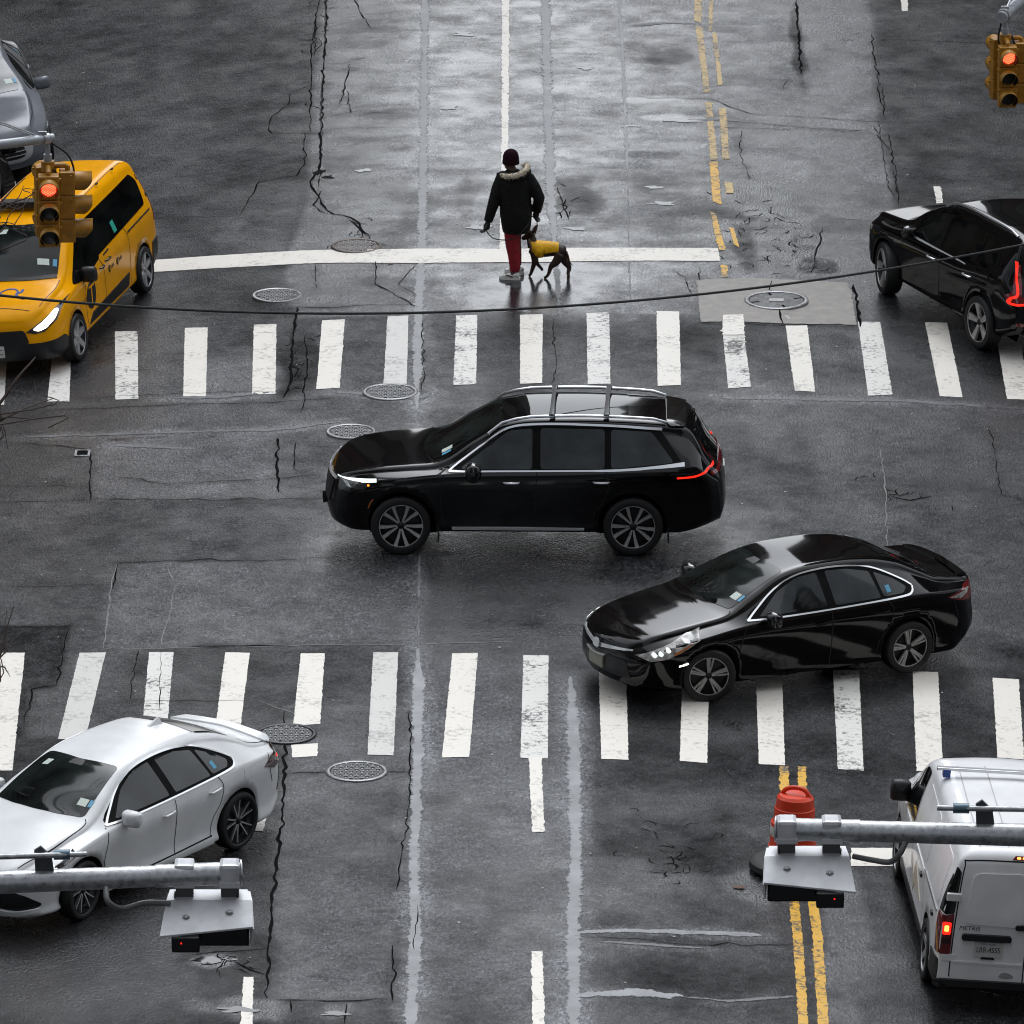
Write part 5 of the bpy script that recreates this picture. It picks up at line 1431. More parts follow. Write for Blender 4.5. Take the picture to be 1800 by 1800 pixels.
# round T emblem, lettering and small marks on the doors
o_ = c.lay('round_emblem', cat_closed([(1.60 + 0.19 * math.cos(q), 0.70 + 0.19 * math.sin(q)) for q in np.linspace(0, 6.283, 16, endpoint=False)], 48), 'side', M_ink, off=0.008)
c.text('T', 0.37, (1.60, 0.70), 'side', M_pyellow, 'lettering', 0.011, -1, sx=1.1, parent=o_)
c.text('NYC', 0.10, (1.33, 0.70), 'side', M_ink, 'lettering', 0.007, -1)
c.lay('printed_line', strip([(2.30, 1.045), (2.54, 1.06)], 0.022), 'side', M_ink, off=0.006)
for x_ in (2.46, 2.82):
    o_ = c.lay('round_emblem', cat_closed([(x_ + 0.05 * math.cos(q), 0.80 + 0.05 * math.sin(q)) for q in np.linspace(0, 6.283, 12, endpoint=False)], 24), 'side', M_ink, off=0.008)
    c.lay('emblem_mark', strip([(x_, 0.77), (x_ + 0.005, 0.83)], 0.018), 'side', M_pyellow, off=0.011, parent=o_)
    c.lay('printed_line', strip([(x_ + 0.08, 0.79), (x_ + 0.20, 0.80)], 0.012), 'side', M_ink, off=0.006)
    c.lay('printed_line', strip([(x_ + 0.08, 0.815), (x_ + 0.18, 0.825)], 0.010), 'side', M_ink, off=0.006)
c.lay('window_sticker', [(2.93, 1.16), (3.06, 1.165), (3.05, 1.32), (2.92, 1.315)], 'side', M_stickg, off=0.010)
c.lay('printed_mark', strip([(4.55, 1.53), (4.53, 1.49), (4.57, 1.46)], 0.022), 'side', M_ink, off=0.007); c.lay('printed_mark', strip([(4.55, 1.235), (4.63, 1.225)], 0.05), 'side', M_ink, off=0.007)
# accessibility figure on the hood
b_ = c.lay('hood_figure_head', cat_closed([(0.36 + 0.035 * math.cos(q), -0.36 + 0.035 * math.sin(q)) for q in np.linspace(0, 6.283, 10, endpoint=False)], 20), 'top', M_blue, off=0.006)
c.lay('hood_figure_wheel', strip([(0.36 + 0.02, -0.02), (0.50, -0.02), (0.58, -0.10), (0.58, -0.20), (0.50, -0.26)], 0.028), 'top', M_blue, off=0.006)
c.lay('hood_figure_body', strip([(0.40, -0.12), (0.38, -0.26), (0.46, -0.25), (0.50, -0.30), (0.58, -0.31)], 0.036), 'top', M_blue, off=0.007)
c.lay('inspection_sticker', [(1.07, -0.56), (1.15, -0.54), (1.13, -0.38), (1.05, -0.40)], 'top', M_stick, off=0.009)
c.lay('registration_sticker', [(1.08, -0.66), (1.17, -0.645), (1.16, -0.59), (1.07, -0.605)], 'top', M_stickb, off=0.009)
c.lay('toll_tag', [(1.50, 0.25), (1.58, 0.24), (1.58, 0.14), (1.50, 0.15)], 'top', M_stick, off=0.009)
b = MB().box(c.M((2.10, 0.0, 1.87)), (0.20, 0.9, 0.10)); rl = b.build('roof_sign', M_black, c.root, bevel=0.02)
for s in (-1, 1): MB().tube([c.M((2.03, s * 0.40, 1.93)), c.M((2.03, s * 0.40, 2.0))], 0.035, 10).build('roof_lamp', M_amberon, rl)
for yy in (0.16, 0.0): pass
for x_ in (2.5, 3.2, 3.9):
    MB().box(c.M((x_, -0.62, 1.797)), (0.05, 0.03, 0.02)).build('roof_clip', M_black, c.root)
tl = c.both('tail_lamp', fillet([(4.60, 0.85), (4.80, 0.85), (4.78, 1.35), (4.66, 1.40)], 0.03), M_red, off=0.009)
c.lay('rear_window', fillet([(-0.60, 1.12), (0.60, 1.12), (0.54, 1.55), (-0.54, 1.55)], 0.06), 'rear', M_glass, off=0.009)
c.both('sliding_door_rail', strip([(3.40, 1.035), (4.0, 1.05), (4.44, 1.06)], 0.02), M_black, off=0.008)

# ---- black compact SUV at the right edge
c = xsuv = Car('black_crossover', 'black crossover SUV with bent glowing tail lamp at the right edge', 'car', dict(
    L=4.43, axles=(0.86, 3.56), track=1.62, R=0.365, arch=0.425, tyre_w=0.24,
    top=[(0, 0.86), (0.05, 0.94), (0.16, 0.985), (0.6, 1.035), (1.1, 1.085), (1.25, 1.12), (1.65, 1.36), (1.95, 1.505), (2.25, 1.59), (2.8, 1.625), (3.4, 1.62), (3.8, 1.60), (4.0, 1.565), (4.12, 1.43), (4.26, 1.17), (4.36, 1.06), (4.43, 0.92)],
    zs=[(0, 0.72), (0.25, 0.88), (1.2, 0.99), (2.8, 1.02), (3.5, 1.10), (4.1, 1.13), (4.43, 0.86)],
    w=[(0, 0.66), (0.05, 0.75), (0.18, 0.85), (0.5, 0.92), (0.86, 0.935), (3.7, 0.935), (4.1, 0.91), (4.3, 0.86), (4.43, 0.79)],
    wt=[(0, 0.56), (0.15, 0.70), (0.6, 0.76), (1.2, 0.78), (1.4, 0.76), (2.1, 0.64), (3, 0.63), (3.9, 0.60), (4.2, 0.70), (4.43, 0.70)],
    r=[(0, 0.05), (1.2, 0.05), (2.2, 0.085), (3.9, 0.085), (4.43, 0.06)], zb=[(0, 0.34), (0.3, 0.27), (3.9, 0.27), (4.43, 0.40)],
    crown=[(0, 0.02), (0.3, 0.03), (1.2, 0.04), (3.9, 0.04), (4.43, 0.02)],
    bow=[(0, 0.12), (0.6, 0.09), (1.25, 0.17), (2.1, 0.06), (3, 0), (4, -0.05), (4.43, -0.09)],
    nose=[(0.3, 0.05), (0.5, 0.0), (0.8, 0.02), (1.0, 0.08)], tail=[(0.3, 0.05), (0.55, 0.0), (1.0, 0.05), (1.5, 0.10)], tfade=0.45, nfade=0.6),
    M_pblack, (G(1570, 519), G(1722, 606)))
c.wheels({'n': 5, 'pair': (0.0,), 'w': (0.035, 0.10), 'rim': 0.74}, -0.25)
c.lay('windscreen', fillet([(1.16, -0.64), (1.08, -0.3), (1.05, 0), (1.08, 0.3), (1.16, 0.64), (1.90, 0.54), (1.84, 0), (1.90, -0.54)], 0.07), 'top', M_glass_wind)
c.lay('sunroof', fillet([(2.05, -0.47), (2.05, 0.47), (3.45, 0.45), (3.45, -0.45)], 0.08), 'top', M_glass)
for pl in ([(1.40, 1.06), (1.95, 1.43), (2.28, 1.495), (2.36, 1.06)], [(2.44, 1.065), (2.38, 1.50), (3.25, 1.495), (3.32, 1.16), (3.1, 1.08)], [(3.36, 1.17), (3.33, 1.49), (3.66, 1.465), (3.88, 1.22)]):
    c.both('side_window', fillet(pl, 0.04), M_glass, off=0.006)
c.both('window_trim', strip([(1.32, 1.025), (2.2, 1.035), (3.1, 1.055)], (0.03, 0.022, 0.015)), M_chrome, off=0.010)
for s in (-1, 1):
    P = [(x, s * (float(c.f['wt'](x)) - 0.05), float(c.f['top'](x)) + 0.015 + 0.035 * min(1, (x - 1.95) * 5, (3.9 - x) * 5)) for x in np.linspace(1.96, 3.88, 12)]
    MB().tube([c.M(p) for p in P], 0.020, 8).build('roof_rail', M_satin, c.root, True)
c.seams([[(1.38, 0.36), (1.34, 0.7), (1.38, 1.0)], [(2.40, 0.34), (2.42, 0.7), (2.40, 1.03)], [(3.36, 1.10), (3.42, 0.9), (3.30, 0.6)], [(0.58, 0.96), (1.0, 0.985), (1.3, 1.02)]])
c.handle(2.10, 0.90, M_chrome); c.handle(3.10, 0.93, M_chrome)
c.mirror(1.62, 1.10, 0.88, M_blackgloss, (0.15, 0.22, 0.17))
c.lay('rear_window', fillet([(-0.58, 1.16), (0.58, 1.16), (0.50, 1.46), (-0.50, 1.46)], 0.06), 'rear', M_glass, off=0.008)
for s in (-1, 1):
    lamp = c.lay('tail_lamp', [(s * 0.64, 1.30), (s * 0.70, 1.31), (s * 0.80, 0.98), (s * 0.88, 0.92), (s * 0.86, 0.82), (s * 0.56, 0.82), (s * 0.56, 0.87), (s * 0.70, 0.90)], 'rear', M_red, off=0.009)
    c.lay('light_tube', strip([(s * 0.685, 1.34), (s * 0.72, 1.10), (s * 0.755, 0.93), (s * 0.83, 0.89), (s * 0.835, 0.82), (s * 0.66, 0.81)], 0.030, 40), 'rear', M_redon, off=0.016, parent=lamp)
    c.lay('bumper_reflector', strip([(s * 0.60, 0.52), (s * 0.78, 0.54)], 0.04), 'rear', M_red, off=0.010)
    MB().tube([c.M((4.36, s * 0.45, 0.36)), c.M((4.45, s * 0.62, 0.365))], 0.03, 8).build('exhaust_tip', M_chrome, c.root, True)
c.lay('headlamp', [(0.06, 0.84), (0.30, 0.86), (0.42, 0.88), (0.36, 0.80), (0.10, 0.78)], 'side', M_lampglass, off=0.008)
c.lay('turn_light', [(0.08, 0.80), (0.14, 0.80), (0.14, 0.84), (0.08, 0.84)], 'side', M_amber, off=0.013)
plate(c, 'rear', (0, 0.86), None)

# ---- white cargo van, lower right
c = van = Car('cargo_van', 'white cargo van with a dented rear door and lit brake light, lower right', 'van', dict(
    L=5.14, axles=(0.90, 4.10), track=1.68, R=0.345, arch=0.40, tyre_w=0.22,
    top=[(0, 0.86), (0.05, 0.96), (0.18, 1.04), (0.6, 1.13), (0.95, 1.19), (1.1, 1.24), (1.5, 1.52), (1.85, 1.735), (2.15, 1.81), (2.7, 1.845), (4.4, 1.845), (4.9, 1.825), (5.02, 1.79), (5.09, 1.70), (5.12, 1.40), (5.14, 1.10)],
    zs=[(0, 0.72), (0.25, 0.90), (1.0, 1.06), (2, 1.10), (5.0, 1.10), (5.14, 1.0)],
    w=[(0, 0.68), (0.06, 0.79), (0.2, 0.89), (0.5, 0.95), (0.9, 0.965), (4.9, 0.965), (5.06, 0.955), (5.14, 0.93)],
    wt=[(0, 0.58), (0.15, 0.73), (0.6, 0.80), (1.0, 0.84), (1.9, 0.81), (2.4, 0.80), (4.9, 0.80), (5.08, 0.80), (5.14, 0.84)],
    r=[(0, 0.05), (1.0, 0.05), (2.0, 0.10), (4.9, 0.12), (5.14, 0.06)], zb=[(0, 0.30), (0.3, 0.24), (4.8, 0.26), (5.14, 0.32)],
    crown=[(0, 0.02), (1.0, 0.05), (2, 0.035), (5.0, 0.03), (5.14, 0.015)],
    bow=[(0, 0.14), (0.6, 0.11), (1.1, 0.20), (1.9, 0.09), (2.6, 0), (4.9, -0.01), (5.14, -0.02)],
    nose=[(0.2, 0.05), (0.4, 0.0), (0.8, 0.03), (1.1, 0.10)], tail=[(0.2, 0.0), (0.5, 0.0), (1.0, 0.015), (1.7, 0.03)], tfade=0.3, nfade=0.7,
    flank=(0.90, 0.985, 0.985, 0.992, 1.0, 0.99), bulge=0.03),
    M_pvan, (G(1590, 1541), G(1638, 1719)))
c.wheels(C6, 0.0, M_hub)
c.lay('windscreen', fillet([(1.0, -0.74), (0.90, -0.4), (0.87, 0), (0.90, 0.4), (1.0, 0.74), (1.84, 0.66), (1.74, 0), (1.84, -0.66)], 0.08), 'top', M_glass_wind)
c.both('side_window', fillet([(1.08, 1.13), (1.60, 1.53), (1.92, 1.69), (2.16, 1.71), (2.20, 1.12), (1.6, 1.08)], 0.05), M_glass, off=0.006)
c.seams([[(1.30, 0.34), (1.28, 0.7), (1.14, 1.10)], [(2.26, 0.34), (2.28, 0.8), (2.24, 1.2), (2.18, 1.70)], [(3.55, 0.36), (3.60, 0.8), (3.58, 1.05)]])
c.both('window_recess', fillet([(2.42, 1.14), (3.56, 1.14), (3.54, 1.66), (2.40, 1.67)], 0.08), c.paint, off=0.006)
c.both('window_recess', fillet([(3.66, 1.14), (4.86, 1.14), (4.78, 1.66), (3.64, 1.66)], 0.08), c.paint, off=0.006)
c.both('door_rail', strip([(3.62, 1.07), (4.2, 1.07), (4.86, 1.07)], 0.03), M_satin, off=0.012)
c.both('waist_crease', strip([(1.3, 1.03), (2.5, 1.035), (3.5, 1.035)], 0.03), c.paint, off=0.010)
for x_ in (2.0, 3.35, 4.55):
    MB().box(c.M((x_, -0.965, 0.93)), (0.10, 0.05, 0.05)).build('door_catch', M_black, c.root, bevel=0.015)
c.both('sill_cladding', fillet([(1.36, 0.27), (3.64, 0.27), (3.66, 0.40), (1.34, 0.40)], 0.03), M_black, off=0.010)
c.lay('arrow_decal', [(2.30, 0.80), (2.62, 0.66), (2.78, 0.88), (3.30, 0.60), (2.72, 0.60), (2.56, 0.46)], 'side', mat('pale_decal', (0.62, 0.55, 0.45), 0.5), off=0.007)
c.mirror(1.38, 1.20, 0.92, M_black, (0.16, 0.24, 0.26))
c.handle(2.05, 0.98, M_black, 0.18)
# rear end: two doors with recessed panels, black strip, lamps and plate
c.seams([[(0.0, 0.40), (0.0, 1.0), (0.0, 1.72)], [(-0.80, 0.42), (-0.80, 0.6), (-0.78, 1.1), (-0.73, 1.66), (-0.66, 1.735), (0, 1.75), (0.66, 1.735), (0.73, 1.66), (0.78, 1.1), (0.80, 0.42)]], 'rear', 0.014)
for s in (-1, 1):
    c.lay('door_panel', fillet([(s * 0.06, 1.02), (s * 0.68, 1.04), (s * 0.62, 1.60), (s * 0.06, 1.62)], 0.08), 'rear', c.paint, off=0.016)
    c.lay('lamp_cover', fillet([(s * 0.80, 1.14), (s * 0.905, 1.12), (s * 0.855, 1.45), (s * 0.80, 1.66), (s * 0.755, 1.60)], 0.02), 'rear', M_blackgloss, off=0.010)
    lamp = c.lay('tail_lamp', fillet([(s * 0.81, 0.68), (s * 0.925, 0.68), (s * 0.91, 1.10), (s * 0.80, 1.14)], 0.02), 'rear', M_red, off=0.012)
    c.lay('lamp_side', fillet([(4.98, 0.68), (5.12, 0.68), (5.12, 1.11), (5.0, 1.14)], 0.02), 'side', M_red, off=0.011, side=s, parent=lamp)
    c.lay('cover_side', fillet([(5.0, 1.15), (5.12, 1.13), (5.08, 1.45), (5.04, 1.58)], 0.02), 'side', M_blackgloss, off=0.009, side=s)
    c.lay('glowing_lens', fillet([(s * 0.825, 0.90), (s * 0.915, 0.90), (s * 0.91, 1.04), (s * 0.82, 1.04)], 0.02), 'rear', M_redon, off=0.016, parent=lamp)
    c.lay('brake_light', fillet([(s * 0.845, 0.935), (s * 0.895, 0.935), (s * 0.895, 1.005), (s * 0.845, 1.005)], 0.015), 'rear', M_redhot, off=0.019, parent=lamp)
    c.lay('reversing_light', fillet([(s * 0.82, 0.80), (s * 0.915, 0.80), (s * 0.915, 0.87), (s * 0.82, 0.87)], 0.01), 'rear', M_reddark, off=0.019, parent=lamp)
    for z_ in (1.33, 0.64):
        MB().box(c.M((5.125, s * 0.82, z_)), (0.05, 0.16, 0.085)).build('door_hinge', c.paint, c.root, bevel=0.01)
hb = c.lay('plate_handle', fillet([(-0.70, 0.855), (-0.16, 0.855), (-0.16, 0.925), (-0.70, 0.925)], 0.035), 'rear', M_black, off=0.05)
c.lay('door_handle', fillet([(-0.13, 1.0), (0.13, 1.0), (0.13, 1.055), (-0.13, 1.055)], 0.025), 'rear', M_black, off=0.045)
p_ = plate(c, 'rear', (-0.40, 0.755), None, off=0.014, w=0.32, h=0.165)
c.text('LRR-4555', 0.088, (-0.40, 0.752), 'rear', M_ink, off=0.020, sx=0.74, parent=p_)
c.text('NEW YORK', 0.030, (-0.40, 0.818), 'rear', M_blue, off=0.020, parent=p_)
c.text('METRIS', 0.065, (-0.62, 0.985), 'rear', M_ink, off=0.008, sx=1.1, shear=0.2)
c.lay('plate_lamp', fillet([(-0.48, 0.645), (-0.32, 0.645), (-0.34, 0.672), (-0.46, 0.672)], 0.008), 'rear', M_black, off=0.016)
c.lay('lower_crease', strip([(-0.79, 0.60), (-0.4, 0.598), (-0.02, 0.595)], 0.022), 'rear', c.paint, off=0.012)
c.lay('dent', cat_closed([(-0.22, 0.50), (-0.14, 0.49), (-0.10, 0.45), (-0.18, 0.43), (-0.26, 0.45)], 24), 'rear', mat('scuffed_paint', (0.38, 0.38, 0.38), 0.6), off=0.004)
c.lay('rear_bumper', fillet([(-0.93, 0.30), (0.93, 0.30), (0.93, 0.40), (-0.93, 0.40)], 0.03), 'rear', M_black, off=0.05)
c.both('rear_corner_bumper', fillet([(4.56, 0.28), (5.12, 0.30), (5.12, 0.62), (4.66, 0.60)], 0.04), M_black, off=0.012)
c.lay('high_brake_lamp', fillet([(-0.22, 1.765), (0.22, 1.765), (0.19, 1.80), (-0.19, 1.80)], 0.01), 'rear', M_red, off=0.012)
for k in range(6):
    y_ = -0.15 + k * 0.06
    c.lay('brake_led', fillet([(y_ - 0.02, 1.772), (y_ + 0.02, 1.772), (y_ + 0.02, 1.792), (y_ - 0.02, 1.792)], 0.006), 'rear', M_redhot, off=0.018)
rb = MB(); rb.box(c.M((2.72, -0.02, 1.955)), (0.07, 1.62, 0.035)); rb.build('roof_bar', M_satin, c.root, bevel=0.006)
for s in (-1, 1): MB().box(c.M((2.72, s * 0.72, 1.905)), (0.10, 0.08, 0.08)).build('bar_foot', M_blue if s < 0 else M_black, c.root)
c.seams([[(2.3, -0.55), (3.5, -0.56), (4.9, -0.56)], [(2.3, -0.25), (3.5, -0.25), (4.9, -0.25)], [(2.3, 0.25), (4.9, 0.25)]], 'top', 0.014, mat('roof_groove', (0.45, 0.45, 0.45), 0.5))
# ------------------------------------------------------------------ signals, arms, cable
M_sig = mat('signal_yellow_enamel', (0.37, 0.17, 0.012), 0.42, noise=(8, 0.25), bump=(70, 0.15))
M_sigin = mat('visor_black', (0.006, 0.006, 0.006), 0.6)
M_galv = mat('galvanised_steel', (0.42, 0.43, 0.44), 0.38, metal=0.55, noise=(18, 0.35), bump=(60, 0.15))
M_grey = mat('grey_painted_steel', (0.36, 0.38, 0.40), 0.35, metal=0.2, noise=(10, 0.15))
M_box = mat('pale_sheet_metal', (0.62, 0.63, 0.65), 0.38, metal=0.1, noise=(5, 0.2))
M_cable = mat('black_cable', (0.006, 0.006, 0.006), 0.55)
M_dim = mat('unlit_signal_lens', (0.02, 0.02, 0.02), 0.2)

def at_plane_y(u, v, y):
    d = ray(u, v); t = (y + CAM_D) / d[1]
    return np.array([d[0] * t, y, CAM_H + d[2] * t])

M_led = mat('lit_red_signal', (0.5, 0.01, 0.01), 0.3, emit=(1.0, 0.01, 0.006), estr=0.28)
M_ledhot = mat('red_led', (0.8, 0.3, 0.1), 0.3, emit=(1.0, 0.26, 0.10), estr=1.5)

def signal_head(root, ang, lit, r=0.26, tilt=0.0):
    """three-lens head on the hub, facing the direction ang (0 = towards -y)"""
    Mz = Matrix.Rotation(ang, 3, 'Z')
    def T(p): return Mz @ (Vector(p) + Vector((0, -r, 0)))
    b = MB()
    for k in range(3):
        b.box(T((0, 0.02, -0.16 - k * 0.315)), (0.27, 0.20, 0.305), Mz)
    b.box(T((0, 0.03, -0.475)), (0.23, 0.16, 0.93), Mz)
    head = b.build('signal_head', M_sig, root, bevel=0.018)
    for k in range(3):
        z = -0.16 - k * 0.315
        # visor: a tube cut away underneath
        vs_, fs_ = [], []; n = 22; R0 = 0.125
        for i in range(n + 1):
            a = R(-52) + (R(284)) * i / n
            for (yy, rr) in ((-0.08, R0), (-0.30 + 0.10 * (1 - min(1, math.sin(max(0, min(math.pi, (a + R(52)) / R(284) * math.pi))) * 1.6)), R0 * 1.03)):
                vs_.append(T((rr * math.cos(a), yy, z + rr * math.sin(a))))
                vs_.append(T(((rr - 0.008) * math.cos(a), yy, z + (rr - 0.008) * math.sin(a))))
        mi = []
        for i in range(n):
            a, q = i * 4, (i + 1) * 4
            fs_ += [(a, q, q + 2, a + 2), (a + 1, a + 3, q + 3, q + 1), (a + 2, q + 2, q + 3, a + 3)]; mi += [0, 1, 0]
        mesh_obj('visor', vs_, fs_, None, head, True, [M_sig, M_sigin], mi)
        b = MB(); b.lathe([(0.001, -0.092), (0.06, -0.089), (0.108, -0.082)], 24, 'y')
        on = lit and k == 0
        ln = b.build('lens', M_led if on else M_dim, head, True)
        ln.data.transform(Matrix.Translation(Vector((0, -r, z)))); ln.data.transform(Mz.to_4x4())
        if on:
            b = MB(); q = 0
            for i in range(-6, 7):
                for j in range(-6, 7):
                    x, zz = (i + 0.5 * (j % 2)) * 0.0175, j * 0.0155
                    if math.hypot(x, zz) < 0.096:
                        b.box(T((x, -0.096, z + zz)), (0.0085, 0.006, 0.0080), Mz)
            o = b.build('led_cluster', M_ledhot, head); o['kind'] = 'stuff'
        for sg in (-1, 1):
            MB().box(T((sg * 0.145, -0.03, z + 0.10)), (0.03, 0.03, 0.03), Mz).build('door_latch', M_sig, head, bevel=0.006)
    return head

def traffic_signal(hub, label, angs, rz):
    root = empty('traffic_signal', hub, rz)
    tag(root, label, 'traffic signal', 'traffic signals hung from mast arms')
    b = MB(); b.tube([(0, 0, 0.34), (0, 0, 0.14)], 0.035, 10); b.tube([(0, 0, 0.20), (0, 0, 0.10)], 0.055, 10)
    b.build('hanger', M_grey, root, True)
    b = MB(); b.tube([(0, 0, 0.11), (0, 0, -0.02)], 0.085, 12); b.build('hub', M_sig, root, True)
    for a, lit in angs:
        Mz = Matrix.Rotation(a, 3, 'Z')
        P = [Mz @ Vector(p) for p in ((0, 0, 0.05), (0, -0.22, 0.05), (0, -0.25, 0.03), (0, -0.25, -0.03))]
        MB().tube(P, 0.035, 10).build('bracket_pipe', M_sig, root, True)
        signal_head(root, a, lit)
    return root

def mast(name, label, E, poleXY, top, arm_r=(0.055, 0.085), brace=True):
    """mast arm from a pole standing beside the road"""
    x, y = poleXY; zg = zr(x, y)
    root = empty(name, (x, y, zg)); tag(root, label, 'mast arm')
    o = Vector((x, y, zg)); e = Vector(E) - o
    b = MB(); b.lathe([(0.17, 0), (0.17, 0.5), (0.12, 0.55), (0.09, top), (0.0, top + 0.03)], 16); b.build('pole', M_grey, root, True)
    h = e.z + 0.15
    P = [Vector((0, 0, h)), Vector((0, 0, h)).lerp(e, 0.5), e + (e - Vector((0, 0, h))).normalized() * 0.04]
    MB().tube(P, [arm_r[1], (arm_r[0] + arm_r[1]) / 2, arm_r[0]], 14).build('arm', M_grey, root, True)
    if brace:
        up = Vector((0, 0, 0.12))
        for k in (0.10, 0.16):
            MB().tube([Vector((0, 0, top - 0.3 - k)), e + Vector((0, 0, arm_r[0] + k * 0.1)) + (Vector((0, 0, h)) - e).normalized() * (0.1 + k)], 0.010, 6).build('guy_rod', M_galv, root, True)
        d = (Vector((0, 0, h)) - e).normalized()
        MB().tube([e + d * 0.02, e + d * 0.10], arm_r[0] * 1.25, 14).build('end_collar', M_galv, root, True)
        MB().box(e + d * 0.1 + Vector((0, 0, arm_r[0] + 0.02)), (0.10, 0.04, 0.04)).build('rod_clamp', M_galv, root)
    return root

E1 = A(88, 243, 6.15)
pole1 = (E1[0] - 4.3, E1[1] - 2.6)
mast('signal_mast', 'grey mast arm reaching in from the left edge above the taxi', E1, pole1, 9.0)
hub1 = A(92, 284, 5.86)
hub1 = np.array([E1[0] - 0.03, E1[1] - 0.02, E1[2] - 0.38])
traffic_signal(hub1, 'yellow traffic signal showing red in front of the taxi', [(R(4), True), (R(93), False), (R(192), False)], 0).scale = (0.94, 0.94, 0.94)
E2 = A(1762, 30, 6.15)
pole2 = (E2[0] + 1.7, E2[1] + 4.6)
mast('signal_mast', 'grey mast arm in the upper right corner', E2, pole2, 9.0, (0.075, 0.10))
hub2 = np.array([E2[0] + 0.04, E2[1] + 0.02, E2[2] - 0.32])
traffic_signal(hub2, 'yellow traffic signal showing red in the upper right corner', [(R(6), True), (R(98), False), (R(-165), False)], 0).scale = (0.84, 0.84, 0.84)
# loop of cable at each signal
def loop(name, label, P, r=0.012):
    o = MB().tube(cat_rom(P, 28), r, 8).build(name, M_cable, None, True)
    return tag(o, label, 'cable')
d = np.array([0.02, -0.03, 0])
loop('signal_cable', 'black cable loop beside the signal above the taxi', [E1 + [0.03, -0.05, -0.05], E1 + [0.22, -0.06, -0.20], E1 + [0.28, -0.06, -0.42], E1 + [0.14, -0.06, -0.46], E1 + [-0.02, -0.06, -0.32]])
loop('signal_cable', 'black cable loop over the signal in the upper right corner', [E2 + [-0.02, -0.08, -0.06], E2 + [-0.05, -0.10, -0.28], E2 + [0.05, -0.12, -0.42], E2 + [0.16, -0.1, -0.38], E2 + [0.12, -0.08, -0.22]])

# overhead cable slung between the two signal poles
p1v, p2v = np.array([*pole1]), np.array([*pole2])
nrm_ = np.array([-(p2v - p1v)[1], (p2v - p1v)[0]])
cp = []
for u, v in [(0, 520), (150, 533), (300, 543), (450, 548), (600, 550), (750, 550), (900, 545), (1050, 535), (1200, 521), (1350, 503), (1500, 481), (1650, 457), (1800, 431)]:
    dd = ray(u, v); cpos = np.array([0, -CAM_D, CAM_H])
    t = ((p1v - cpos[:2]) @ nrm_) / (dd[:2] @ nrm_)
    cp.append(cpos + dd * t)
cp = np.array(cp)
s_ = (cp[:, :2] - p1v) @ (p2v - p1v) / ((p2v - p1v) @ (p2v - p1v))
co = np.polyfit(s_, cp[:, 2], 3)
line = []
for s in np.linspace(0.0, 1.0, 60):
    q = p1v + (p2v - p1v) * s
    line.append((q[0], q[1], float(np.polyval(co, s))))
print('cable z', line[0], line[30], line[-1])
tag(MB().tube(line, 0.017, 8).build('overhead_cable', M_cable, None, True), 'thin black cable sagging across the whole crossing', 'cable')

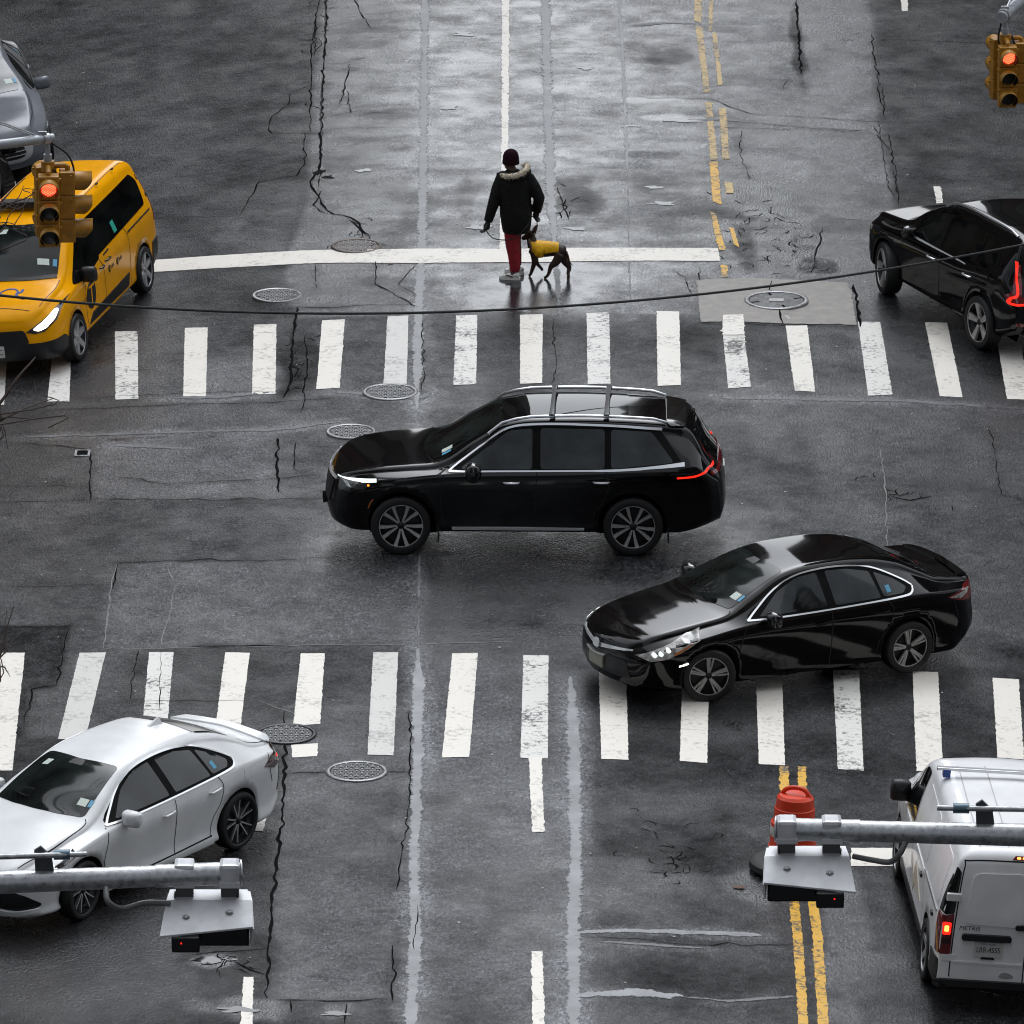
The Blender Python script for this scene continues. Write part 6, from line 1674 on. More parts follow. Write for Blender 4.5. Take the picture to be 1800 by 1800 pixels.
# horizontal pipes with hooded detector boxes, lower edge
def detector_arm(P0, P1, poleXY, label_arm, label_box, boxc, flip, rodx, cond):
    a, b_ = np.array(P0), np.array(P1)
    zg = zr(*poleXY)
    root = empty('pipe_mast', (poleXY[0], poleXY[1], zg)); tag(root, label_arm, 'mast arm')
    o = Vector((poleXY[0], poleXY[1], zg))
    L_ = lambda p: Vector(p) - o
    q = MB(); q.lathe([(0.2, 0), (0.2, 0.4), (0.14, 0.45), (0.12, a[2] - zg + 1.2), (0, a[2] - zg + 1.24)], 16); q.build('pole', M_galv, root, True)
    d = Vector(b_ - a).normalized()
    MB().tube([L_((poleXY[0], poleXY[1], a[2] - 0.03)), L_(a), L_(b_ - np.array(d) * 0.75)], [0.115, 0.108, 0.100], 24).build('arm', M_galv, root, True)
    MB().tube([L_(b_ - np.array(d) * 0.80), L_(b_ - np.array(d) * 0.02)], 0.108, 24).build('arm_sleeve', M_galv, root, True)
    MB().tube([L_(b_ - np.array(d) * 0.10), L_(b_ - np.array(d) * 0.06)], 0.118, 24).build('end_band', M_galv, root, True)
    MB().tube([L_(b_ - np.array(d) * 0.015), L_(b_)], 0.125, 24).build('end_flange', M_galv, root, True)
    # clamp plate with a tie rod
    rp = a + (b_ - a) * rodx
    MB().add([L_(rp + np.array(k)) for k in [(-0.05, -0.02, 0.05), (0.13, -0.02, 0.02), (0.10, -0.02, 0.24), (0.0, -0.02, 0.34), (-0.06, -0.02, 0.30), (-0.05, 0.02, 0.05), (0.13, 0.02, 0.02), (0.10, 0.02, 0.24), (0.0, 0.02, 0.34), (-0.06, 0.02, 0.30)]],
        [(0, 1, 2, 3, 4), (9, 8, 7, 6, 5), (0, 5, 6, 1), (1, 6, 7, 2), (2, 7, 8, 3), (3, 8, 9, 4), (4, 9, 5, 0)]).build('rod_bracket', mat('dark_steel', (0.10, 0.11, 0.12), 0.4, metal=0.4), root)
    sg = -1 if not flip else 1
    far = np.array([poleXY[0], poleXY[1], a[2] + 0.30])
    tip = rp + np.array([-sg * 0.42, 0, 0.26])
    MB().tube([L_(far), L_(tip)], 0.027, 10).build('tie_rod', M_galv, root, True)
    MB().tube([L_(rp + np.array([-sg * 0.12, 0, 0.255])), L_(rp + np.array([-sg * 0.27, 0, 0.257]))], 0.048, 10).build('rod_nut', mat('blue_grey_nut', (0.10, 0.16, 0.20), 0.4, metal=0.3), root, True)
    # hooded box
    bx = empty('detector_box', boxc); tag(bx, label_box, 'detector box', 'hooded detector boxes under pipes')
    f = -1 if flip else 1
    K = lambda p: (p[0] * f, p[1], p[2])
    V_ = [(-0.36, 0.16, 0.0), (0.36, 0.16, 0.0), (-0.39, 0.01, -0.05), (0.40, 0.01, -0.05), (-0.44, -0.36, -0.27), (0.42, -0.27, -0.21)]
    low = [(p[0], p[1], p[2] - 0.018) for p in V_]
    fs = [(0, 2, 3, 1), (2, 4, 5, 3), (6, 7, 9, 8), (8, 9, 11, 10), (0, 1, 7, 6), (4, 10, 11, 5), (0, 6, 8, 2), (2, 8, 10, 4), (1, 3, 9, 7), (3, 5, 11, 9)]
    hood = MB().add([K(p) for p in V_ + low], fs).build('hood', M_box, bx, bevel=0.004)
    MB().add([K(p) for p in [(0.385, 0.14, -0.012), (0.41, 0.0, -0.06), (0.43, -0.265, -0.23), (0.42, -0.25, -0.38), (0.40, 0.12, -0.36), (0.365, 0.14, -0.012), (0.39, 0.0, -0.06), (0.41, -0.265, -0.23), (0.40, -0.25, -0.38), (0.38, 0.12, -0.36)]],
        [(0, 1, 2, 3, 4), (9, 8, 7, 6, 5), (0, 5, 6, 1), (1, 6, 7, 2), (2, 7, 8, 3), (3, 8, 9, 4), (4, 9, 5, 0)]).build('side_panel', M_box, bx)
    MB().box(K((0.06, 0.0, -0.325)), (0.64, 0.24, 0.27)).build('camera_housing', M_blackgloss, bx, bevel=0.02)
    lb = MB().box(K((-0.20, -0.30, -0.36)), (0.26, 0.12, 0.15)).build('illuminator', M_black, bx, bevel=0.015)
    MB().box(K((-0.24, -0.364, -0.34)), (0.014, 0.006, 0.014)).build('indicator_led', M_redon, lb)
    for px, py, pz in ((-0.20, -0.16, -0.150), (0.20, -0.12, -0.120)):
        s1 = MB(); s1.lathe([(0.0, 0.020), (0.014, 0.020), (0.016, 0.012), (0.036, 0.010), (0.038, 0.0)], 18, c=K((px, py, pz))); s1.build('bolt', M_chrome, bx, True)
    for px in (-0.31, 0.27):
        MB().box(K((px, 0.06, -0.015)), (0.012, 0.05, 0.05)).build('pin', M_black, bx)
    for px in (-0.22, 0.20):
        zz = a[2] - boxc[2]
        top = Vector((px * f, b_[1] - boxc[1], zz))
        MB().box((px * f, 0.10, 0.04), (0.165, 0.10, 0.17)).build('bracket', mat('bracket_grey', (0.11, 0.11, 0.115), 0.5), bx)
        q = MB(); q.box(top + Vector((0, -0.02, 0.02)), (0.19, 0.23, 0.20)); q.build('pipe_clamp', M_box, bx, bevel=0.035)
        MB().box(top + Vector((0, -0.135, -0.075)), (0.20, 0.03, 0.05)).build('clamp_flange', M_box, bx)
        MB().tube([top + Vector((-0.05, 0, -0.05)), Vector((px * f - 0.05, 0.10, 0.02))], 0.015, 6).build('clamp_stud', M_black, bx)
    # flexible conduit from pipe to box
    o_ = MB().tube(cat_rom([np.array(p) for p in cond], 30), 0.028, 10).build('conduit', mat('conduit_grey', (0.16, 0.165, 0.165), 0.45), None, True)
    return o_
ZP = 6.1
b1 = A(425, 1534, ZP); a1 = A(0, 1551, ZP); k1 = a1 + (a1 - b1) / np.linalg.norm(a1 - b1) * 4.5
bc1 = A(368, 1562, ZP - 0.22)
bc1 = np.array([b1[0] - 0.31, b1[1] - 0.10, ZP - 0.185])
cd = detector_arm(a1, b1, (k1[0], k1[1]), 'galvanised pipe arm reaching in from the left over the white sedan', 'grey hooded detector box hanging beside the white sedan', bc1, False, 0.17,
    [A(186, 1560, ZP - 0.05), A(190, 1585, ZP - 0.15), A(215, 1597, ZP - 0.25), A(255, 1587, ZP - 0.25), A(300, 1588, ZP - 0.25)])
tag(cd, 'grey conduit looping below the left pipe arm', 'conduit')
b2 = A(1362, 1457, ZP); a2 = A(1800, 1468, ZP); k2 = a2 + (a2 - b2) / np.linalg.norm(a2 - b2) * 4.5
bc2 = np.array([b2[0] + 0.31, b2[1] - 0.10, ZP - 0.19])
cd = detector_arm(a2, b2, (k2[0], k2[1]), 'galvanised pipe arm reaching in from the right over the cargo van', 'grey hooded detector box hanging in front of the orange drum', bc2, True, 0.17,
    [A(1592, 1480, ZP - 0.05), A(1582, 1500, ZP - 0.15), A(1565, 1515, ZP - 0.25), A(1535, 1512, ZP - 0.25), A(1500, 1505, ZP - 0.25)])
tag(cd, 'grey conduit looping below the right pipe arm', 'conduit')

# ------------------------------------------------------------------ traffic drum
M_orange = mat('drum_orange', (0.70, 0.045, 0.008), 0.4, noise=(5, 0.15), bump=(30, 0.1))
M_band = mat('drum_white_band', (0.62, 0.60, 0.56), 0.4, noise=(12, 0.3))
gd = G(1391, 1530)
dr = empty('traffic_drum', (gd[0], gd[1], zr(gd[0], gd[1]))); tag(dr, 'orange traffic drum with black rubber base behind the detector box', 'traffic drum')
dr.rotation_euler = (R(-2), R(2.5), 0); dr.scale = (0.93, 0.93, 0.93)
b = MB(); b.lathe([(0.30, 0.02), (0.50, 0.02), (0.52, 0.05), (0.51, 0.11), (0.44, 0.15), (0.30, 0.13)], 40); b.build('rubber_base', M_rubber, dr, True)
b = MB(); b.lathe([(0.30, 0.08), (0.295, 0.32), (0.285, 0.33), (0.28, 0.34), (0.28, 0.62), (0.255, 0.63), (0.25, 0.65), (0.245, 0.80), (0.235, 0.81), (0.225, 0.93), (0.19, 0.965), (0.0, 0.975)], 40); b.build('drum_body', M_orange, dr, True)
for z0, z1, r0, r1 in ((0.20, 0.30, 0.299, 0.297), (0.46, 0.58, 0.282, 0.281)):
    b = MB(); b.lathe([(r0, z0), (r0 + 0.003, z0), (r1 + 0.003, z1), (r1, z1)], 40); b.build('white_band', M_band, dr, True)
MB().tube(cat_rom([(-0.17, 0.06, 0.95), (-0.10, 0.03, 1.03), (0.02, -0.01, 1.055), (0.12, -0.05, 1.03), (0.17, -0.07, 0.95)], 16), 0.028, 10).build('handle', M_orange, dr, True)

# ------------------------------------------------------------------ leaves and small covers on the road
def leaf(u, v, s, label):
    g = G(u, v); P = [(-1, 0, 0.01), (-0.5, 0.3, 0.03), (0.1, 0.35, 0.02), (0.6, 0.15, 0.03), (1, 0, 0.01), (0.5, -0.3, 0.04), (-0.2, -0.35, 0.02), (-0.6, -0.2, 0.03)]
    o = mesh_obj('fallen_leaf', [(p[0] * s, p[1] * s * 1.6, p[2] * s * 4 + 0.006) for p in P] + [(0, 0, 0.012)], [(i, (i + 1) % 8, 8) for i in range(8)], M_leaf)
    o.location = (g[0], g[1], zr(g[0], g[1])); tag(o, label, 'leaf', 'dead leaves on the asphalt')
leaf(1300, 1561, 0.085, 'brown dead leaf lying left of the orange drum')
leaf(687, 464, 0.05, 'small brown leaf just below the stop bar near the manhole')
leaf(160, 192, 0.05, 'small brown leaf on the dark asphalt right of the grey sedan')
g = G(145, 798); vb = empty('valve_cover', (g[0], g[1], zr(g[0], g[1]))); tag(vb, 'small square valve cover in the asphalt at the left', 'valve cover')
b = MB().box((0, 0, 0.006), (0.20, 0.26, 0.02)); b.build('frame', M_ironrim, vb); MB().box((0, 0, 0.014), (0.14, 0.19, 0.01)).build('lid', M_crack, vb)

# ------------------------------------------------------------------ bare street tree at the left, only its twigs reach into view
M_bark = mat('tree_bark', (0.07, 0.05, 0.04), 0.85, noise=(12, 0.4), bump=(30, 0.4))
TY = -12.0
ty = np.array([-9.4, TY]); tz = zr(*ty)
tree = empty('bare_tree', (ty[0], ty[1], tz)); tag(tree, 'bare winter tree whose thin twigs reach in from the left edge', 'tree')
To = Vector((ty[0], ty[1], tz))
trunk_p = [Vector((0, 0, 0)), Vector((0.05, 0.02, 2)), Vector((-0.05, 0.1, 4.2)), Vector((0.1, 0.0, 6.5)), Vector((0.0, 0.1, 9.5))]
MB().tube(trunk_p, [0.16, 0.13, 0.10, 0.07, 0.02], 12).build('trunk', M_bark, tree, True)
def branch(pix, r0, zroot, dy=0.0):
    P = [at_plane_y(u, v, TY + dy + 0.10 * k) for k, (u, v) in enumerate(pix)]
    P = [Vector(p) - To for p in P]
    P = [Vector((0, 0, zroot))] + P
    Q = cat_rom([tuple(p) for p in P], len(P) * 4)
    MB().tube(Q, list(np.linspace(r0 * 2.2, r0 * 0.45, len(Q))), 6).build('branch', M_bark, tree, True)
for pix, r0, zz in [
    ([(-60, 770), (0, 708), (30, 665), (52, 640), (62, 628)], 0.014, 4.0), ([(-60, 780), (0, 740), (35, 722), (60, 712), (95, 700)], 0.010, 4.2), ([(-80, 760), (0, 735), (50, 736), (72, 735)], 0.008, 4.1),
    ([(-50, 790), (0, 745), (14, 790)], 0.006, 4.3), ([(55, 720), (62, 690), (60, 668)], 0.005, 4.5), ([(70, 735), (85, 752), (100, 745)], 0.005, 4.2),
    ([(-60, 390), (0, 355), (20, 335), (45, 312)], 0.009, 6.5), ([(-60, 400), (0, 372), (30, 350), (42, 326)], 0.007, 6.6), ([(-70, 430), (0, 408), (15, 380), (35, 355)], 0.007, 6.2), ([(-60, 350), (0, 358), (35, 366), (62, 335)], 0.006, 6.8), ([(0, 362), (40, 333), (62, 334)], 0.005, 6.6), ([(-50, 380), (0, 356), (34, 364)], 0.006, 6.4), ([(0, 440), (22, 400), (40, 370), (44, 345)], 0.005, 6.0), ([(-40, 410), (0, 392), (28, 396), (52, 420)], 0.005, 6.1),
    ([(-60, 1220), (0, 1150), (12, 1105), (24, 1065)], 0.009, 2.4), ([(-60, 1180), (0, 1155), (18, 1130), (38, 1112)], 0.008, 2.4), ([(-60, 1190), (0, 1172), (12, 1180), (18, 1190)], 0.007, 2.3), ([(-40, 1140), (0, 1128), (10, 1150)], 0.005, 2.6), ([(-50, 1205), (0, 1140), (8, 1100), (12, 1075)], 0.005, 2.4)]:
    branch(pix, r0, zz, random.uniform(-0.3, 0.3))
for k in range(34):       # the rest of the crown, out of view
    a = random.uniform(1.7, 4.6); z0 = random.uniform(2.6, 8.8); l_ = random.uniform(0.9, 2.0)
    P = [Vector((0, 0, z0)), Vector((math.cos(a) * l_ * 0.5, math.sin(a) * l_ * 0.5, z0 + 0.5 * l_)), Vector((math.cos(a + 0.2) * l_, math.sin(a + 0.2) * l_, z0 + 0.9 * l_))]
    MB().tube(P, [0.035, 0.02, 0.006], 6).build('branch', M_bark, tree, True)
# ------------------------------------------------------------------ person and dog
def remeshed(name, mb, voxel, mat_, parent=None, smooth_it=6, disp=None):
    """weld overlapping tubes into one continuous skin"""
    me = bpy.data.meshes.new(name + '_src')
    me.from_pydata([tuple(v) for v in mb.v], [], mb.f); me.update()
    o = bpy.data.objects.new(name + '_src', me); COL.objects.link(o)
    md = o.modifiers.new('r', 'REMESH'); md.mode = 'VOXEL'; md.voxel_size = voxel
    ms = o.modifiers.new('s', 'SMOOTH'); ms.factor = 0.5; ms.iterations = smooth_it
    dg = bpy.context.evaluated_depsgraph_get(); dg.update()
    nm = bpy.data.meshes.new_from_object(o.evaluated_get(dg))
    bpy.data.objects.remove(o); bpy.data.meshes.remove(me)
    nm.name = name; nm.materials.clear(); nm.materials.append(mat_)
    nm.polygons.foreach_set('use_smooth', np.ones(len(nm.polygons), bool))
    q = bpy.data.objects.new(name, nm)
    return link(q, parent)

def ell(mb, P, radii, n=14):
    """tube with elliptical sections: radii (rx, ry) per point, along mostly vertical paths"""
    rings = []
    for i, p in enumerate(P):
        rx, ry = radii[i]
        rings.append([(p[0] + rx * math.cos(2 * math.pi * k / n), p[1] + ry * math.sin(2 * math.pi * k / n), p[2]) for k in range(n)])
    v = [q for r_ in rings for q in r_]; f = []
    for i in range(len(P) - 1):
        for k in range(n):
            k2 = (k + 1) % n; f.append((i * n + k, i * n + k2, (i + 1) * n + k2, (i + 1) * n + k))
    f.append(tuple(range(n - 1, -1, -1))); f.append(tuple((len(P) - 1) * n + k for k in range(n)))
    mb.add(v, f)

M_skin = mat('skin', (0.10, 0.055, 0.035), 0.5)
M_coat = mat('black_parka', (0.0055, 0.0055, 0.0055), 0.75, noise=(16, 0.4), bump=(14, 1.0), spec=0.25)
M_trouser = mat('maroon_trousers', (0.29, 0.022, 0.032), 0.8, noise=(10, 0.4), bump=(16, 1.0), spec=0.2)
M_beanie = mat('dark_plum_beanie', (0.018, 0.005, 0.009), 0.9, bump=(90, 0.5), spec=0.1)
M_fur = mat('beige_fur', (0.60, 0.52, 0.41), 0.9, noise=(30, 0.6), spec=0.1)
M_glove = mat('black_glove', (0.006, 0.006, 0.007), 0.6)
M_shoe = mat('pale_shoe', (0.75, 0.73, 0.69), 0.6, noise=(25, 0.3))
M_sole = mat('white_sole', (0.82, 0.80, 0.76), 0.6)
gp = G(905, 491)
zg = zr(gp[0], gp[1])
LH = Vector((-0.375, -0.04, 0.82)); RH = Vector((0.30, 0.10, 0.93))
LS, RS = Vector((-0.19, 0.02, 1.47)), Vector((0.20, 0.0, 1.46))
LE, RE = Vector((-0.285, -0.02, 1.12)), Vector((0.335, -0.03, 1.17))
HEAD = Vector((-0.055, 0.02, 1.70))
def hand(mb, W, d, side, curl):
    """palm and five fingers hanging from wrist W along d"""
    d = d.normalized(); x = Vector((0, 1, 0)).cross(d).normalized() * side; y = d.cross(x)
    mb.tube([W - d * 0.03, W + d * 0.02, W + d * 0.055, W + d * 0.095], [0.028, 0.034, 0.042, 0.034], 10)
    for k, (off, ln) in enumerate(((-0.03, 0.062), (-0.010, 0.075), (0.011, 0.072), (0.030, 0.058))):
        b0 = W + d * 0.09 + y * off
        p1 = b0 + (d + x * curl * 0.5) * ln * 0.5; p2 = p1 + (d * 0.4 + x * curl).normalized() * ln * 0.4; p3 = p2 + (x * curl - d * 0.3).normalized() * ln * 0.3
        mb.tube([b0, p1, p2, p3], [0.012, 0.011, 0.010, 0.008], 8)
    t0 = W + d * 0.035 - y * 0.035
    mb.tube([t0, t0 - y * 0.03 + d * 0.03 + x * 0.01, t0 - y * 0.035 + d * 0.06 + x * 0.03], [0.014, 0.012, 0.009], 8)
mb = MB()
ell(mb, [(0.0, 0, 0.86), (0.0, 0, 1.0), (0.005, 0, 1.2), (0.0, 0, 1.38), (0.0, 0, 1.48), (-0.03, 0.0, 1.54), (-0.04, 0.005, 1.60)], [(0.16, 0.11), (0.15, 0.105), (0.145, 0.10), (0.175, 0.11), (0.15, 0.09), (0.065, 0.065), (0.058, 0.06)])
mb.tube([LS, LE, LH], [0.06, 0.047, 0.03], 10); mb.tube([RS, RE, RH], [0.06, 0.047, 0.03], 10)
RF, LF = Vector((-0.02, -0.02, 0.09)), Vector((0.035, 0.26, 0.10))
mb.tube([Vector((-0.06, 0, 0.90)), Vector((-0.035, 0.02, 0.50)), RF], [0.09, 0.062, 0.042], 12)
mb.tube([Vector((0.05, 0.02, 0.90)), Vector((0.01, 0.22, 0.52)), LF], [0.09, 0.062, 0.042], 12)
for F_, yw in ((RF, 0), (LF, 0)):
    mb.tube([F_, F_ + Vector((-0.02, 0.0, -0.05)), F_ + Vector((-0.12, 0.05, -0.065))], [0.045, 0.045, 0.03], 10)
# head: skull, jaw, nose, ears, turned to the left and away
hd = Vector((-0.75, 0.66, 0)).normalized(); hs = Vector((hd.y, -hd.x, 0))
for c0, r0 in ((HEAD + Vector((0, 0, 0.02)), 0.098), (HEAD + hd * 0.02 - Vector((0, 0, 0.04)), 0.085), (HEAD + hd * 0.045 - Vector((0, 0, 0.085)), 0.058)):
    m_ = [(max(1e-3, r0 * math.sin(t)), -r0 * math.cos(t)) for t in np.linspace(0.02, math.pi - 0.02, 10)]
    mb.lathe(m_, 16, c=tuple(c0))
mb.tube([HEAD + hd * 0.09 + Vector((0, 0, 0.01)), HEAD + hd * 0.118 - Vector((0, 0, 0.03)), HEAD + hd * 0.09 - Vector((0, 0, 0.04))], [0.010, 0.016, 0.012], 8)
for s in (-1, 1): mb.tube([HEAD + hs * s * 0.095 + Vector((0, 0, 0.02)), HEAD + hs * s * 0.103 - Vector((0, 0, 0.03))], [0.016, 0.012], 8)
person = remeshed('person', mb, 0.011, M_skin)
person.location = (gp[0], gp[1], zg)
tag(person, 'person in black parka, maroon trousers and dark beanie seen from behind, walking a dog', 'person')
for s in (-1, 1):
    q = MB(); q.lathe([(max(1e-3, 0.011 * math.sin(t)), -0.011 * math.cos(t)) for t in np.linspace(0.02, 3.12, 6)], 8, c=tuple(HEAD + hd * 0.088 + hs * s * 0.034 + Vector((0, 0, 0.005)))); q.build('eye', M_ink, person, True)
MB().tube([HEAD + hd * 0.098 + hs * 0.025 - Vector((0, 0, 0.07)), HEAD + hd * 0.104 - Vector((0, 0, 0.072)), HEAD + hd * 0.098 - hs * 0.025 - Vector((0, 0, 0.07))], 0.006, 6).build('mouth', mat('lips', (0.12, 0.04, 0.035), 0.5), person)
# parka: body, sleeves
mb = MB()
ell(mb, [(0.02, 0.0, 0.675), (0.02, 0.0, 0.77), (0.015, 0.0, 0.95), (0.01, 0.0, 1.12), (0.005, 0.0, 1.28), (0.0, 0.0, 1.40), (0.0, 0.0, 1.48), (-0.02, 0.0, 1.53), (-0.03, 0.0, 1.57)], [(0.185, 0.15), (0.205, 0.165), (0.225, 0.175), (0.215, 0.165), (0.225, 0.165), (0.235, 0.155), (0.195, 0.14), (0.12, 0.11), (0.09, 0.09)], 20)
mb.tube([LS + Vector((0.03, 0, 0)), LS.lerp(LE, 0.5), LE, LE.lerp(LH, 0.6), LH - (LH - LE).normalized() * 0.02], [0.095, 0.088, 0.082, 0.07, 0.062], 14)
mb.tube([RS + Vector((-0.03, 0, 0)), RS.lerp(RE, 0.5), RE, RE.lerp(RH, 0.6), RH - (RH - RE).normalized() * 0.02], [0.095, 0.088, 0.082, 0.07, 0.062], 14)
# hood folded at the neck
mb.tube(cat_rom([(-0.18, -0.02, 1.50), (-0.10, -0.12, 1.505), (0.03, -0.15, 1.515), (0.14, -0.10, 1.535), (0.17, 0.0, 1.55)], 12), 0.065, 12)
mb.tube([(-0.215, -0.02, 1.47), (-0.235, -0.02, 1.53)], [0.03, 0.028], 8)
remeshed('parka', mb, 0.012, M_coat, person, 4)
# fur edge of the hood: a ring of small tufts
fur = MB(); fr = np.random.default_rng(4)
path = cat_rom([(-0.175, -0.07, 1.515), (-0.12, -0.165, 1.52), (0.0, -0.20, 1.535), (0.11, -0.17, 1.575), (0.165, -0.08, 1.61), (0.17, 0.02, 1.62), (0.12, 0.09, 1.60)], 60)
fur.tube(path[::3], 0.036, 10)
for k in range(900):
    p = path[fr.integers(0, len(path))] + fr.normal(0, 0.006, 3); d = fr.normal(0, 1, 3); d /= np.linalg.norm(d); e = np.cross(d, fr.normal(0, 1, 3)); e /= np.linalg.norm(e)
    a = p + d * 0.028; t = a + d * fr.uniform(0.015, 0.036) + np.array([0, 0, -0.006])
    g2 = np.cross(d, e)
    fur.add([a + e * 0.004, a - e * 0.002 + g2 * 0.004, a - e * 0.002 - g2 * 0.004, t], [(0, 1, 3), (1, 2, 3), (2, 0, 3)])
fo = fur.build('fur_trim', M_fur, person); fo['kind'] = 'stuff'
# beanie
mb = MB()
mb.lathe([(0.104, -0.045), (0.112, -0.04), (0.113, 0.0), (0.108, 0.045), (0.094, 0.085), (0.066, 0.118), (0.03, 0.134), (0.001, 0.138)], 28, c=tuple(HEAD + Vector((0.0, 0.0, 0.02))))
bo = mb.build('beanie', M_beanie, person, True)
MB().lathe([(0.106, -0.055), (0.117, -0.05), (0.118, -0.005), (0.112, 0.0)], 28, c=tuple(HEAD + Vector((0.0, 0.0, 0.0)))).build('beanie_cuff', M_beanie, person, True)
# trousers
mb = MB()
mb.tube(cat_rom([(-0.055, 0, 0.92), (-0.045, 0.0, 0.74), (-0.035, 0.015, 0.52), (-0.01, 0.005, 0.34), (0.0, -0.01, 0.18), (0.0, -0.015, 0.11)], 18), list(np.interp(np.linspace(0, 1, 18), [0, 0.25, 0.5, 0.75, 0.92, 1], [0.115, 0.108, 0.094, 0.078, 0.068, 0.06])), 16)
mb.tube(cat_rom([(0.05, 0.02, 0.92), (0.02, 0.12, 0.72), (0.0, 0.24, 0.52), (0.02, 0.26, 0.30), (0.03, 0.26, 0.12)], 16), list(np.linspace(0.11, 0.062, 16)), 16)
mb.tube([(-0.05, 0, 0.88), (0.07, 0.02, 0.88)], 0.11, 14)
remeshed('trousers', mb, 0.011, M_trouser, person, 3)
# gloves over the hands
for nm, W, E_, sd, cu in (('glove', LH, LE, 1, 0.7), ('glove', RH, RE, -1, 0.9)):
    g_ = MB(); hand(g_, W, W - E_, sd, cu)
    gv = g_.v; c0 = np.mean(gv, axis=0); g_.v = [tuple(np.array(p) + (np.array(p) - c0) * 0.16) for p in gv]
    remeshed(nm, g_, 0.0055, M_glove, person, 2)
# shoes: upper, thick sole
for F_, ang in ((RF, R(160)), (LF, R(140))):
    q = []; d = Vector((math.cos(ang), math.sin(ang) * 0.7, 0)).normalized(); s = Vector((-d.y, d.x, 0))
    base = Vector((F_.x, F_.y, 0))
    mb = MB(); prof = [(-0.085, 0.042, 0.095), (-0.05, 0.046, 0.115), (0.0, 0.046, 0.105), (0.06, 0.050, 0.085), (0.12, 0.053, 0.070), (0.17, 0.046, 0.058), (0.195, 0.028, 0.045)]
    vs_, fs_ = [], []; n = 12
    for (t, w, h) in prof:
        for k in range(n):
            a = 2 * math.pi * k / n; cz = math.sin(a)
            vs_.append(base + d * t + s * (w * math.cos(a)) + Vector((0, 0, 0.03 + (h - 0.03) * (0.5 + 0.5 * cz))))
    for i in range(len(prof) - 1):
        for k in range(n): fs_.append((i * n + k, i * n + (k + 1) % n, (i + 1) * n + (k + 1) % n, (i + 1) * n + k))
    fs_ += [tuple(range(n - 1, -1, -1)), tuple((len(prof) - 1) * n + k for k in range(n))]
    sh = MB().add(vs_, fs_).build('shoe', M_shoe, person, True)
    ol = [(-0.10, 0.0), (-0.09, 0.035), (-0.03, 0.046), (0.06, 0.052), (0.13, 0.056), (0.18, 0.045), (0.205, 0.0)]
    ol = ol + [(a, -b) for a, b in ol[-2:0:-1]]; m_ = len(ol)
    vs_ = [base + d * a + s * b + Vector((0, 0, z)) for z in (0.003, 0.038) for a, b in ol]
    MB().add(vs_, [tuple(range(m_ - 1, -1, -1)), tuple(range(m_, 2 * m_))] + [(i, (i + 1) % m_, m_ + (i + 1) % m_, m_ + i) for i in range(m_)]).build('sole', M_sole, sh)
    MB().tube([base + d * 0.02 + s * 0.05 + Vector((0, 0, 0.06)), base + d * 0.10 + s * 0.05 + Vector((0, 0, 0.075))], 0.008, 6).build('shoe_stripe', M_ink, sh)

# dog
M_fur_d = mat('brown_dog_coat', (0.032, 0.013, 0.007), 0.6, noise=(9, 0.5), bump=(60, 0.3))
M_vest = mat('yellow_dog_vest', (0.97, 0.50, 0.003), 0.6, noise=(14, 0.3), bump=(30, 1.0))
M_collar = mat('tan_collar', (0.16, 0.11, 0.06), 0.7)
gdg = G(966, 487); zdg = zr(gdg[0], gdg[1])
mb = MB()
yy = 0.06
mb.tube(cat_rom([(-0.25, yy, 0.415), (-0.19, yy, 0.385), (-0.08, yy, 0.38), (0.06, yy - 0.03, 0.385), (0.16, yy - 0.06, 0.375), (0.21, yy - 0.07, 0.355)], 16), list(np.interp(np.linspace(0, 1, 16), [0, 0.2, 0.45, 0.7, 0.88, 1], [0.085, 0.112, 0.105, 0.082, 0.085, 0.055])), 16)
mb.tube(cat_rom([(-0.22, yy, 0.42), (-0.245, yy + 0.01, 0.50), (-0.255, yy + 0.02, 0.565)], 8), list(np.linspace(0.085, 0.055, 8)), 14)
mb.tube(cat_rom([(-0.215, yy + 0.02, 0.60), (-0.255, yy + 0.02, 0.595), (-0.305, yy + 0.03, 0.565), (-0.355, yy + 0.035, 0.535), (-0.38, yy + 0.04, 0.525)], 10), [0.045, 0.062, 0.066, 0.06, 0.05, 0.042, 0.036, 0.033, 0.030, 0.022], 12)
for s in (-1, 1):   # pricked ears
    mb.tube([(-0.22, yy + 0.02 + s * 0.045, 0.635), (-0.195, yy + 0.02 + s * 0.055, 0.68), (-0.175, yy + 0.02 + s * 0.06, 0.715)], [0.030, 0.021, 0.004], 8)
fl = [((-0.22, yy - 0.05, 0.36), (-0.21, yy - 0.05, 0.22), (-0.24, yy - 0.04, 0.10), (-0.265, yy - 0.04, 0.03), (-0.29, yy - 0.04, 0.015)),
      ((-0.20, yy + 0.05, 0.36), (-0.19, yy + 0.05, 0.24), (-0.17, yy + 0.05, 0.16), (-0.11, yy + 0.05, 0.09), (-0.10, yy + 0.05, 0.06))]
for L_ in fl: mb.tube(cat_rom(L_, 14), list(np.interp(np.linspace(0, 1, 14), [0, 0.3, 0.6, 0.85, 1], [0.058, 0.036, 0.024, 0.020, 0.020])), 10)
hl_ = [((0.15, yy - 0.12, 0.35), (0.09, yy - 0.13, 0.24), (0.02, yy - 0.13, 0.17), (-0.01, yy - 0.14, 0.08), (-0.045, yy - 0.14, 0.025), (-0.08, yy - 0.14, 0.015)),
       ((0.18, yy - 0.02, 0.35), (0.20, yy - 0.03, 0.24), (0.27, yy - 0.06, 0.14), (0.255, yy - 0.10, 0.07), (0.265, yy - 0.13, 0.02), (0.24, yy - 0.14, 0.015))]
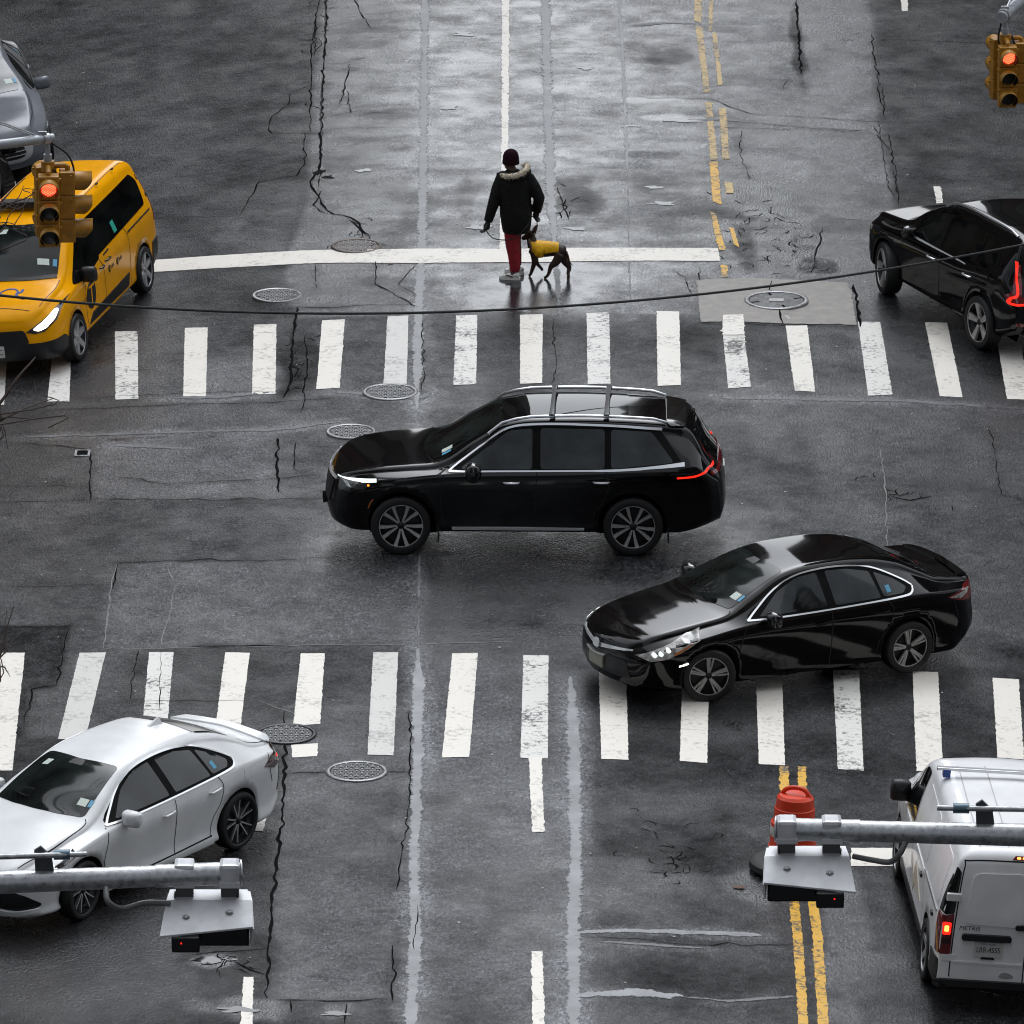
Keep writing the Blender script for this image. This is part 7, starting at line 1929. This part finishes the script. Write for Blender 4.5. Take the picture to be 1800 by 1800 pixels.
for L_ in hl_: mb.tube(cat_rom(L_, 16), list(np.interp(np.linspace(0, 1, 16), [0, 0.25, 0.45, 0.7, 0.9, 1], [0.075, 0.055, 0.032, 0.021, 0.022, 0.018])), 10)
mb.tube(cat_rom([(0.21, yy - 0.07, 0.38), (0.25, yy - 0.09, 0.32), (0.28, yy - 0.09, 0.22), (0.33, yy - 0.09, 0.17)], 10), list(np.linspace(0.022, 0.006, 10)), 8)
dog = remeshed('dog', mb, 0.0075, M_fur_d, None, 4)
dog.location = (gdg[0], gdg[1], zdg)
tag(dog, 'lean brown dog in a yellow vest standing at the person\'s side', 'dog')
for s in (-1, 1):
    q = MB(); q.lathe([(max(1e-3, 0.008 * math.sin(t)), -0.008 * math.cos(t)) for t in np.linspace(0.02, 3.12, 6)], 8, c=(-0.29, yy + 0.025 + s * 0.05, 0.598)); q.build('eye', M_ink, dog, True)
q = MB(); q.lathe([(max(1e-3, 0.014 * math.sin(t)), -0.012 * math.cos(t)) for t in np.linspace(0.02, 3.12, 6)], 8, c=(-0.397, yy + 0.042, 0.53)); q.build('nose', M_ink, dog, True)
# vest: a quilted shell round the trunk
mb = MB(); n = 26; P = cat_rom([(-0.255, yy, 0.435), (-0.19, yy, 0.39), (-0.08, yy, 0.385), (0.03, yy - 0.025, 0.40), (0.125, yy - 0.05, 0.405)], 22); rr = np.interp(np.linspace(0, 1, 22), [0, 0.25, 0.5, 0.8, 1], [0.098, 0.122, 0.115, 0.094, 0.088])
vs_, fs_ = [], []
for i, p in enumerate(P):
    t = i / 21
    a0 = R(-20) - (0.0 if t > 0.45 else 0.0) ; a1 = R(200)
    if t < 0.5: a0, a1 = R(-75), R(255)
    for k in range(n):
        a = a0 + (a1 - a0) * k / (n - 1); q_ = rr[i] * (1 + 0.022 * abs(math.sin(i * 1.3)))
        vs_.append((p[0] + 0.02 * math.cos(a) * 0, p[1] + q_ * math.cos(a), p[2] + q_ * math.sin(a)))
for i in range(21):
    for k in range(n - 1): fs_.append((i * n + k, i * n + k + 1, (i + 1) * n + k + 1, (i + 1) * n + k))
vest = MB().add(vs_, fs_).build('vest', M_vest, dog, True)
md = vest.modifiers.new('thickness', 'SOLIDIFY'); md.thickness = 0.008
tq = [(-0.262 + 0.0 * math.cos(a), yy + 0.098 * math.cos(a), 0.455 + 0.082 * math.sin(a)) for a in np.linspace(0, 6.2832, 25)]
MB().tube([(p[0] - 0.25 * (p[2] - 0.455), p[1], p[2]) for p in tq], 0.017, 8, False).build('collar', M_collar, dog, True)
# leash: from the right glove to the harness, and the spare end in the left glove
def W_(v): return np.array([gp[0], gp[1], zg]) + np.array(tuple(v))
def D_(v): return np.array([gdg[0], gdg[1], zdg]) + np.array(v)
rh = W_(RH + (RH - RE).normalized() * 0.10); lh = W_(LH + (LH - LE).normalized() * 0.10)
hr = D_((-0.225, yy, 0.56))
lp = [lh, lh + [0.09, -0.08, -0.09], W_((-0.16, -0.20, 0.62)), W_((0.0, -0.24, 0.66)), W_((0.16, -0.24, 0.82)), rh + [-0.06, -0.05, 0.02], rh, rh + [0.02, 0.0, -0.09], (rh + hr) / 2 + [0.035, 0.0, -0.01], hr + [0.02, 0, 0.03], hr]
tag(MB().tube(cat_rom(lp, 70), 0.0075, 6).build('leash', M_glove, None, True), 'thin black leash from the person\'s hands to the dog', 'leash')
